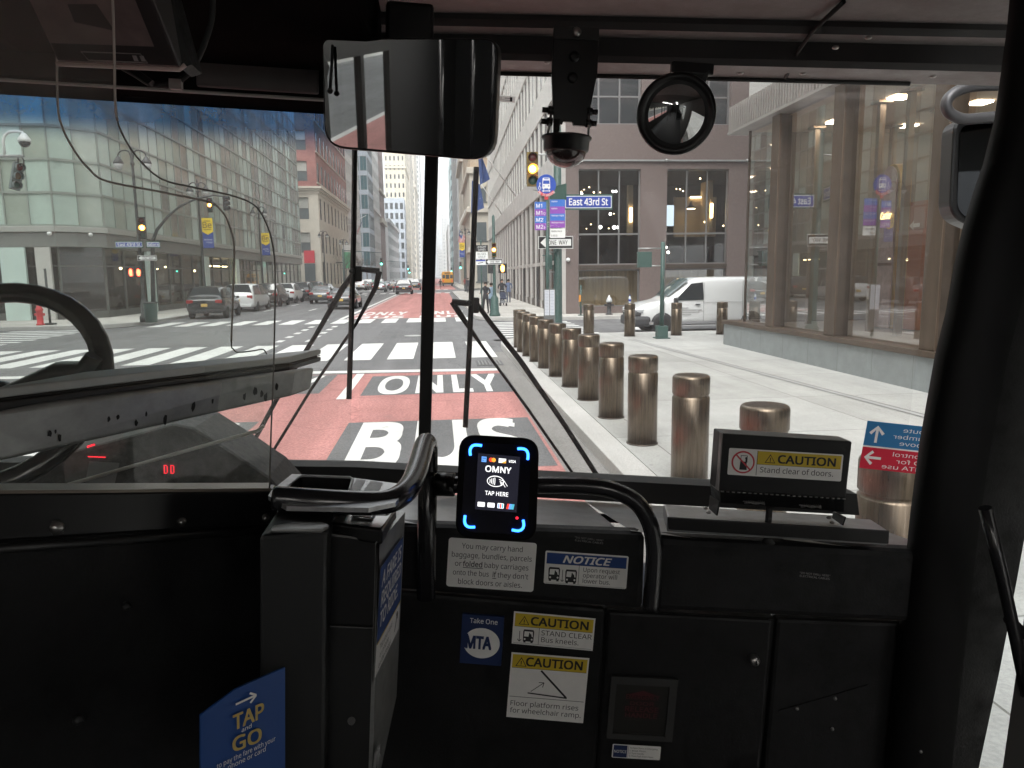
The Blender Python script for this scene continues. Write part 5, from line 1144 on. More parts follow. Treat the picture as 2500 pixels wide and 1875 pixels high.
for (o, x, y, lab) in ((suvB, -12.4, 71, 'dark suv parked after the small white suv'), (suvR, -12.45, 77.5, 'second dark brown suv farther along the parked row'), (sedG, -12.4, 84, 'grey sedan parked near the end of the first row'), (suvB, -4.0, 90, 'black car driving away beyond the center of the avenue with a pale rear window'),
                       (suvB, -3.6, 116, 'dark car ahead of the center black car, next to the windshield post'), (suvW, -12.3, 121, 'white suv parked at the left kerb beyond the second crossing'), (sedG, -8.2, 118, 'grey sedan in the middle of the left lanes beyond the second crossing'),
                       (sedS, -12.3, 128, 'silver sedan parked at the left kerb beyond the second crossing'), (suvR, -12.3, 136, 'brown suv parked farther beyond the second crossing'), (sedS, -8.3, 140, 'silver sedan driving far off in the left lanes'), (suvB, -11.5, 150, 'black suv tiny at the left kerb in the distance'), (suvW, -6.3, 170, 'tiny white suv far up the avenue')):
    place(o, (x, y, .004), 0, lab)
# the white delivery van on the cross street, facing left
def white_van():
    T = thing('delivery_van', 'white delivery van stopped on the cross street beside the bollards', 'van', (9.2, 25.75, .004))
    x0, L, w, Ht = 6.62, 5.2, .96, 1.90; yc = 25.75
    # profile (x from nose, z_bottom, z_belt, z_top, half width belt, half width top)
    st = [(0, .45, .60, .62, .70, .6), (.05, .30, .80, .84, .82, .72), (.35, .26, .98, 1.04, .93, .80), (.85, .25, 1.06, 1.12, .97, .82), (1.12, .25, 1.08, 1.16, 1, .84), (1.95, .25, 1.10, Ht-.04, 1, .86), (2.25, .25, 1.10, Ht, 1, .87), (3.3, .25, 1.10, Ht, 1, .88), (4.9, .25, 1.10, Ht, 1, .88), (5.12, .28, 1.08, Ht-.06, .98, .86), (5.2, .4, 1.0, 1.6, .95, .82)]
    rings = []
    for (x, zb, zl, zt, wb, wt) in st:
        Wb, Wt = w*wb, w*wt; hi = zt > 1.5
        rings.append([(x0+x, Wb*.9, zb), (x0+x, Wb*.99, zb+.12), (x0+x, Wb, (zb+zl)/2), (x0+x, Wb*.985, zl), (x0+x, Wt, zt-.07 if hi else zt-.01), (x0+x, Wt*.88, zt), (x0+x, 0, zt+.02)])
    full = [[(a, yc-b_, c) for a, b_, c in r] + [(a, yc+b_, c) for a, b_, c in r[-2::-1]] for r in rings]; k = len(full[0]); n = len(full)
    fs = [[i*k+j, i*k+j+1, (i+1)*k+j+1, (i+1)*k+j] for i in range(n-1) for j in range(k-1)] + [[i*k+k-1, i*k, (i+1)*k, (i+1)*k+k-1] for i in range(n-1)] + [list(range(k))[::-1], list(range((n-1)*k, n*k))]
    bo_ = MBld().add([v for r in full for v in r], fs, 0, True).build('body', P_WHT, T); md = bo_.modifiers.new('s', 'SUBSURF'); md.levels = 1; md.render_levels = 1
    V = lambda i, j, sg=1: Vector((rings[i][j][0], yc-sg*rings[i][j][1], rings[i][j][2]))
    def pane(q, nm, off=.012, ins=.05, m=CARG):
        c = sum(q, Vector())/len(q); nn = (q[1]-q[0]).cross(q[-1]-q[0]).normalized()
        if nn.dot(c-Vector((9.2, yc, .9))) < 0: nn = -nn
        return MBld().poly([p_.lerp(c, ins)+nn*off for p_ in q]).build(nm, m, T, fix=False)
    b = MBld()
    for j in range(4, 8):
        q = [Vector(full[4][j]), Vector(full[4][j+1]), Vector(full[5][j+1]), Vector(full[5][j])]
        q = [q[0].lerp(q[3], .10), q[1].lerp(q[2], .10), q[1].lerp(q[2], .93), q[0].lerp(q[3], .93)]
        b.add([p_+Vector((-.045, 0, .05)) for p_ in q], [[0, 1, 2, 3]], 0, True)
    b.build('windshield', mat("van_windshield", (.07, .10, .10), .05, 0, spec=1), T)
    for sg in (1, -1):
        a, b_, c, d = V(4, 3, sg), V(5, 3, sg), V(5, 4, sg), V(6, 3, sg); e = V(6, 4, sg)
        pane([a.lerp(b_, .28)+Vector((0, 0, .03)), d.lerp(V(7, 3, sg), .12)+Vector((0, 0, .03)), e.lerp(V(7, 4, sg), .12)-Vector((0, 0, .10)), c-Vector((0, 0, .10))], 'door_window', .016, .02)
        ys = yc-sg*(w+.004)
        b = MBld()
        for (xa, za, xb, zb) in ((8.98, .40, 8.99, 1.72), (9.0, 1.05, 11.5, 1.06), (10.35, .40, 10.36, 1.78), (7.62, .62, 7.63, 1.1)): b.box2((xa, ys-.004, za), (xb+.008, ys+.004, zb))
        b.build('panel_seam', mat("seam_grey", (.35, .36, .36), .6), T)
        MBld().box((8.78, ys-sg*.012, .98), (.17, .035, .035)).build('door_handle', DARKTRIM, T, bevel=.01)
        MBld().box2((7.1, ys-.01, .32), (11.6, ys+.01, .42)).build('side_trim', mat("trim_grey", (.28, .28, .29), .6), T, bevel=.008)
        MBld().box((7.98, yc-sg*(w+.13), 1.14), (.13, .20, .17)).build('wing_mirror', DARKTRIM, T, bevel=.04)
        MBld().box((6.80, yc-sg*.72, .80), (.34, .30, .16), rot=Matrix.Rotation(sg*R(-20), 3, 'Z')).build('headlamp', HEADL, T, bevel=.04)
        for xx in (7.55, 10.7):
            wh = MBld().lathe([(.20, -.12), (.31, -.12), (.335, -.08), (.335, .08), (.31, .12), (.20, .12)], (xx, yc-sg*(w-.10), .335), 24, axis='y').build('wheel', RUB, T)
            b = MBld().lathe([(0, -.0), (.05, -.0), (.2, .01), (.225, .0), (.225, .06)], (xx, yc-sg*(w+.02), .335), 20, axis='y'); b.build('rim', RIM, wh)
            MBld().lathe([(0, 0), (.385, 0), (.385, .012)], (xx, yc-sg*(w*.997), .35), 24, axis='y').build('wheel_arch', DARKTRIM, T)
    MBld().box((6.86, yc, .43), (.62, 1.93, .36)).build('bumper', mat("bumper_grey", (.05, .052, .056), .55), T, bevel=.10)
    MBld().box((6.74, yc, .70), (.26, 1.72, .22)).build('front_cladding', mat("bumper_grey", (.05, .052, .056), .55), T, bevel=.07)
    gr = MBld().box((6.60, yc, .76), (.10, .86, .18)).build('grille', DARKTRIM, T, bevel=.03)
    MBld().box((6.545, yc, .80), (.02, .80, .025)).box((6.545, yc, .73), (.02, .80, .025)).build('grille_bar', CHROME, gr)
    b = MBld()
    for i, (xa, xb) in enumerate(((8.1, 8.5), (8.1, 8.98), (8.1, 8.9), (8.1, 8.6))): b.box2((xa+.02, yc-w-.012, .86-.075*i), (xb-.05, yc-w-.002, .89-.075*i))
    b.build('door_print', mat("print_grey", (.42, .42, .42), .6), T)
white_van()
# school bus
def school_bus():
    T = thing('school_bus', 'yellow school bus seen from behind far up the right lane', 'school bus', (1.9, 152, .02)); c = (1.9, 156)
    Y_ = mat("school_bus_yellow", (.72, .36, .02), .4)
    MBld().box2((.75, 152, .55), (3.05, 161, 2.75)).build('body', Y_, T, bevel=.18); MBld().box2((.85, 152.1, 2.72), (2.95, 161, 2.95)).build('roof', Y_, T, bevel=.12)
    MBld().box2((1.55, 151.94, 1.5), (2.25, 152.02, 2.35)).build('rear_door_window', CARG, T)
    for x in (.88, 2.38): MBld().box2((x, 151.95, 1.6), (x+.55, 152.02, 2.3)).build('rear_window', CARG, T)
    MBld().box2((.75, 151.85, .45), (3.05, 152.05, .75)).build('bumper', DARKTRIM, T)
    for x in (.95, 2.65): MBld().box2((x, 151.93, .95), (x+.25, 152, 1.2)).build('tail_lamp', TAIL, T)
    for x in (.85, 2.65): MBld().cyl((x, 154, .5), (x+.3, 154, .5), .48).build('wheel', RUB, T)
    MBld().box2((1.3, 151.95, 2.55), (2.5, 152.0, 2.72)).build('sign_panel', DARKTRIM, T)
school_bus()
# ------------------------------------------------------------------ people
def skin_body(nodes, edges, sub=1):
    me = bpy.data.meshes.new('p'); me.from_pydata([n[0] for n in nodes], edges, [])
    o = bpy.data.objects.new('p', me); COL.objects.link(o)
    sm = o.modifiers.new('k', 'SKIN'); sm.use_smooth_shade = True
    for v, n in zip(me.skin_vertices[0].data, nodes): v.radius = (n[1], n[1] if len(n) < 3 else n[2]); v.use_root = False
    me.skin_vertices[0].data[0].use_root = True
    ss = o.modifiers.new('s', 'SUBSURF'); ss.levels = sub; ss.render_levels = sub
    dg = bpy.context.evaluated_depsgraph_get(); ev = o.evaluated_get(dg)
    m2 = bpy.data.meshes.new_from_object(ev); bpy.data.objects.remove(o); bpy.data.meshes.remove(me)
    return m2
def person(label, loc, h=1.68, rz=0.0, top=(.03, .03, .035), legs=(.03, .03, .035), skin=(.42, .27, .2), hair=(.03, .02, .015), stride=.12, armf=.15, hood=False, coat=.55, sit=False):
    k = h/1.72
    T = thing('person', label, 'person', loc, rotz=rz)
    N = [((0, 0, .95), .13, .10)]; E = []
    def add(p, r, par, r2=None): N.append((p, r, r2 or r)); E.append((par, len(N)-1)); return len(N)-1
    w1 = add((0, 0, 1.12), .125, 0, .095); w2 = add((0, 0, 1.30), .155, w1, .105); nk = add((0, 0, 1.46), .06, w2); hd = add((0, .01, 1.56), .088, nk, .098); ht_ = add((0, .015, 1.66), .078, hd, .09)
    for sg in (-1, 1):
        s = stride*sg
        if sit:
            hp = add((sg*.09, .05, .92), .085, 0); kn = add((sg*.1, .36, .84), .065, hp); an = add((sg*.1, .30, .42), .045, kn); ft = add((sg*.1, .42, .36), .04, an)
        else:
            hp = add((sg*.095, 0, .86), .088, 0); kn = add((sg*.10, s*.5+.02, .48), .062, hp); an = add((sg*.10, s, .09), .042, kn); ft = add((sg*.105, s+.13, .045), .042, an)
        sh = add((sg*.19, 0, 1.38), .062, w2); el = add((sg*.26, -.04+armf*.4, 1.13), .048, sh); wr = add((sg*.22, armf+.08, 1.0+armf*.35), .036, el); hn = add((sg*.20, armf+.17, 1.0+armf*.42), .034, wr)
    me = skin_body([((p[0]*k, p[1]*k, p[2]*k), a*k, b*k) for p, a, b in N], E)
    mats = [mat("cloth_%d_%d_%d" % tuple(int(c*1000) for c in top), top, .85, 0, .15, 12), mat("cloth_%d_%d_%d" % tuple(int(c*1000) for c in legs), legs, .85, 0, .15, 12), mat("skin_%d" % int(skin[0]*1000), skin, .6), mat("shoe_dark", (.03, .03, .03), .6)]
    for m in mats: me.materials.append(m)
    for p in me.polygons:
        z = p.center.z/k; y = p.center.y/k; x = abs(p.center.x/k)
        p.material_index = 2 if (z > 1.47 or (y > armf+.10 and .9 < z < 1.3 and x > .1)) else (0 if z > (.97-coat*.3) else (3 if z < .09 else 1)); p.use_smooth = True
    o = bpy.data.objects.new('body', me); COL.objects.link(o); o.parent = T; PM[o.name] = PM[T.name]
    F_ = PM[T.name]
    # hair (or hood), a nose and eyes
    b = MBld().sphere((0, -.012*k, 1.605*k), .112*k, 14, sc=(.93, 1.05, 1.0), h0=-20 if not hood else -60, h1=90); b.v = [v+Vector((0, -.02*k if v.z < 1.60*k and v.y > 0 else 0, 0)) for v in b.v]
    b.build('hair' if not hood else 'hood', mat("hair_dark", hair, .8) if not hood else mats[0], T, frame=F_)
    MBld().sphere((0, .108*k, 1.565*k), .018*k, 8).sphere((-.033*k, .098*k, 1.595*k), .010*k, 8, 1).sphere((.033*k, .098*k, 1.595*k), .010*k, 8, 1).build('face_features', [mats[2], mat("eye_dark", (.02, .02, .02), .3)], T, frame=F_)
    return T
person('person in a black coat standing at the far right corner beside the signal', (yp(1186, 740, 37.6).x, 37.6, .15), 1.60, R(160), hood=False, armf=.22)
person('person in a light blue jacket standing behind the one in black', (yp(1200, 740, 38.6).x, 38.6, .15), 1.55, R(20), top=(.28, .38, .50), legs=(.03, .035, .05))
pt = (yp(1228, 730, 47).x, 47.6, .15)
person('person in a dark top walking toward us behind a pushchair', pt, 1.68, R(180), legs=(.06, .07, .10), armf=.35)
person('person in blue walking away along the right pavement', (yp(1242, 730, 52).x, 52, .15), 1.66, R(0), top=(.12, .16, .26), legs=(.10, .11, .14))
person('person in dark clothes far along the right pavement', (3.3, 84, .15), 1.7, R(10), top=(.05, .05, .06))
person('person in red far along the right pavement', (3.6, 100, .15), 1.7, R(200), top=(.35, .06, .05))
T = thing('pushchair', 'small dark pushchair with pale bags pushed along the right pavement', 'pushchair', (pt[0], 46.9, .15)); x, y = pt[0], 46.9
MBld().box((x, y, .62), (.40, .50, .12)).prism([(x-.2, y+.2, .6), (x-.2, y+.32, 1.0), (x-.2, y+.26, 1.0), (x-.2, y+.12, .6)], (.4, 0, 0)).build('seat', mat("pushchair_navy", (.03, .04, .07), .8), T, bevel=.03)
b = MBld()
for sg in (-1, 1): b.cyl((x+sg*.2, y-.3, .25), (x+sg*.2, y+.45, 1.1), .014, n=6).cyl((x+sg*.2, y+.3, .25), (x+sg*.2, y-.2, .75), .014, n=6)
b.cyl((x-.2, y+.45, 1.1), (x+.2, y+.45, 1.1), .016, n=6).build('frame', GREYM, T)
for sg in (-1, 1):
    for yy in (-.28, .28): MBld().lathe([(.06, -.02), (.10, -.02), (.10, .02), (.06, .02)], (x+sg*.2, y+yy, .25), 12, axis='x').build('wheel', RUB, T)
MBld().sphere((x, y, .42), .14, 10, sc=(1.1, .9, .8)).build('basket_bag', mat("bag_pale", (.5, .52, .58), .8), T)
# motor scooter rider and cyclist
def rider(label, x, y, name, cat, sc=True):
    T = thing(name, label, cat, (x, y, .01))
    for yy in (-.52, .55): MBld().lathe([(.20, -.05), (.29, -.05), (.31, 0), (.29, .05), (.20, .05)] if sc else [(.30, -.02), (.34, -.02), (.34, .02), (.30, .02)], (x, y+yy, .33), 18, axis='x').build('wheel', RUB, T)
    b = MBld()
    if sc: b.box((x, y-.15, .62), (.30, .9, .32)).prism([(x-.12, y+.35, .35), (x-.12, y+.5, 1.0), (x-.12, y+.42, 1.02), (x-.12, y+.25, .4)], (.24, 0, 0))
    else: b.cyl((x, y-.52, .34), (x, y-.1, .85), .02, n=6).cyl((x, y-.1, .85), (x, y+.4, .9), .02, n=6).cyl((x, y+.4, .95), (x, y+.55, .34), .02, n=6).cyl((x, y+.0, .3), (x, y+.4, .85), .02, n=6)
    b.box((x, y+.42, 1.05), (.62, .04, .04)); b.build('frame', DARKTRIM, T, bevel=.02)
    if sc: MBld().box((x, y-.62, .72), (.16, .04, .08)).build('tail_lamp', TAIL, T)
    person(label.replace('scooter ridden', 'person riding a scooter').replace('bicycle ridden', 'person riding a bicycle') , (x, y-.15, -.02), 1.66, 0, top=(.55, .55, .55) if sc else (.03, .03, .03), legs=(.05, .05, .06), sit=True, armf=.32)
rider('red lit scooter ridden in the left lanes beyond the black car', -5.9, 101, 'scooter', 'scooter')
rider('bicycle ridden along the far red bus lane', .35, 118, 'bicycle', 'bicycle', False)
# bare street trees
def bare_tree(label, x, y, h=7.5, seed=1):
    rg = random.Random(seed); T = thing('bare_tree', label, 'tree', (x, y, .15), group='bare trees along the left pavement')
    bk = mat("bark", (.14, .12, .10), .9, 0, .2, 6)
    MBld().tube([(x, y, .1), (x+.05, y, 1.4), (x-.03, y+.05, 2.6), (x, y, 3.4)], [.14, .11, .10, .08], 8).build('trunk', bk, T)
    cr = MBld()
    def br(p, d, l, r, n):
        mid = p+d*l*.5+Vector((rg.uniform(-.1, .1), rg.uniform(-.1, .1), .05))*l; e = p+d*l; cr.tube([p, mid, e], [r, r*.8, r*.55], 5)
        if n:
            for _ in range(rg.choice([2, 3, 3])):
                dd = (d+Vector((rg.uniform(-.8, .8), rg.uniform(-.8, .8), rg.uniform(-.1, .7)))).normalized(); br(e if rg.random() < .6 else mid, dd, l*rg.uniform(.6, .85), r*.6, n-1)
    for i in range(5):
        a = i*1.26; br(Vector((x, y, rg.uniform(2.6, 3.4))), Vector((math.cos(a)*.7, math.sin(a)*.7, .8)).normalized(), 1.3, .05, 4)
    cr.build('crown', bk, T)
for i, (y, lab) in enumerate(((121, 'nearest bare tree on the left pavement beyond the second crossing'), (135, 'bare tree farther along the left pavement by the white office block'), (158, 'farthest bare tree on the left pavement'))): bare_tree(lab, -14.6, y, seed=i+3)
AW = thing('awning', 'green and white shop awning sign over the left pavement far off', 'awning', (-15.2, 128, 3.6))
MBld().box2((-15.7, 128, 3.6), (-14.0, 128.2, 6.2)).build('panel', mat("awning_green", (.10, .38, .20), .7), AW); MBld().box2((-15.7, 127.98, 6.2), (-14.0, 128.22, 7.4)).build('top_panel', WSTONE, AW); MBld().box2((-16.9, 128.05, 4.4), (-15.7, 128.15, 4.6)).build('bracket', BLACKP, AW)
# ================================================================== THE BUS (bus frame: x right, y forward, z up, eye at 0)
ZG = -2.02
BLK = mat("black_plastic", (.0038, .0040, .0044), .55, 0, spec=.3, var=.3, vscale=9, bump=.08, bscale=220) # .25, 18, bump=.08, bscale=220)
BLKS = mat("black_satin", (.005, .005, .0055), .33, 0, .15, 30)
CHAR = mat("charcoal_panel", (.0075, .0077, .0085), .6, 0, spec=.3, var=.22, vscale=7, bump=.06, bscale=260) # .18, 7, bump=.06, bscale=260)
CHAR2 = mat("charcoal_door", (.0060, .0062, .0068), .6, 0, spec=.3, var=.25, vscale=7, bump=.06, bscale=260) # .2, 7, bump=.06, bscale=260)
HEADG = mat("header_grey", (.215, .20, .195), .5, 0, .10, 9, bump=.05, bscale=200)
HEADD = mat("header_dark", (.022, .021, .021), .55, 0, .2, 10)  # dark copy of the header grey: shade on upright faces put into the colour
LEDGE = mat("ledge_grey", (.30, .305, .31), .36, .55, .25, 14, detail=8)
STEEL = mat("dull_steel", (.32, .325, .32), .38, .7, .18, 6, stretch=(.4, 4, 6), detail=8)
STEELD = mat("column_steel", (.010, .0105, .011), .5, .1, .18, 5)
RUBB = mat("black_rubber", (.018, .018, .018), .7)
SCREW = mat("screw_metal", (.35, .34, .33), .3, .9)
PIPE = mat("black_pipe", (.016, .016, .018), .22, 0, spec=.6)
BUS = thing('bus', 'dark front cabin of a city bus with its dashboard, windshield frame and door pillar', 'bus', (0, 1.0, ZG), MB_)
FB = MB_
def bb(b, name, m, parent=BUS, **k): return b.build(name, m, parent, frame=FB, **k)
def q2p(bx, q, z):     # q = depth of the bent front at the centre post
    return Vector((bx, q - (TANF*(bx-BX0) if bx > BX0 else 0), z))
# ------------------------------------------------ glass
zt, zm = bd(300, 282, 1.97).z - ZG, bd(300, 362, 1.97).z - ZG
MATT = mat('matt_black', (.010, .0095, .0095), .9, 0, .2, 9, spec=0)
WGL = glassmat("windshield_left", (.97, .985, .975), .03, .075, (.9, .92, .9), nscale=9, grad=(zm, zt, (.03, .17, .42)))
WGR = glassmat("windshield_right", (.97, .98, .975), .03, .045, (.95, .95, .95), nscale=7, hband=(.40-ZG, .54-ZG, .42))
def pane(name, xs, m):
    b = MBld(); q = 1.975
    z1 = .62; z0 = -.75
    b.quad(q2p(xs[0], q, z0), q2p(xs[1], q, z0), q2p(xs[1], q, z1), q2p(xs[0], q, z1)); return bb(b, name, m, fix=False)
pane('windshield_pane', (-1.52, BX0-.02), WGL); pane('windshield_pane', (BX0+.001, 1.20), WGR)
# centre post
c = [bd(x, y, 1.93) for x, y in ((1021, 1090), (1051, 1090), (1076, 180), (1042, 180))]
b = MBld().prism(c, (0, .07, 0)); bb(b, 'windshield_post', RUBB, bevel=.006)
# ------------------------------------------------ header over the windshield (right of the post)
p0 = bf(1500, 181, 1.95); z0 = p0.z
def qof(p): return p.y + TANF*(p.x-BX0)
p1 = bz(1500, 150, z0); q1 = qof(p1); z1 = bf(1500, 92, q1).z; p3 = bz(1500, 68, z1); q3 = qof(p3); z2 = bf(1500, 40, q3).z
prof = [(1.97, z0, 0), (q1+.012, z0, 1), (q1, z0+.012, 1), (q1, z1, 0), (q3+.012, z1, 1), (q3, z1+.012, 1), (q3, z2, 0), (.9, z2+.02, 0)]
b = MBld()
xsR = [BX0, 0, .25, .5, .75, 1.0, 1.2, 1.45]
for (a, c_) in zip(prof[:-1], prof[1:]):
    for xa, xb in zip(xsR[:-1], xsR[1:]):
        b.quad(q2p(xa, a[0], a[1]), q2p(xb, a[0], a[1]), q2p(xb, c_[0], c_[1]), q2p(xa, c_[0], c_[1]), a[2])
bb(b, 'header_panel', [HEADG, HEADD], fix=True)
# gasket line, seam and screws
b = MBld().tube([q2p(x, 1.955, z0-.004) for x in (BX0, .3, .6, 1.1)], .005, 8); bb(b, 'gasket', RUBB)
sm = [bz(2060, 4, z2-.002), bf(1985, 75, q3-.004), bf(1945, 130, q1-.004), bf(1918, 190, 1.93)]
bb(MBld().tube(sm, .005, 6), 'header_seam', RUBB)
for (x, y, zz) in ((2120, 92, None), (2040, 116, None), (1808, 178, z0), (1960, 179, z0), (2278, 186, z0), (1335, 152, z0)):
    p = bz(x, y, zz) if zz else bf(x, y, q3-.003)
    bb(MBld().sphere(p, .008, 8, sc=(1, 1, .5)), 'screw', SCREW)
# left header: sign compartment above the driver
zl = bd(400, 216, 1.80).z
b = MBld().box2((-1.52, 1.80, zl), (BX0-.0, 1.98, zl+.42)); bb(b, 'sign_compartment', MATT, bevel=.008)
a, d = bd(480, 205, 1.79), bd(778, 128, 1.79)
b = MBld().box2((a.x, 1.785, a.z-.005), (d.x, 1.80, d.z)); bb(b, 'compartment_door', mat("compartment_grey", (.085, .08, .08), .5, 0, .15, 8), bevel=.004)
bb(MBld().tube([(-1.5, 1.80, zl-.003), (BX0-.02, 1.80, zl-.003)], .004, 6), 'trim_line', mat("trim_pale", (.4, .38, .36), .5))
a = bd(300, 60, 1.55); b = MBld().box2((-1.52, 1.2, a.z), (BX0+.06, 1.80, a.z+.2)); bb(b, 'overhead_box', MATT, bevel=.01)
# ------------------------------------------------ dashboard
def face(poly, name, m, Y, th=.03, bev=.008, parent=BUS):
    pts = [bf(x, y, Y) for x, y in poly]
    b = MBld().prism(pts, (0, th, 0)); return bb(b, name, m, parent, bevel=bev)
YD = 1.50
face([(960, 1281), (1578, 1303), (1572, 1492), (950, 1440)], 'dash_panel', CHAR, YD, .05, .014)
face([(1604, 1312), (2330, 1352), (2290, 1525), (1596, 1492)], 'dash_panel', CHAR, YD, .05, .014)
face([(930, 1440), (1480, 1486), (1450, 1960), (900, 1960)], 'lower_panel', CHAR2, YD+.035, .03)
face([(1480, 1486), (1600, 1493), (1893, 1510), (1848, 1960), (1440, 1960)], 'locker_door_recess', BLK, YD+.045, .03, .002)
ld = face([(1486, 1494), (1886, 1514), (1848, 1960), (1452, 1960)], 'locker_door', CHAR2, YD+.03, .012, .006)
face([(1897, 1511), (2300, 1524), (2250, 1960), (1858, 1960)], 'lower_panel', CHAR2, YD+.035, .03)
face([(1902, 1735), (1985, 1712), (2120, 1672), (2120, 1675), (1986, 1716), (1902, 1739)], 'panel_crease', CHAR, YD+.032, .006, 0)
p = bf(1840, 1611, YD+.026)
bb(MBld().lathe([(.0, -.012), (.006, -.012), (.0105, -.008), (.0115, 0), (.0115, .01)], p, 20, axis='y'), 'lock', SCREW, ld); bb(MBld().box((p.x, p.y-.013, p.z), (.002, .004, .008)), 'keyhole', BLK, ld)
for (x, y) in ((2039, 1705), (1946, 1730), (2032, 1780)):
    bb(MBld().sphere(bf(x, y, YD+.032), .004, 8), 'screw', SCREW)
# top ledge back to the glass
b = MBld()
ya = bf(1300, 1286, YD).z; yb_ = bf(1300, 1180, 1.93).z
for xa, xb in zip([-1.5, BX0, .1, .4, .7], [BX0, .1, .4, .7, 1.05]):
    b.quad(q2p(xa, YD+.01, ya), q2p(xb, YD+.01, ya-.02*(xb > BX0)), q2p(xb, 1.96, yb_-.05), q2p(xa, 1.96, yb_-.05))
bb(b, 'dash_top', LEDGE, fix=False)
# lower windshield surround
b = MBld()
pr = [(1.99, -.50), (1.92, -.50), (1.90, bf(1500, 1225, 1.90).z+.0), (1.93, bf(1500, 1205, 1.93).z), (1.99, bf(1500, 1202, 1.99).z)]
for (a, c_) in zip(pr[:-1], pr[1:]):
    for xa, xb in zip([-1.5, BX0, .3, .7], [BX0, .3, .7, 1.06]): b.quad(q2p(xa, *a), q2p(xb, *a), q2p(xb, *c_), q2p(xa, *c_))
bb(b, 'lower_gasket', RUBB)
bb(MBld().tube([bf(x, y, 1.86) for x, y in ((1060, 1250), (1280, 1255), (1420, 1262), (1570, 1270))], .011, 8), 'ledge_rail', PIPE)
# handrails
bb(MBld().tube([bd(1040, 1460, 1.42), bd(1042, 1300, 1.42), bd(1046, 1090, 1.42)], .019, 14), 'stanchion', PIPE)
hr = [(1062, 1182), (1180, 1185), (1330, 1184), (1440, 1187), (1505, 1200), (1555, 1228), (1585, 1275), (1597, 1335), (1595, 1400), (1588, 1488)]
bb(MBld().tube([bf(x, y, 1.45) for x, y in smooth(hr, 5)], .0165, 14), 'handrail', PIPE)
bb(MBld().cyl(bf(1062, 1182, 1.45), bf(1110, 1183, 1.45), .023, n=14), 'handrail_socket', BLKS)
# ------------------------------------------------ door pillar at the right
left = [(2475, -120), (2458, 60), (2442, 180), (2427, 286), (2398, 400), (2374, 470), (2347, 560), (2327, 647), (2307, 762), (2280, 870), (2243, 1080), (2222, 1240), (2205, 1400), (2185, 1600), (2150, 1960)]
right = [(2372, 1960), (2395, 1850), (2440, 1640), (2482, 1420), (2500, 1320), (2545, 1100), (2640, 600), (2700, -120)]
pts = [bd(x, y, 1.33) for x, y in left]; pts2 = [bd(x+70, y, 1.24) for x, y in left]; 
b = MBld(); n = len(pts)
off = Vector((.03, .16, 0))
prof_ = []
for i, (x, y) in enumerate(left):
    p = bd(x, y, 1.33); w = .12
    ring = [p+Vector((.125, .14, 0)), p+Vector((.048, .05, 0)), p+Vector((.010, .012, 0)), p+Vector((.010, -.018, 0)), p+Vector((.035, -.040, 0)), p+Vector((.075, -.050, 0)), p+Vector((.11, -.05, 0))]
    prof_.append(ring)
vs = [v for r in prof_ for v in r]; k = 7
b.add(vs, [[i*k+j, i*k+j+1, (i+1)*k+j+1, (i+1)*k+j] for i in range(n-1) for j in range(k-1)], 0, True)
bb(b, 'door_pillar', mat('pillar_black', (.0045, .0045, .0048), .55, 0, .2, 12, spec=.2))
# flat inner face behind that roll, out to the door edge
pl = [bd(x+105, y, 1.29) for x, y in left] + [bd(x, y, 1.29) for x, y in right]
bb(MBld().prism(pl, (0, .05, 0)), 'door_pillar_panel', BLK, fix=True)
for (x, y) in ((2318, 1402), (2316, 1424), (2311, 1460), (2307, 1503), (2248, 1835)):
    bb(MBld().sphere(bd(x, y, 1.287), .0035, 8), 'rivet', SCREW)
bb(MBld().tube([bd(x, y, 1.18) for x, y in ((2405, 1240), (2445, 1400), (2480, 1560), (2512, 1720))], .011, 10), 'door_arm', PIPE)
bb(MBld().tube([bd(x, y, 1.20) for x, y in ((2462, 1510), (2500, 1550), (2540, 1590))], .010, 10), 'door_arm', PIPE)
bb(MBld().box(bd(2510, 1770, 1.2), (.03, .03, .05)), 'door_arm_block', GREYM)
bb(MBld().quad(bd(2380, 1960, 1.40), bd(2650, 1960, 1.40), bd(2650, 1200, 1.40), bd(2490, 1200, 1.40)), 'door_glass', glassmat("door_glass", (.90, .94, .95), .8, .03, nscale=8), fix=False)
# ------------------------------------------------ body shell round and behind the eye
XLW, XRW = -1.50, 1.12
SH = mat("cabin_grey", (.20, .197, .195), .7, 0, .1, 4); FLOORM = mat("bus_floor", (.035, .036, .04), .7, 0, .3, 30)
zc = z2+.02; zf = -1.62
bb(MBld().quad((XLW, -9, zf), (XRW, -9, zf), (XRW, 1.8, zf), (XLW, 1.8, zf)), 'floor', FLOORM, fix=False)
bb(MBld().quad((XLW, -9, zc), (XRW, -9, zc), (XRW, .0, zc), (XLW, .0, zc)).quad((XLW, .0, zc), (XRW, .0, zc), (XRW, .95, zc), (XLW, .95, zc), 2).quad((XLW, .95, zc), (BX0, .95, zc), (BX0, 1.9, zc+.1), (XLW, 1.9, zc+.1), 1), 'ceiling', [SH, MATT, mat('front_ceiling', (.11, .105, .10), .6, 0, .15, 6)], fix=False)
bb(MBld().quad((XLW, -9, zf), (XRW, -9, zf), (XRW, -9, zc), (XLW, -9, zc)), 'rear_wall', mat('rear_dark', (.03, .03, .032), .8), fix=False)
RDK = mat('rear_dark', (.03, .03, .032), .8)
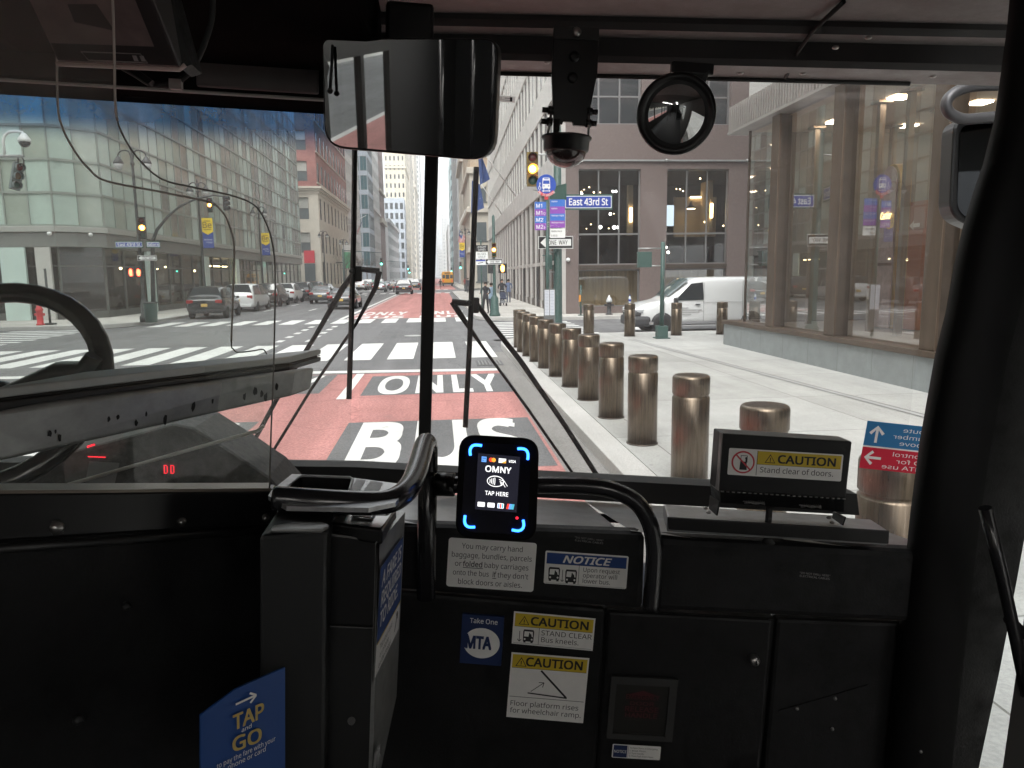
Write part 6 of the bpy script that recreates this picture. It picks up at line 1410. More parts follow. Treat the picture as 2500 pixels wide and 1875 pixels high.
def sidewall(x, y0, y1, ops, nm, m=SH):
    ys = sorted({y0, y1} | {v for o in ops for v in o[:2]}); zs_ = sorted({zf, zc+.15} | {v for o in ops for v in o[2:]}); b = MBld()
    for a, c_ in zip(ys[:-1], ys[1:]):
        for e, f in zip(zs_[:-1], zs_[1:]):
            if not any(o[0] <= a and c_ <= o[1] and o[2] <= e and f <= o[3] for o in ops):
                b.box2((x-.03, a, e), (x+.03, c_, f))
    bb(b, nm, m)
LW = [(-4.5, -3.55), (-3.45, -2.5), (-2.4, -1.0), (-.9, .2)]
sidewall(XLW, -4.6, 2.0, [(.35, 1.55, -.35, .42)] + [(a, c_, -.9, .14) for a, c_ in LW], 'side_wall', mat('cabin_wall_dark', (.022, .022, .022), .7))
sidewall(XLW, -9, -4.6, [], 'rear_side_wall', RDK)
sidewall(XRW, -9, 1.2, [(-8.6+1.6*i, -8.6+1.6*i+1.45, -.8, .35) for i in range(5)] + [(.25, 1.1, -1.5, .2)], 'side_wall')
b = MBld()
for i in range(5):
    for x in (XRW,): b.quad((x, -8.6+1.6*i, -.8), (x, -8.6+1.6*i+1.45, -.8), (x, -8.6+1.6*i+1.45, .35), (x, -8.6+1.6*i, .35))
for a, c_ in LW: b.quad((XLW, a, -.9), (XLW, c_, -.9), (XLW, c_, .14), (XLW, a, .14))
b.quad((XLW, .35, -.35), (XLW, 1.55, -.35), (XLW, 1.55, .42), (XLW, .35, .42))
bb(b, 'side_window', glassmat("side_window_glass", (.85, .87, .86), .8, 0), fix=False)
bb(MBld().box2((XLW-.05, -9, ZG+.3), (XRW+.05, 2.02, zf-.02)).box2((XLW-.05, 1.60, zf), (XRW, 2.02, -.80)), 'outer_body', mat("bus_paint", (.02, .03, .05), .4))
bb(MBld().box2((XLW-.04, -9, zc+.2), (XRW+.04, 2.05, zc+.5)), 'roof', WHITEP)
for x in (-.75, .40):   # the cabin's own ceiling lamps, well behind the eye
    bb(MBld().box2((x-.06, -6.5, zc-.03), (x+.06, -1.2, zc-.005)), 'ceiling_lamp', mat('cabin_lamp', (1, 1, 1), .3, emit=(1, .96, .9), estr=6))
for i in range(5):    # seats, seen only in the mirrors
    for x in (.78,):
        if i < 4: bb(MBld().box((x, -2.2-i*1.0, -1.15), (.62, .45, .10)).box((x, -2.45-i*1.0, -.80), (.62, .10, .72)), 'seat', mat("seat_blue", (.003, .004, .006), .9), bevel=.06)
for (x, y) in ((-.62, -2.3), (-.62, -4.1), (.25, -3.2), (-.62, -6.0)):
    bb(MBld().cyl((x, y, zf), (x, y, zc), .017, n=10), 'stanchion', PIPE)
bb(MBld().cyl((-.62, -6.5, zc-.14), (-.62, -1.2, zc-.14), .017, n=10), 'overhead_rail', PIPE)
# ------------------------------------------------ wipers outside the glass
def wiper(blade, pivot, arms, nm='wiper'):
    Y = 2.04
    w = bb(MBld().tube([bf(x, y, Y) for x, y in blade], .0072, 8), 'wiper_blade', RUBB)
    for a_ in arms: bb(MBld().tube([bf(x, y, Y+.02) for x, y, r in a_], [r for x, y, r in a_], 8), 'wiper_arm', RUBB, w)
    bb(MBld().box(bf(pivot[0], pivot[1], Y+.015), (.026, .022, .042)).cyl(bf(pivot[0]-12, pivot[1]-6, Y-.012), bf(pivot[0]-12, pivot[1]-6, Y+.03), .008, n=10), 'wiper_joint', BLKS, w, bevel=.004)
    return w
wiper([(866, 360), (864, 560), (858, 780), (852, 974)], (872, 668), [[(862, 655, .00680), (926, 662, .00816)], [(926, 662, .00816), (918, 700, .00680), (870, 790, .00408), (760, 950, .00408), (655, 1120, .00408), (625, 1165, .00408)], [(862, 668, .00680), (836, 705, .00816), (770, 820, .00612), (700, 930, .00612), (640, 1040, .00612), (590, 1130, .00612)]])
wiper([(1163, 408), (1154, 640), (1146, 850), (1136, 1043)], (1158, 745), [[(1104, 737, .00884), (1160, 742, .00748)], [(1104, 737, .00816), (1122, 765, .00816), (1180, 850, .00408), (1290, 1000, .00408), (1405, 1165, .00408)], [(1163, 740, .00680), (1195, 785, .00680), (1270, 880, .00748), (1380, 1040, .00680), (1470, 1180, .00680)]])
# ------------------------------------------------ steering wheel, driver's dash, beam, glazed screens
cw_ = bd(-30, 940, 1.30)
ring_ = [cw_+Vector((.178*math.cos(R(a)), .10*math.sin(R(a)), .150*math.sin(R(a)))) for a in range(0, 360, 10)]
sw = bb(MBld().tube(ring_, .0185, 12, closed=True, flat=.8), 'steering_wheel', PIPE)
h1 = [bd(x, y, 1.31) for x, y in ((232, 868), (210, 905), (150, 905), (60, 945), (-20, 985))]
bb(MBld().tube(h1, [.022, .030, .028, .026, .03], 10, flat=.6), 'spoke', BLKS, sw); bb(MBld().sphere(bd(-20, 985, 1.32), .06, 14, sc=(1, .6, .7)), 'hub', BLKS, sw)
DUST = mat("dusty_black", (.020, .020, .022), .6, 0, .3, 60, col2=(.10, .10, .10), detail=8)
pts = [bd(x, y, 1.62) for x, y in ((-250, 1300), (40, 1150), (160, 1108), (420, 1036), (470, 1046), (560, 1102), (655, 1166), (700, 1215), (720, 1300))]
dh = bb(MBld().prism(pts, (0, .2, 0)), 'driver_dash', DUST, bevel=.01)
s = Sign(bd(412, 1146, 1.615), (1, 0, 0), (0, 0, 1), step=.001)
LEDR = mat("led_red", (.8, .02, .03), .4, emit=(1, .02, .04), estr=.7)
for i in (-.62, .62):
    x = i*.011
    for (x0, y0, x1, y1) in ((-.006, .014, .005, .014), (-.006, -.014, .005, -.014), (.006, .012, .006, -.012), (-.004, .012, -.004, -.012)): s.line(x+x0*.6, y0*.6, x+x1*.6+.0001, y1*.6+.0001, .0015, 0, 0)
o = Sign(bd(222, 1088, 1.615), (1, 0, 0), (0, 0, 1), step=.001, mb=s.b); o.line(-.008, -.003, .008, .003, .004, 0, 0); o = Sign(bd(236, 1115, 1.615), (1, 0, 0), (0, 0, 1), step=.001, mb=s.b); o.line(-.018, 0, .018, -.001, .002, 0, 0)
bb(s.b, 'led_digits', LEDR, dh, fix=False)
c = [bd(x, y, 1.612) for x, y in ((208, 1178), (280, 1182), (292, 1130), (218, 1126))]; bb(MBld().poly(c), 'paper_note', mat("paper_dim", (.25, .25, .26), .8), dh, fix=False)
# beam of the driver's door
def beamq(L_, R_, yl, yr): return bd(L_[0], L_[1], yl), bd(R_[0], R_[1], yr)
yl, yr = .80, 1.28
BM = thing('driver_door_rail', 'wide scuffed steel rail crossing behind the clear driver screen', 'rail', bd(-20, 1060, yl), MB_)
a, b_ = bd(-60, 1010, yl-.03), bd(721, 905, yr); a2, b2 = bd(-60, 1142, yl-.03), bd(711, 968, yr)
dv = Vector((.02, .075, 0))
lo = MBld().hexa([a2, b2, b2+dv, a2+dv], [a, b_, b_+dv, a+dv]); bb(lo, 'rail_body', STEEL, BM, bevel=.010, seg=3)
u1 = bd(-60, 962, yl-.02); u2 = bd(703, 880, yr)
for i, (k0, k1) in enumerate(((-.002, .008), (.008, .011), (.011, .022))):
    aa = a+Vector((0, .012, k0)); bb2 = b_+Vector((-.012, .012, k0)); e = Vector((0, 0, k1-k0)); dd = Vector((.03, .15, 0))
    bb(MBld().hexa([aa, bb2, bb2+dd, aa+dd], [aa+e, bb2+e, bb2+dd+e, aa+dd+e]), 'rail_lip', (BLKS, BLKS, mat('rail_top_steel', (.38, .39, .38), .4, .5, .15, 5))[i], BM, bevel=.002)
random.seed(3); nrm = (b_-a).cross(a2-a).normalized()
if nrm.y > 0: nrm = -nrm
for i in range(16):
    u, v = random.uniform(.1, .92), random.uniform(.15, .9); p = a.lerp(b_, u).lerp(a2.lerp(b2, u), v)+nrm*.0012
    r = random.uniform(.0015, .005); ex = (b_-a).normalized(); ez = (a2-a).normalized()
    b = MBld(); b.poly([p+ex*(r*math.cos(t*.9)*random.uniform(.6, 1.2))+ez*(r*1.5*math.sin(t*.9)*random.uniform(.6, 1.3)) for t in range(7)]); bb(b, 'scuff_mark', BLK, BM, fix=False)

# clear screens
PLX = glassmat("screen_plastic", (.96, .98, .965), .5, .085, (.80, .80, .74), nscale=5, spots=.10)
PLX2 = glassmat("screen_plastic_back", (.96, .98, .965), .4, .035, (.80, .80, .74), nscale=6, spots=.08)
EDGE = mat("screen_edge", (.17, .16, .15), .35); EDGEP = mat("screen_edge_pale", (.42, .36, .33), .4)
def screen(lab, edge, rest, pr, pl, m, mode, r):
    """edge = rim outline in the photo, rest = corners outside the frame; plane through two points"""
    n = (pr-pl).cross(Vector((0, 0, 1))).normalized()
    f = lambda x, y: bpl(x, y, pl, n)
    e = [f(x, y) for x, y in smooth(edge)]
    T = thing('driver_screen', lab, 'screen', f(rest[-1][0]+60, rest[-1][1]), MB_)
    b = MBld().poly(e+[f(x, y) for x, y in rest]); bb(b, 'sheet', m, T, fix=False)
    k = int(len(e)*mode[1])
    bb(MBld().tube(e[:k+1], r, 8), 'rim', mode[0], T); bb(MBld().tube(e[k:], r*.75, 8), 'rim', mode[2], T)
screen('clear driver screen with a curved top edge that ends beside the fare box', [(268, -60), (275, 0), (279, 130), (283, 270), (300, 330), (340, 390), (395, 437), (470, 457), (560, 476), (620, 500), (650, 545), (666, 600), (672, 680), (668, 900), (662, 1050), (658, 1192)], [(-80, 1198), (-80, -60)], bd(660, 1190, 1.16), bd(0, 1190, .92), PLX, (EDGEP, .22, EDGE), .0017)
screen('second clear screen farther in with a stepped lower corner over the rail', [(132, -60), (138, 60), (141, 250), (152, 310), (180, 365), (215, 410), (260, 442), (400, 470), (510, 494), (545, 520), (563, 560), (572, 605), (569, 720), (565, 835), (570, 852), (582, 860), (620, 856), (642, 853), (651, 864)], [(712, 905), (-80, 1010), (-80, -60)], bd(660, 850, 1.42), bd(0, 850, 1.12), PLX2, (EDGEP, .72, EDGE), .0017)
e = [bd(x, y, 1.45) for x, y in ((160, 1185), (400, 1116), (628, 1052), (644, 1040))]
tt = thing('lower_screen', 'low clear plastic panel with a bright lower edge under the steel rail', 'screen', bd(160, 1185, 1.45), MB_)
bb(MBld().poly([e[0], e[1], e[2], e[3], bd(644, 960, 1.45), bd(150, 1080, 1.45)]), 'sheet', PLX2, tt, fix=False); bb(MBld().tube(e, .0035, 8), 'rim', mat("edge_bright", (.62, .60, .56), .4), tt)
# ledge and wall the screen stands on
DP = thing('driver_partition', 'black partition wall with bolts below the clear driver screen', 'partition', bd(300, 1700, 1.0), MB_)
pA, pB = bd(-60, 1190, .90), bd(676, 1190, 1.165); n_ = (pB-pA).cross(Vector((0, 0, 1))).normalized(); fp = lambda x, y: bpl(x, y, pA, n_)
bk = Vector((-.01, .035, 0))
bb(MBld().prism([fp(-60, 1200), fp(678, 1196), fp(678, 1280), (fp(-60, 1330))], bk), 'top_band', BLKS, DP, bevel=.005)
bb(MBld().prism([fp(-60, 1198), fp(662, 1192), fp(662, 1199), fp(-60, 1206)], bk+Vector((0, -.004, 0))), 'top_trim', mat("trim_bronze", (.20, .17, .14), .4, .5), DP)
bb(MBld().tube([fp(-60, 1338)+Vector((0, -.01, 0)), fp(300, 1313)+Vector((0, -.01, 0)), fp(640, 1290)+Vector((0, -.01, 0))], .006, 8), 'lower_trim', STEELD, DP)
bb(MBld().prism([fp(-60, 1330)+bk*.6, fp(700, 1285)+bk*.6, fp(690, 1990)+bk*.6, fp(-60, 1990)+bk*.6], bk), 'wall_panel', BLK, DP)
for (x, y, r) in ((137, 1287, .010), (445, 1273, .006), (648, 1263, .006), (308, 1479, .006), (192, 1757, .007)):
    bb(MBld().lathe([(0, -.006), (r*.55, -.006), (r*.6, -.003), (r, -.002), (r, .002)], fp(x, y)+Vector((0, -.001, 0)), 14, axis='y'), 'bolt', SCREW if y < 1400 else STEELD, DP)
# steel column beside the fare box
b = MBld()
cq = [bd(632, 1308, .98), bd(800, 1296, 1.02), bd(792, 1990, 1.02), bd(634, 1990, .98)]
CL = thing('steel_column', 'plain dark steel column between the partition and the fare box', 'column', bd(700, 1900, 1.0), MB_)
bb(MBld().prism(cq, (0, .16, 0)), 'column_body', STEELD, CL, bevel=.006)
t0 = [bd(660, 1290, .98), bd(786, 1292, 1.0), bd(806, 1280, 1.03), bd(760, 1262, 1.10), bd(672, 1272, 1.10)]
bb(MBld().prism(t0, (0, 0, -.006)), 'column_cap', STEEL, CL, bevel=.003)
# ------------------------------------------------ fare box and its curved grab rail
DSTEEL = mat("brushed_top_steel", (.80, .81, .82), .34, .85, .15, 8, stretch=(6, 1, 1), detail=8)
TRAYG = mat("tray_grey", (.42, .425, .43), .36, .6, .3, 16, detail=8)
FBX = thing('fare_box', 'dark steel fare box with a grey top tray and a blue notice on its side', 'fare box', bd(860, 1900, 1.1), MB_)
def F1(x, y): return bd(x, y, 1.06)
bb(MBld().prism([F1(796, 1300), F1(925, 1318), F1(905, 1990), F1(788, 1990)], Vector((.012, .22, 0))), 'body', BLKS, FBX, bevel=.004)
bb(MBld().prism([bd(795, 1527, 1.055), bd(912, 1532, 1.055), bd(900, 1990, 1.055), bd(786, 1990, 1.055)], (0, .004, 0)), 'front_door', STEELD, FBX, bevel=.004)
bb(MBld().prism([bd(918, 1322, 1.052), bd(927, 1322, 1.052), bd(906, 1990, 1.052), bd(898, 1990, 1.052)], (0, .004, 0)), 'edge_strip', STEEL, FBX)
bb(MBld().cyl(bd(858, 1760, 1.05), bd(858, 1760, 1.06), .006, n=12), 'lock', STEELD, FBX)
# side plate
sN, sF = 1.052, 1.275
side = [bd(927, 1324, sN), bd(989, 1250, sF), bd(968, 1990*.0+1700, sF), bd(906, 1990, sN)]
bb(MBld().prism(side, (-.006, 0, 0)), 'side_plate', STEEL, FBX)
# head with slotted top plate
tp = [bd(700, 1265, 1.09), bd(934, 1294, 1.05), bd(968, 1246, 1.25), bd(700, 1232, 1.25)]
dn = Vector((0, 0, -.022))
bb(MBld().hexa([p+dn for p in tp], tp), 'head', BLKS, FBX, bevel=.003)
bb(MBld().poly([bd(703, 1263, 1.09)+Vector((0, 0, .0015)), bd(930, 1291, 1.052)+Vector((0, 0, .0015)), bd(962, 1247, 1.245)+Vector((0, 0, .0015)), bd(704, 1234, 1.245)+Vector((0, 0, .0015))]), 'top_plate', DSTEEL, FBX, fix=False)
k = Vector((0, 0, .004))
bb(MBld().poly([bd(855, 1270, 1.10)+k, bd(908, 1276, 1.10)+k, bd(922, 1252, 1.2)+k, bd(868, 1250, 1.2)+k]), 'coin_slot', BLK, FBX, fix=False)
bb(MBld().tube([bd(861, 1270, 1.10)+k*1.4, bd(905, 1275, 1.10)+k*1.4, bd(919, 1253, 1.2)+k*1.4], .0015, 6), 'slot_rim', CHROME, FBX)
# upper tray
zt_ = bd(800, 1207, 1.13).z
Z = lambda x, y: bz(x, y, zt_)
outer = [Z(655, 1210), Z(663, 1197), Z(713, 1157), Z(836, 1163), Z(983, 1182), Z(992, 1192), Z(966, 1226), Z(900, 1240), Z(700, 1236)]
rec = [Z(700, 1195), Z(704, 1189), Z(730, 1166), Z(738, 1163), Z(854, 1167), Z(861, 1171), Z(853, 1198), Z(845, 1203)]
tb_ = MBld(); d2 = Vector((0, 0, -.007))
# ring between outline and recess
cc = sum(rec, Vector())/len(rec)
def ang(p): return math.atan2(p.y-cc.y, p.x-cc.x)
oo = sorted(outer, key=ang); rr_ = sorted(rec, key=ang)
bm = bmesh.new(); ov = [bm.verts.new(p) for p in oo]; rv = [bm.verts.new(p) for p in rr_]
oe = [bm.edges.new((ov[i], ov[(i+1) % len(ov)])) for i in range(len(ov))]; re_ = [bm.edges.new((rv[i], rv[(i+1) % len(rv)])) for i in range(len(rv))]
bmesh.ops.triangle_fill(bm, edges=oe+re_, use_beauty=True, use_dissolve=False)
bm.verts.index_update()
tb_.add([v.co.copy() for v in bm.verts], [[v.index for v in f.verts] for f in bm.faces if not all(v in rv for v in f.verts)], 0); bm.free()
for i in range(len(oo)): tb_.quad(oo[i], oo[(i+1) % len(oo)], oo[(i+1) % len(oo)]+d2, oo[i]+d2, 0)
bb(tb_, 'tray', TRAYG, FBX)
tb_ = MBld(); d3 = Vector((0, 0, -.075))
for i in range(len(rr_)): tb_.quad(rr_[i], rr_[(i+1) % len(rr_)], rr_[(i+1) % len(rr_)]+d3, rr_[i]+d3)
tb_.poly([p+d3 for p in rr_]); bb(tb_, 'tray_well', BLK, FBX)
bb(MBld().tube([p+Vector((0, 0, .001)) for p in rr_], .0022, 6, closed=True), 'well_rim', mat("rim_pale", (.5, .51, .52), .35), FBX)
for q in (((871, 1172), (892, 1174), (873, 1205), (851, 1204)), ((905, 1176), (935, 1180), (917, 1210), (882, 1208))):
    bb(MBld().poly([Z(*p)+Vector((0, 0, .0012)) for p in q]), 'instruction_label', mat("label_grey_white", (.48, .48, .48), .5, 0, .12, 160), FBX, fix=False)
gr_ = [(668, 1216, 1.10), (760, 1222, 1.10), (880, 1228, 1.11), (935, 1227, 1.12), (972, 1214, 1.14), (1000, 1188, 1.18), (1017, 1150, 1.24), (1030, 1105, 1.32), (1036, 1086, 1.36), (1042, 1081, 1.38), (1045, 1095, 1.40), (1044, 1150, 1.41)]
T = thing('grab_rail', 'black bent grab rail in front of the fare box tray rising to the post', 'handrail', bd(860, 1228, 1.11), MB_)
pts = [bd(*p) for p in gr_]; sp_ = []
for i in range(len(pts)-1):
    p0, p1, p2, p3 = pts[max(i-1, 0)], pts[i], pts[i+1], pts[min(i+2, len(pts)-1)]
    for j in range(5):
        t = j/5; sp_.append(.5*((2*p1)+(-p0+p2)*t+(2*p0-5*p1+4*p2-p3)*t*t+(-p0+3*p1-3*p2+p3)*t**3))
sp_.append(pts[-1])
bb(MBld().tube(sp_, .0185, 18), 'rail_tube', PIPE, T); bb(MBld().box2(bd(681, 1284, 1.10), bd(697, 1235, 1.115)), 'rail_foot', BLKS, T)
# ------------------------------------------------ signs
WSG = mat("sticker_white", (.80, .79, .77), .5, 0, .04, 30); INKB = mat("sticker_ink", (.012, .012, .014), .5); YSG = mat("sticker_yellow", (.62, .45, .03), .5); BSG = mat("sticker_blue", (.012, .05, .20), .5); NSG = mat("sticker_navy", (.008, .025, .10), .5); RSG = mat("sticker_red", (.55, .04, .06), .5); GTX = mat("sticker_grey", (.30, .30, .30), .6)
SM = [WSG, INKB, YSG, BSG, NSG, RSG, GTX]
def film(name, col):     # thin printed film that daylight shines through
    m = bpy.data.materials.new(name); m.use_nodes = True; t = m.node_tree; t.nodes.clear(); N = t.nodes.new
    d = N("ShaderNodeBsdfDiffuse"); l = N("ShaderNodeBsdfTranslucent"); x = N("ShaderNodeMixShader"); o = N("ShaderNodeOutputMaterial"); x.inputs[0].default_value = .55
    d.inputs[0].default_value = l.inputs[0].default_value = (*col, 1); t.links.new(d.outputs[0], x.inputs[1]); t.links.new(l.outputs[0], x.inputs[2]); t.links.new(x.outputs[0], o.inputs[0]); return m
FILM = [film("film_white", (.85, .85, .84)), INKB, YSG, film("film_blue", (.05, .20, .42)), NSG, film("film_red", (.60, .04, .07)), GTX]
def sticker(name, label, TL, TR, BL, Y, cat='sign', plane=None, edge=True, mats=None):
    f = plane or (lambda x, y: bf(x, y, Y))
    s, ratio = sign_px(TL, TR, BL, f); s.asp = 1/ratio; s.ratio = ratio
    s.fin = lambda: tag(s.b.build(name, mats or SM, None, frame=FB, base=f((TL[0]+TR[0])/2, BL[1]), fix=False), label, cat)
    return s
def tri(s, cx, cy, h, l=2):     # warning triangle with exclamation
    a = s.asp; w = h*.58*a
    s.poly([(cx-w, cy), (cx+w, cy), (cx, cy+h)], 1, l); s.poly([(cx-w*.78, cy+h*.08), (cx+w*.78, cy+h*.08), (cx, cy+h*.86)], 2, l+1)
    s.poly([(cx-.05*h*a, cy+h*.28), (cx+.05*h*a, cy+h*.28), (cx+.05*h*a, cy+h*.62), (cx-.05*h*a, cy+h*.62)], 1, l+2); s.ell(cx, cy+h*.18, .055*h*a, .055*h, 1, l+2, n=10)
def busicon(s, cx, cy, h, l=2):
    a = s.asp
    q = lambda pts, m, k: s.poly([(cx+x*h*a, cy+y*h) for x, y in pts], m, k)
    q([(-.38, .04), (.38, .04), (.40, .80), (.34, .95), (-.34, .95), (-.40, .80)], 1, l); q([(-.32, .42), (.32, .42), (.30, .82), (-.30, .82)], 0, l+1)
    q([(.0, .42), (.26, .42), (.2, .62), (.12, .66), (.1, .74), (.04, .74), (.03, .6)], 1, l+2); q([(-.34, -.06), (-.18, -.06), (-.18, .06), (-.34, .06)], 1, l); q([(.18, -.06), (.34, -.06), (.34, .06), (.18, .06)], 1, l)
    for x in (-.26, .26): s.ell(cx+x*h*a, cy+.22*h, .07*h*a, .07*h, 0, l+1, n=12)
def arrow(s, x0, y0, x1, y1, w, hd, m, l):
    a = s.asp; dx, dy = (x1-x0)/a, y1-y0; k = math.hypot(dx, dy); dx, dy = dx/k, dy/k
    s.line(x0, y0, x1, y1, w, m, l, asp=a)
    for sg in (-1, 1):
        an = math.atan2(dy, dx)+math.pi+sg*R(38); s.line(x1, y1, x1+math.cos(an)*hd*a, y1+math.sin(an)*hd, w, m, l+.3, asp=a)
YS = YD-.003
s = sticker('baggage_sign', 'grey white sign about carrying hand baggage and folded baby carriages, under the card reader', (1096, 1312), (1311, 1326), (1089, 1431), YS)
s.rrect(0, 0, 1, 1, .06, 0, 0, s.asp); A = s.asp
for i, t in enumerate(('You may carry hand', 'baggage, bundles, parcels', None, None, 'block doors or aisles.')):
    if t: s.text(t, .5, .80-.182*i, .105, 1, 1, w=[.69, .91, 0, 0, .73][i])
s.text('or', .115, .436, .105, 1, 1, asp=A*.95, left=True, bold=0) if False else None
s.text('or', .125, .436, .105, 1, 1, w=.075); s.text('folded', .288, .436, .105, 1, 1, w=.22, bold=.02); s.rect(.18, .405, .41, .417, 1, 1); s.text('baby carriages', .675, .436, .105, 1, 1, w=.50)
s.text('onto the bus', .275, .254, .105, 1, 1, w=.41); s.text('if', .545, .254, .105, 1, 1, w=.038, bold=.02); s.rect(.523, .222, .567, .234, 1, 1); s.text("they don't", .755, .254, .105, 1, 1, w=.35)
s.fin()
s = sticker('notice_sign', 'blue headed notice with two small buses, to the right of the baggage sign', (1332, 1344), (1535, 1358), (1327, 1424), YS); A = s.asp
s.rrect(0, 0, 1, 1, .05, 0, 0, A); s.rect(.02, .62, .98, .95, 3, 1); s.text('NOTICE', .51, .68, .21, 0, 2, w=.58, bold=.035, shear=.28)
s.rect(.02, .615, .98, .625, 1, 1); s.rect(.415, .04, .42, .62, 1, 1)
busicon(s, .12, .12, .42); busicon(s, .325, .08, .42); arrow(s, .222, .46, .222, .10, .016, .07, 1, 2)
for i, t in enumerate(('Upon request', 'operator will', 'lower bus.')): s.text(t, .47, .44-.17*i, .13, 1, 1, w=[.44, .41, .33][i], left=True) if False else s.text(t, .47+[.44, .41, .33][i]/2, .44-.17*i, .13, 1, 1, w=[.44, .41, .33][i])
s.rect(.02, .03, .98, .036, 1, 1); s.fin()
s = sticker('take_one_holder', 'dark blue take one leaflet holder with a round white transit emblem', (1129, 1499), (1231, 1507), (1122, 1618), YS+.030, 'leaflet holder'); A = s.asp
s.rect(0, 0, 1, 1, 4, 0); s.rect(0, 0, 1, .86, 3, .5) if False else None
s.text('Take One', .52, .84, .095, 0, 1, w=.66, bold=.015); s.ell(.50, .44, .335*A*1.05, .31, 0, 1, n=40)
s.text('MTA', .43, .33, .24, 4, 2, w=.60, bold=.06); s.poly([(.02, .33), (.17, .33), (.17, .62), (.02, .60)], 4, 2)
s.b.hexa([s.P(0, 0, -1), s.P(1, 0, -1), s.P(1, 1, -1), s.P(0, 1, -1)], [s.P(0, 0, -22), s.P(1, 0, -22), s.P(1, 1, -22), s.P(0, 1, -22)], 4); s.fin()
s = sticker('caution_sign', 'yellow headed caution sign saying the bus kneels, with a bus and a down arrow', (1255, 1492), (1454, 1510), (1249, 1571), YS+.030); A = s.asp
s.rect(0, 0, 1, 1, 0, 0); s.rect(.02, .56, .98, .955, 2, 1); tri(s, .135, .62, .27); s.text('CAUTION', .57, .635, .24, 1, 2, w=.70, bold=.035)
s.rect(.02, .55, .98, .56, 1, 1); s.rect(.325, .05, .33, .55, 1, 1); busicon(s, .20, .10, .40); arrow(s, .09, .42, .09, .10, .018, .09, 1, 2)
s.text('STAND CLEAR', .665, .345, .15, 1, 1, w=.62); s.text('Bus kneels.', .59, .135, .15, 1, 1, w=.46); s.rect(.02, .04, .98, .048, 1, 1); s.fin()
s = sticker('caution_sign', 'taller caution sign with a tilted platform drawing about the wheelchair ramp', (1249, 1592), (1439, 1607), (1236, 1750), YS+.030); A = s.asp
s.rect(0, 0, 1, 1, 0, 0); s.rect(.02, .775, .98, .975, 2, 1); tri(s, .135, .80, .14); s.text('CAUTION', .56, .815, .125, 1, 2, w=.72, bold=.035)
s.rect(.02, .77, .98, .775, 1, 1); s.rect(.02, .325, .98, .332, 1, 1); s.line(.40, .755, .75, .37, .028, 1, 1, asp=A); s.line(.25, .40, .76, .365, .020, 1, 1.2, asp=A); arrow(s, .29, .425, .45, .575, .010, .075, 1, 1)
s.text('Floor platform rises', .48, .19, .075, 1, 1, w=.88); s.text('for wheelchair ramp.', .50, .08, .075, 1, 1, w=.92); s.fin()
s = sticker('small_notice', 'tiny notice label with a navy square below the framed emergency lever window', (1496, 1816), (1614, 1823), (1493, 1849), YS+.024); A = s.asp
s.rrect(0, 0, 1, 1, .08, 0, 0, A); s.rect(.025, .06, .31, .94, 4, 1); s.text('NOTICE', .168, .40, .2, 0, 2, w=.25, bold=.02)
for i, t in enumerate(('To Open Doors In Emergency', '1. Break Plastic', '2. Turn Handle', '3. Then Push Doors Open')): s.text(t, .36+[.58, .34, .30, .50][i]/2, .74-.20*i, .11, 1, 1, w=[.58, .34, .30, .50][i])
s.rect(.33, .06, .335, .94, 1, 1); s.fin()
for (TL, TR, BL, lab) in (((1404, 1309), (1474, 1317), (1403, 1321), 'small grey do not drill lettering above the blue headed notice'), ((1953, 1395), (2027, 1403), (1952, 1408), 'small grey do not drill lettering alone on the right dash panel')):
    s = sticker('stencil_lettering', lab, TL, TR, BL, YD-.002, 'lettering')
    s.text('"DO NOT DRILL HERE"', .5, .58, .36, 6, 0, w=1.0); s.text('ELECTRICAL CABLES', .5, .02, .36, 6, 0, w=.98); s.fin()
# emergency lever window
LV = thing('lever_window', 'square grey framed window with faint red lettering on the locker door', 'window', bf(1560, 1800, YD), MB_)
s, rt_ = sign_px((1493, 1648), (1655, 1657), (1480, 1799), lambda x, y: bf(x, y, YD+.022))
fr = MBld()
for q in ((0, 0, 1, .085), (0, .88, 1, 1), (0, .085, .085, .88), (.885, .085, 1, .88)):
    fr.hexa([s.P(q[0], q[1], -5), s.P(q[2], q[1], -5), s.P(q[2], q[3], -5), s.P(q[0], q[3], -5)], [s.P(q[0], q[1], 9), s.P(q[2], q[1], 9), s.P(q[2], q[3], 9), s.P(q[0], q[3], 9)])
bb(fr, 'frame', mat("frame_grey", (.045, .045, .044), .5, .3, .15, 20), LV)
s2 = Sign(s.o, s.u, s.v, .0006); s2.rect(.08, .08, .89, .89, 0, 0); DR = mat("dull_red", (.06, .004, .008), .5)
for t, y, h, w in (('EMERGENCY', .64, .07, .5), ('DOOR', .545, .055, .36), ('RELEASE', .44, .08, .5), ('HANDLE', .345, .07, .48)): s2.text(t, .50, y, h, 1, 1, w=w, bold=.04)
s2.poly([(.26, .70), (.74, .70), (.5, .78)], 1, 1)
bb(s2.b, 'plastic_cover', [mat("smoked_plastic", (.022, .022, .02), .25), DR], LV, fix=False)
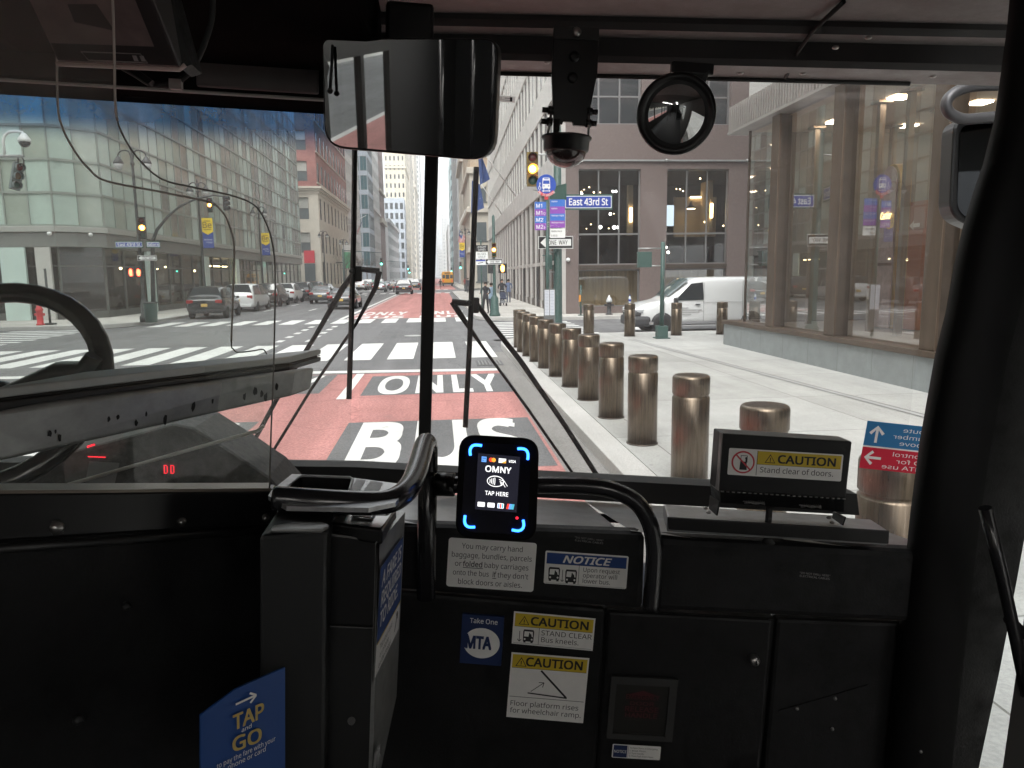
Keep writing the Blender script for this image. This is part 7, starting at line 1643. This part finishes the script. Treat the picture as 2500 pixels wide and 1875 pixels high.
# fare notice on the fare box side
FS = sticker('fare_notice', 'slanting blue and white notice that a fare is required, on the fare box side', (928, 1387), (984, 1308), (915, 1656), 0, plane=lambda x, y: bpl(x, y, bd(927, 1324, sN)+Vector((.0025, 0, 0)), (bd(989, 1250, sF)-bd(927, 1324, sN)).cross(Vector((0, 0, 1)))))
A = FS.asp
FS.rect(0, 0, 1, 1, 0, 0); FS.rect(0, .30, 1, 1, 3, 1); FS.rect(0, .295, 1, .31, 2, 2)
for t, y, w in (('A FARE IS', .80, .84), ('REQUIRED', .615, .86), ('TO RIDE.', .43, .74)): FS.text(t, .07+w/2, y, .13, 0, 2, w=w, bold=.035, shear=.2)
FS.text('Tap your card', .36, .20, .05, 1, 2, w=.5); FS.text('or phone', .30, .12, .05, 1, 2, w=.35); FS.text('on the reader', .34, .04, .05, 1, 2, w=.5); arrow(FS, .75, .08, .86, .24, .03, .07, 1, 2); FS.fin()
s = sticker('floor_notice', 'pale diagonal decal low on the fare box side', (914, 1838), (929, 1812), (906, 1960), 0, plane=lambda x, y: bpl(x, y, bd(927, 1324, sN)+Vector((.0025, 0, 0)), (bd(989, 1250, sF)-bd(927, 1324, sN)).cross(Vector((0, 0, 1)))))
s.rect(0, 0, 1, 1, 6, 0); s.poly([(.2, .2), (.8, .2), (.5, .8)], 1, 1); s.fin()
# tap and go poster
PP = thing('fare_poster', 'blue slant topped poster with gold tap and go lettering and a white arrow', 'poster', bd(590, 1990, .88), MB_)
dN, dF = .865, .945
def pp(x, y): return bpl(x, y, bd(693, 1700, dF), (bd(693, 1700, dF)-bd(487, 1700, dN)).cross(Vector((0, 0, 1))))
base_n = (bd(693, 1700, dF)-bd(487, 1700, dN)).cross(Vector((0, 0, 1))).normalized()
bpb = MBld().prism([pp(487, 1990), pp(693, 1990), pp(693, 1628), pp(600, 1668), pp(570, 1682), pp(487, 1744)], -base_n*.003 if base_n.y > 0 else base_n*.003)
POB = mat("poster_blue", (.010, .06, .24), .5); POG = mat("poster_gold", (.50, .37, .11), .5)
bb(bpb, 'board', POB, PP)
s = Sign(pp(590, 1760), (pp(640, 1738)-pp(560, 1773)).normalized(), Vector((0, 0, 1)), step=.0005)
s.n = s.n if s.n.dot(-s.o) > 0 else -s.n
s.o = s.o + s.n*.006
ux = (pp(640, 1738)-pp(560, 1773)).length/80   # metres along the sign per pixel step
def uv(x, y): d = pp(x, y)-s.o; return d.dot(s.u), d.dot(s.v)
s.asp = 1
def ptxt(t, x0, y0, x1, y1, h, m, l=1, **k_):
    a, c_ = uv(x0, y0), uv(x1, y1); Lx = c_[0]-a[0]; sl = (c_[1]-a[1])/Lx
    s3 = Sign(s.o, s.u+s.v*sl, s.v, .0005, s.b); s3.n = s.n
    s3.text(t, (a[0]+c_[0])/2, a[1]-sl*a[0], h, m, l, w=Lx, **k_)
hpx = .90/1820
ptxt('TAP', 563, 1779, 637, 1744, 40*hpx, 1, bold=.03)
ptxt('and', 583, 1783, 607, 1771, 11*hpx, 0); ptxt('GO', 561, 1832, 630, 1803, 38*hpx, 1, bold=.03); None
ptxt('to pay the fare with your', 521, 1874, 664, 1802, 13*hpx, 0); ptxt('phone or card', 548, 1876, 640, 1828, 13*hpx, 0)
a, c_ = uv(570, 1715), uv(620, 1691); arrow(s, a[0], a[1], c_[0], c_[1], .0028, .011, 0, 1)
bb(s.b, 'print', [WSG, POG, POB], PP, fix=False)
# ------------------------------------------------ card reader
YR = 1.22
RD = thing('card_reader', 'black tap card reader with a lit screen and four blue corner lights', 'card reader', bd(1205, 1318, YR), MB_)
def z2(x, y): return (1100+x*.1748, 1040+y*.1748)
def rr_poly(cs, r, n=6):
    out = []
    P = [Vector(z2(*c)) for c in cs]
    for i in range(4):
        p, a, b_ = P[i], P[i-1], P[(i+1) % 4]; d1 = (a-p).normalized(); d2_ = (b_-p).normalized()
        s_, e_ = p+d1*r, p+d2_*r; ce = p+d1*r+d2_*r
        for j in range(n+1):
            t = j/n; out.append(s_*(1-t)**2+p*2*t*(1-t)+e_*t*t)
    return [(v.x, v.y) for v in out]
ol = rr_poly(((125, 110), (1240, 175), (1195, 1610), (60, 1560)), 42)
bb(MBld().prism([bd(x, y, YR) for x, y in ol], (.004, .040, -.012)), 'housing', MATT, RD, bevel=.003)
bb(MBld().poly([bd(x, y, YR-.0016) for x, y in rr_poly(((215, 215), (1130, 275), (1075, 1530), (140, 1470)), 34)]), 'face_plate', mat("gloss_black", (.006, .006, .012), .12), RD, fix=False)
s, rt_ = sign_px(z2(385, 380), z2(972, 432), z2(340, 1162), lambda x, y: bd(x, y, YR-.0022)); s.step = .0003; A = 1/rt_; s.asp = A
SCB = mat("screen_black_lit", (.01, .01, .02), .2, emit=(.055, .055, .085), estr=.10); SCW = mat("screen_white_lit", (.9, .9, .9), .3, emit=(1, 1, 1), estr=.42); SCU = mat("screen_blue_lit", (.2, .4, .9), .3, emit=(.13, .36, .95), estr=.42); SCR = mat("screen_red_lit", (.9, .05, .03), .3, emit=(.9, .06, .03), estr=.42); SCO = mat("screen_orange_lit", (1, .5, .1), .3, emit=(1, .40, .04), estr=.42); SCG = mat("screen_teal_lit", (.1, .5, .6), .3, emit=(.08, .42, .55), estr=.42)
s.rect(0, 0, 1, 1, 0, 0)
s.rect(.09, .855, .205, .95, 2, 1); s.rect(.105, .918, .19, .928, 0, 2); s.rect(.105, .88, .15, .888, 0, 2)
s.ell(.315, .905, .052, .038, 3, 1); s.ell(.375, .905, .052, .038, 4, 1.3); s.rect(.495, .865, .67, .945, 1, 1); s.poly([(.56, .865), (.67, .865), (.67, .91)], 4, 2); s.text('DISCOVER', .58, .905, .016, 0, 2, w=.14)
s.text('VISA', .82, .885, .045, 1, 1, w=.16, bold=.03, shear=.25)
s.text('OMNY', .50, .69, .105, 1, 1, w=.61, bold=.03)
s.ell(.45, .53, .205, .10, 1, 1, n=40); s.ell(.45, .53, .185, .085, 0, 2, n=40)
for i in range(4):
    cx = .30+.038*i; r = .035+.012*i
    s.poly([(cx+.012*math.cos(R(t)), .53+(r)*math.sin(R(t))) for t in range(-70, 71, 14)]+[(cx+.012*math.cos(R(t))+.018, .53+(r)*math.sin(R(t))) for t in range(70, -71, -14)], 1, 3)
for (x0, y0, x1, y1) in ((.53, .57, .66, .545), (.66, .545, .74, .46), (.55, .54, .63, .51), (.56, .52, .62, .485), (.57, .50, .61, .465), (.63, .50, .69, .44)): s.line(x0, y0, x1, y1, .011, 1, 3, asp=A)
s.text('TAP HERE', .495, .275, .072, 1, 1, w=.55, bold=.025)
for i, x in enumerate((.055, .29, .53, .745)):
    if i < 2: s.rrect(x, .055, x+.175, .14, .015, 1, 1, A); s.text(('G Pay', 'Pay')[i], x+.0875+.015*i, .08, .03, 5, 2, w=(.12, .085)[i])
    elif i == 2:
        s.rrect(x, .05, x+.155, .145, .015, 1, 1, A)
        for j, c_ in enumerate((2, 3, 5)): s.rect(x+.018+.043*j, .06, x+.05+.043*j, .135, c_, 2)
    else:
        for j, c_ in enumerate((3, 2, 5)): s.poly([(x+.055*j, .05), (x+.055*(j+1)+.01, .05), (x+.055*(j+1)+.03, .145), (x+.02+.055*j, .145)], c_, 1+j*.2)
bb(s.b, 'screen', [SCB, SCW, SCU, SCR, SCO, SCG], RD, fix=False)
LEDB = mat("led_blue", (.1, .3, 1), .3, emit=(.03, .20, 1), estr=1.7)
for L_ in (((278, 410), (272, 340), (298, 285), (350, 266), (438, 274)), ((935, 318), (1010, 318), (1062, 345), (1082, 400), (1078, 470)), ((203, 1252), (196, 1330), (215, 1385), (262, 1412), (342, 1412)), ((1015, 1315), (1022, 1390), (1000, 1440), (945, 1465), (858, 1452))):
    bb(MBld().tube([bd(*z2(x, y), YR-.004) for x, y in smooth(L_, 4)], .0023, 8), 'corner_light', LEDB, RD)
bb(MBld().sphere(bd(*z2(928, 1285), YR-.002), .0025, 8), 'status_lamp', LEDR, RD)
bb(MBld().cyl(bd(1205, 1225, YR+.04), bd(1205, 1215, 1.44), .02, n=12), 'mount_arm', BLKS, RD)
# ------------------------------------------------ caution box on the right
CB = thing('control_box', 'black control box with a yellow caution label standing on a long base plate', 'control box', bd(1900, 1300, 1.5), MB_)
YC = 1.42
def z3(x, y): return (1600+x*.29837, 1020+y*.29837)
g3 = lambda x, y, Y=YC: bf(*z3(x, y), Y)
fr_ = [g3(555, 128), g3(1612, 195), g3(1560, 662), g3(520, 598)]
dv = Vector((-.004, .040, .002))
bb(MBld().hexa([fr_[3], fr_[2], fr_[1], fr_[0]], [p+dv for p in (fr_[3], fr_[2], fr_[1], fr_[0])]), 'case', BLKS, CB, bevel=.0025)
sd = [g3(500, 95, YC+.04), g3(553, 128), g3(520, 596), g3(462, 550, YC+.04)]
bb(MBld().prism(sd, (-.002, 0, 0)), 'side_plate', HEADG, CB)
b = MBld()
for i in range(23):
    u = (i+.3)/23; p = fr_[3].lerp(fr_[2], u); p2 = fr_[3].lerp(fr_[2], u+.022); b.tube([p+Vector((0, -.002, 0)), p2+Vector((0, -.002, 0))], .0014, 5)
bb(b, 'stitched_edge', SCREW, CB)
bp0 = [g3(100, 815, 1.40), g3(1915, 925, 1.40), g3(1770, 832, 1.56), g3(66, 706, 1.56)]; dn = Vector((0, 0, -.028))
bb(MBld().hexa([p+dn for p in bp0], bp0), 'base_plate', LEDGE, CB, bevel=.004)
bb(MBld().prism([g3(100, 812, 1.398), g3(1918, 925, 1.398), g3(1912, 1035, 1.398), g3(110, 918, 1.398)], (0, .004, 0)), 'base_front', BLKS, CB, bevel=.002)
for (x0, y0, x1, y1) in ((445, 635, 520, 800), (1455, 765, 1550, 880)):
    bb(MBld().prism([g3(x0, y0, YC+.05), g3(x1, y0+48, YC), g3(x1-22, y1, YC), g3(x0-10, y1-60, YC+.05)], (.003, 0, 0)), 'bracket', STEELD, CB); bb(MBld().sphere(g3(x0-10, y1-25, YC-.003), .005, 8, sc=(1, 1, .6)).sphere(g3(x0-35, y1-62, YC+.02), .005, 8, sc=(1, 1, .6)), 'bolts', SCREW, CB)
bb(MBld().prism([g3(530, 605), g3(1545, 668), g3(1540, 770, YC+.02), g3(535, 692, YC+.02)], (0, .05, 0)), 'lower_case', BLK, CB)
for (x, y, w) in ((810, 694, 170), (1270, 724, 170)):
    a, c_ = g3(x-w/2, y-6, YC-.006), g3(x+w/2, y+4, YC-.006)
    bb(MBld().tube([a.lerp(c_, i/40)+Vector((0, .003*math.cos(i*2.2), .003*math.sin(i*2.2))) for i in range(41)], .0011, 5), 'spring', SCREW, CB)
bb(MBld().lathe([(.014, -.03), (.012, -.026), (.006, -.02), (.006, .012)], g3(930, 780, YC-.005), 14), 'rubber_foot', RUBB, CB); bb(MBld().lathe([(.013, -.008), (.008, 0), (.006, .01)], g3(925, 985, 1.42), 12), 'rubber_foot', RUBB, CB)
s = sticker('caution_label', 'caution label about standing clear of doors, stuck on the black control box', z3(605, 246), z3(1540, 302), z3(588, 464), YC-.003); A = s.asp
s.rrect(0, 0, 1, 1, .05, 0, 0, A); s.rect(.255, .46, .985, .95, 2, 1); tri(s, .365, .53, .33); s.text('CAUTION', .685, .55, .29, 1, 2, w=.50, bold=.035)
s.text('Stand clear of doors.', .605, .165, .20, 1, 1, w=.64); s.rect(.25, .04, .255, .96, 1, 1); s.rect(.255, .45, .985, .46, 1, 1)
s.ell(.13, .50, .42*A, .42, 5, 1, n=36); s.ell(.13, .50, .36*A, .36, 0, 2, n=36)
s.poly([(.10, .22), (.165, .22), (.16, .52), (.105, .55)], 1, 3); s.rect(.105, .74, .165, .76, 1, 3); s.rect(.105, .50, .11, .76, 1, 3); s.rect(.16, .50, .165, .76, 1, 3); s.ell(.155, .66, .045*A, .045, 1, 3, n=10); s.rect(.148, .50, .165, .63, 1, 3.4)
s.line(.13-.27*A, .77, .13+.27*A, .23, .055, 5, 4, asp=A); s.fin()
# sticker on the windshield, seen from behind
s = sticker('window_sticker', 'blue and red mirrored route number sticker on the right windshield', (2118, 1027), (2300, 1046), (2097, 1142), 1.965, mats=FILM); A = s.asp
def cutout(x0, y0, x1, y1, m, shapes):
    """coloured film with the white shapes cut through it, the white film filling the cuts"""
    bm = bmesh.new(); E = []
    r = [bm.verts.new((x, y, 0)) for x, y in ((x0, y0), (x1, y0), (x1, y1), (x0, y1))]; E += [bm.edges.new((r[i], r[(i+1) % 4])) for i in range(4)]
    for vs, fs in shapes:
        s.b.add([s.P(x, y, 0) for x, y in vs], fs, 0)
        cnt = {}
        for f in fs:
            for a, c in zip(f, f[1:]+f[:1]): cnt.setdefault((min(a, c), max(a, c)), []).append(1)
        bv = {}
        for (a, c), k_ in cnt.items():
            if len(k_) == 1:
                for q in (a, c):
                    if q not in bv: bv[q] = bm.verts.new((vs[q][0], vs[q][1], 0))
                try: E.append(bm.edges.new((bv[a], bv[c])))
                except ValueError: pass
    bmesh.ops.triangle_fill(bm, edges=E, use_beauty=True, use_dissolve=False); bm.verts.index_update()
    s.b.add([s.P(v.co.x, v.co.y, 0) for v in bm.verts], [[v.index for v in f.verts] for f in bm.faces], m); bm.free()
def mtext(t, xr, y, h, w):     # printed to be read from the street
    vs, fs, tw, mid = text(t); kx = w/tw
    return [(xr-(v.x-mid)*kx-w/2, y+v.y*h/.7) for v in vs], fs
AR = [(-.08, 0), (.08, 0), (.08, .74), (.32, .45), (.46, .57), (0, 1), (-.46, .57), (-.32, .45), (-.08, .74)]
cutout(0, .487, 1, 1, 3, [([(.155+x*.34*A, .56+y*.36) for x, y in AR], [list(range(9))])]+[mtext(t, .86, y, .085, w) for t, y, w in (('Route', .835, .36), ('number', .69, .48), ('above', .555, .38))])
cutout(0, 0, 1, .455, 5, [([(.27-y*.23, .24-x*.34) for x, y in AR], [list(range(9))])]+[mtext(t, .86, y, .085, w) for t, y, w in (('Control', .315, .44), ('ID for', .175, .38), ('MTA use', .045, .56))])
s.rect(0, .455, 1, .487, 0, 0); s.fin()
# toll tag sticker near the mirror
s = sticker('tag_sticker', 'small white sticker with a black circuit line beside the big mirror', (1212, 233), (1257, 236), (1212, 248), 1.96, mats=FILM)
s.rect(0, 0, 1, 1, 0, 0); s.rect(.74, .15, .86, .85, 1, 1); s.rect(.45, .62, .74, .70, 1, 1); s.rect(.30, .30, .74, .36, 1, 1)
for i in range(4): s.rect(.08+.06*i, .2, .095+.06*i, .8, 1, 1)
s.fin()
# ------------------------------------------------ inside mirror
YM = 1.56
MR = thing('rear_view_mirror', 'large rounded rectangular inside mirror hanging at the middle of the windshield', 'mirror', bd(1000, 120, YM), MB_)
mc = bd(1000, 240, YM); mn = Vector((-.078, -.982, -.160)).normalized()
def mp_(x, y): return bpl(x, y, mc, mn)
def rounded(cs, rs, n=6):
    out = []; P = [Vector(c) for c in cs]
    for i in range(len(P)):
        p, a, b_ = P[i], P[i-1], P[(i+1) % len(P)]; s_, e_ = p+(a-p).normalized()*rs[i], p+(b_-p).normalized()*rs[i]
        for j in range(n+1): t = j/n; out.append(s_*(1-t)**2+p*2*t*(1-t)+e_*t*t)
    return [(v.x, v.y) for v in out]
mo = rounded([(784, 92), (1218, 92), (1206, 395), (792, 360)], [22, 40, 66, 52]); mi_ = rounded([(789, 97), (1213, 97), (1200, 389), (797, 354)], [20, 38, 62, 48])
bb(MBld().prism([mp_(x, y) for x, y in mo], (.01, .045, .008)), 'housing', BLKS, MR, bevel=.004)
gm = bpy.data.materials.new("mirror_silver"); gm.use_nodes = True; g_ = gm.node_tree.nodes["Principled BSDF"]; g_.inputs['Base Color'].default_value = (.50, .51, .51, 1); g_.inputs['Metallic'].default_value = 1; g_.inputs['Roughness'].default_value = .015
bb(MBld().poly([mp_(x, y)+mn*.0015 for x, y in mi_]), 'mirror_glass', gm, MR, fix=False)
bb(MBld().tube([bd(795, 42, 1.62), bd(803, 75, 1.58), bd(812, 110, 1.565)], .004, 8), 'support_wire', SCREW, MR); bb(MBld().box2(bd(940, 110, 1.6), bd(1060, 40, 1.68)), 'mount', BLKS, MR, bevel=.008)
bb(MBld().tube([bd(812, 110, 1.545), bd(810, 160, 1.545), bd(806, 215, 1.54)], .003, 8).sphere(bd(806, 222, 1.54), .006, 8), 'hanging_cord', RUBB, MR)
# ------------------------------------------------ dome camera on its bracket
YK = 1.62
DC = thing('dome_camera', 'black dome camera hung from a tapered plate bracket under the header', 'camera', bd(1400, 62, YK), MB_)
bb(MBld().prism([bd(x, y, YK) for x, y in ((1353, 62), (1463, 68), (1463, 98), (1459, 180), (1443, 258), (1438, 308), (1400, 305), (1398, 297), (1375, 296), (1374, 303), (1352, 300), (1347, 180), (1351, 96))], (0, .012, 0)), 'bracket_plate', BLKS, DC, bevel=.002)
bb(MBld().prism([bd(x, y, YK-.004) for x, y in ((1353, 62), (1463, 68), (1462, 98), (1352, 94))], (0, .003, 0)), 'top_flange', HEADD, DC)
for (x, y) in ((1402, 139), (1398, 190)): bb(MBld().lathe([(0, -.006), (.006, -.006), (.011, -.003), (.011, .001)], bd(x, y, YK), 16, axis='y'), 'bolt', STEELD, DC)
bb(MBld().sphere(bd(1408, 78, YK-.006), .010, 10, sc=(1, .5, 1)), 'top_screw', SCREW, DC)
for (x, y) in ((1343, 268), (1340, 296), (1442, 272), (1439, 300)):
    p = bd(x, y, YK); sg = -1 if x < 1390 else 1
    bb(MBld().cyl(p+Vector((-sg*.008, .005, 0)), p+Vector((sg*.004, .005, 0)), .009, n=12).cyl(p+Vector((sg*.004, .005, 0)), p+Vector((sg*.016, .005, 0)), .006, n=6), 'side_bolt', BLKS, DC)
for x, x2 in ((1346, 1336), (1437, 1437)): bb(MBld().tube([bd(x, 275, YK), bd(x2, 336, YK)], .003, 6), 'hanger', SCREW, DC)
bb(MBld().tube([bd(1360, 290, YK-.01), bd(1357, 338, YK)], .007, 8), 'cable', RUBB, DC)
dc = bd(1383, 338, YK+.0); k = YK/1820
bb(MBld().lathe([(0, .003), (60*k, .003), (60*k, -.001), (55*k, -.004), (54*k, -28*k), (50*k, -32*k)], dc, 32), 'ring', BLKS, DC, )
dm = glassmat("dome_smoke", (.42, .36, .36), 1.4, .02); bb(MBld().sphere(dc+Vector((0, 0, -30*k)), 48*k, 28, sc=(1, 1, .80), h0=-90, h1=0), 'dome', dm, DC, fix=False)
bb(MBld().sphere(dc+Vector((0, 0, -24*k)), 36*k, 18, sc=(1, 1, .72), h0=-90, h1=20), 'camera_core', mat("core_brown", (.05, .035, .035), .4), DC)
# ------------------------------------------------ round convex mirror
YO = 1.66
RM_ = thing('convex_mirror', 'round convex mirror with a thick black rim below the header on the right', 'mirror', bf(1690, 160, YO), MB_)
c_ = bf(1651, 279, YO); rad = 91*1.62/1820
ax = (-c_).normalized(); ax = (ax+Vector((.16, 0, -.02))).normalized(); rot = ax.to_track_quat('Z', 'Y').to_matrix().to_4x4(); rot.translation = c_
b = MBld().lathe([(rad*.80, .004), (rad*.86, .010), (rad*.97, .008), (rad, .0), (rad*.98, -.012), (rad*.6, -.03), (0, -.035)], (0, 0, 0), 40).xf(rot); bb(b, 'rim', BLKS, RM_)
b = MBld().lathe([(0, .016)]+[(rad*.82*t/8, .016-.016*(t/8)**2+.0) for t in range(1, 9)], (0, 0, 0), 40).xf(rot); bb(b, 'mirror_glass', gm, RM_, fix=True)
bb(MBld().box2(bf(1640, 176, YO), bf(1738, 160, YO+.03)).prism([bf(1640, 172, YO+.01), bf(1736, 172, YO+.01), bf(1722, 205, YO+.02), bf(1690, 215, YO+.02), bf(1660, 195, YO+.02)], (0, .012, 0)), 'mount', BLKS, RM_, bevel=.003)
# ------------------------------------------------ monitor over the driver
MN = thing('driver_monitor', 'brownish overhead monitor with two small buttons hanging above the driver', 'monitor', bd(280, 20, 1.2), MB_)
Yv = 1.16
quad = [bd(140, 152, Yv), bd(440, 166, Yv), bd(350, -60, Yv-.12), bd(40, -60, Yv-.12)]
nv = Vector((0, .05, .04))
bb(MBld().hexa(quad, [p+nv for p in quad]), 'case', mat("monitor_case", (.035, .028, .028), .45), MN, bevel=.004)
nq = (quad[1]-quad[0]).cross(quad[3]-quad[0]).normalized()
if nq.dot(-quad[0]) < 0: nq = -nq
lf = lambda a, c_, t: a.lerp(c_, t)
inn = [lf(lf(quad[0], quad[1], u), lf(quad[3], quad[2], u), v)+nq*.002 for u, v in ((.02, .26), (.86, .26), (.86, .98), (.02, .98))]
bb(MBld().poly(inn), 'panel', mat("monitor_panel", (.17, .125, .12), .30, 0, .2, 25), MN, fix=False)
for u in (.645, .705):
    c4 = [lf(lf(quad[0], quad[1], u+a), lf(quad[3], quad[2], u+a), v)+nq*.002 for a, v in ((0, .075), (.036, .075), (.036, .145), (0, .145))]; bb(MBld().poly(c4), 'button', mat("button_grey", (.30, .27, .27), .5), MN, fix=False)
ol_ = [lf(lf(quad[0], quad[1], u), lf(quad[3], quad[2], u), v)+nq*.002 for u, v in ((.27, .06), (.75, .06), (.72, .165), (.24, .165))]
bb(MBld().tube(ol_, .0008, 5, closed=True), 'label_outline', mat("outline_grey", (.22, .19, .19), .5), MN)
bb(MBld().tube([quad[0]+Vector((0, -.003, -.003)), quad[1]+Vector((0, -.003, -.003)), quad[1]+Vector((.008, -.003, .004))], .0032, 6), 'bottom_edge', mat("edge_pinkish", (.52, .40, .37), .4), MN)
bb(MBld().prism([bd(365, -60, 1.10), bd(405, -60, 1.12), bd(468, 158, 1.19), bd(440, 166, 1.165)], (0, .05, 0)), 'side_cover', BLK, MN)
cab = smooth([(520, -30), (518, 40), (505, 90), (485, 140), (460, 180), (425, 203), (390, 207), (362, 202), (330, 182), (300, 165)], 5)
bb(MBld().tube([bd(x, y, 1.24) for x, y in cab], .0045, 8), 'cable', RUBB, MN); bb(MBld().box2(bd(412, 216, 1.235), bd(447, 197, 1.245)), 'cable_tag', mat("tag_grey", (.33, .30, .29), .6), MN)
bb(MBld().prism([bd(313, 172, 1.22), bd(362, 205, 1.22), bd(372, 196, 1.22), bd(330, 165, 1.22)], (0, .02, 0)), 'cable_clip', BLK, MN)
SE = thing('sensor_bracket', 'small black bracket with an oval hole at the top of the left windshield', 'bracket', bd(330, 205, 1.9), MB_)
ou = rounded([(299, 200), (362, 205), (361, 240), (301, 237)], [3, 3, 10, 10], 4); n = len(ou); ccx, ccy = 330, 223
b = MBld(); inn = []
for (x, y) in ou:
    a = math.atan2((y-ccy)/11, (x-ccx)/20); inn.append((ccx+20*math.cos(a), ccy+11*math.sin(a)))
f = lambda p, Y: bd(p[0], p[1], Y)
for i in range(n):
    j = (i+1) % n
    b.hexa([f(ou[i], 1.90), f(ou[j], 1.90), f(inn[j], 1.90), f(inn[i], 1.90)], [f(ou[i], 1.93), f(ou[j], 1.93), f(inn[j], 1.93), f(inn[i], 1.93)])
bb(b, 'plate', BLKS, SE); bb(MBld().tube([f(p, 1.895) for p in inn], .0015, 5, closed=True), 'hole_rim', STEEL, SE)
# ------------------------------------------------ outside mirror on the right
OM = thing('side_mirror', 'black outside mirror on a looped arm beyond the right pillar', 'mirror', bd(2420, 560, 2.3), MB_)
Y0 = 2.30
om = rounded([(2330, 288), (2560, 278), (2540, 620), (2318, 530)], [34, 30, 60, 40])
bb(MBld().prism([bd(x, y, Y0) for x, y in om], (.02, .09, .0)), 'housing', BLKS, OM, bevel=.008)
om2 = rounded([(2345, 305), (2545, 296), (2528, 600), (2336, 520)], [26, 24, 50, 32]); OMN = Vector((-.35, -.9, -.06)).normalized()
gk = bpy.data.materials.new("outside_mirror_glass"); gk.use_nodes = True; g2_ = gk.node_tree.nodes["Principled BSDF"]; g2_.inputs['Base Color'].default_value = (.02, .021, .022, 1); g2_.inputs['Metallic'].default_value = 1; g2_.inputs['Roughness'].default_value = .02
bb(MBld().poly([bd(x, y, Y0-.004-.0002*(x-2345)) for x, y in om2]), 'mirror_glass', gk, OM, fix=False)
lp = smooth([(2560, 205), (2450, 207), (2370, 212), (2328, 228), (2310, 252), (2318, 276), (2350, 290), (2400, 288), (2470, 280), (2560, 272)], 5)
bb(MBld().tube([bd(x, y, 2.2) for x, y in lp], .0165, 12), 'looped_arm', mat("arm_grey", (.07, .07, .075), .35, .3), OM)

# ------------------------------------------------ air: the far avenue pales with distance
hz = MBld().box2((-880, -290, -1.2), (880, 2150, 165)).build('haze', [])
hm = bpy.data.materials.new("haze_air"); hm.use_nodes = True; ht = hm.node_tree; ht.nodes.clear()
ho = ht.nodes.new("ShaderNodeOutputMaterial"); hv = ht.nodes.new("ShaderNodeVolumePrincipled"); hv.inputs['Color'].default_value = (.93, .95, .97, 1); hv.inputs['Density'].default_value = .0009; hv.inputs['Anisotropy'].default_value = .2
ht.links.new(hv.outputs[0], ho.inputs['Volume']); hz.data.materials.append(hm); hz['kind'] = 'stuff'
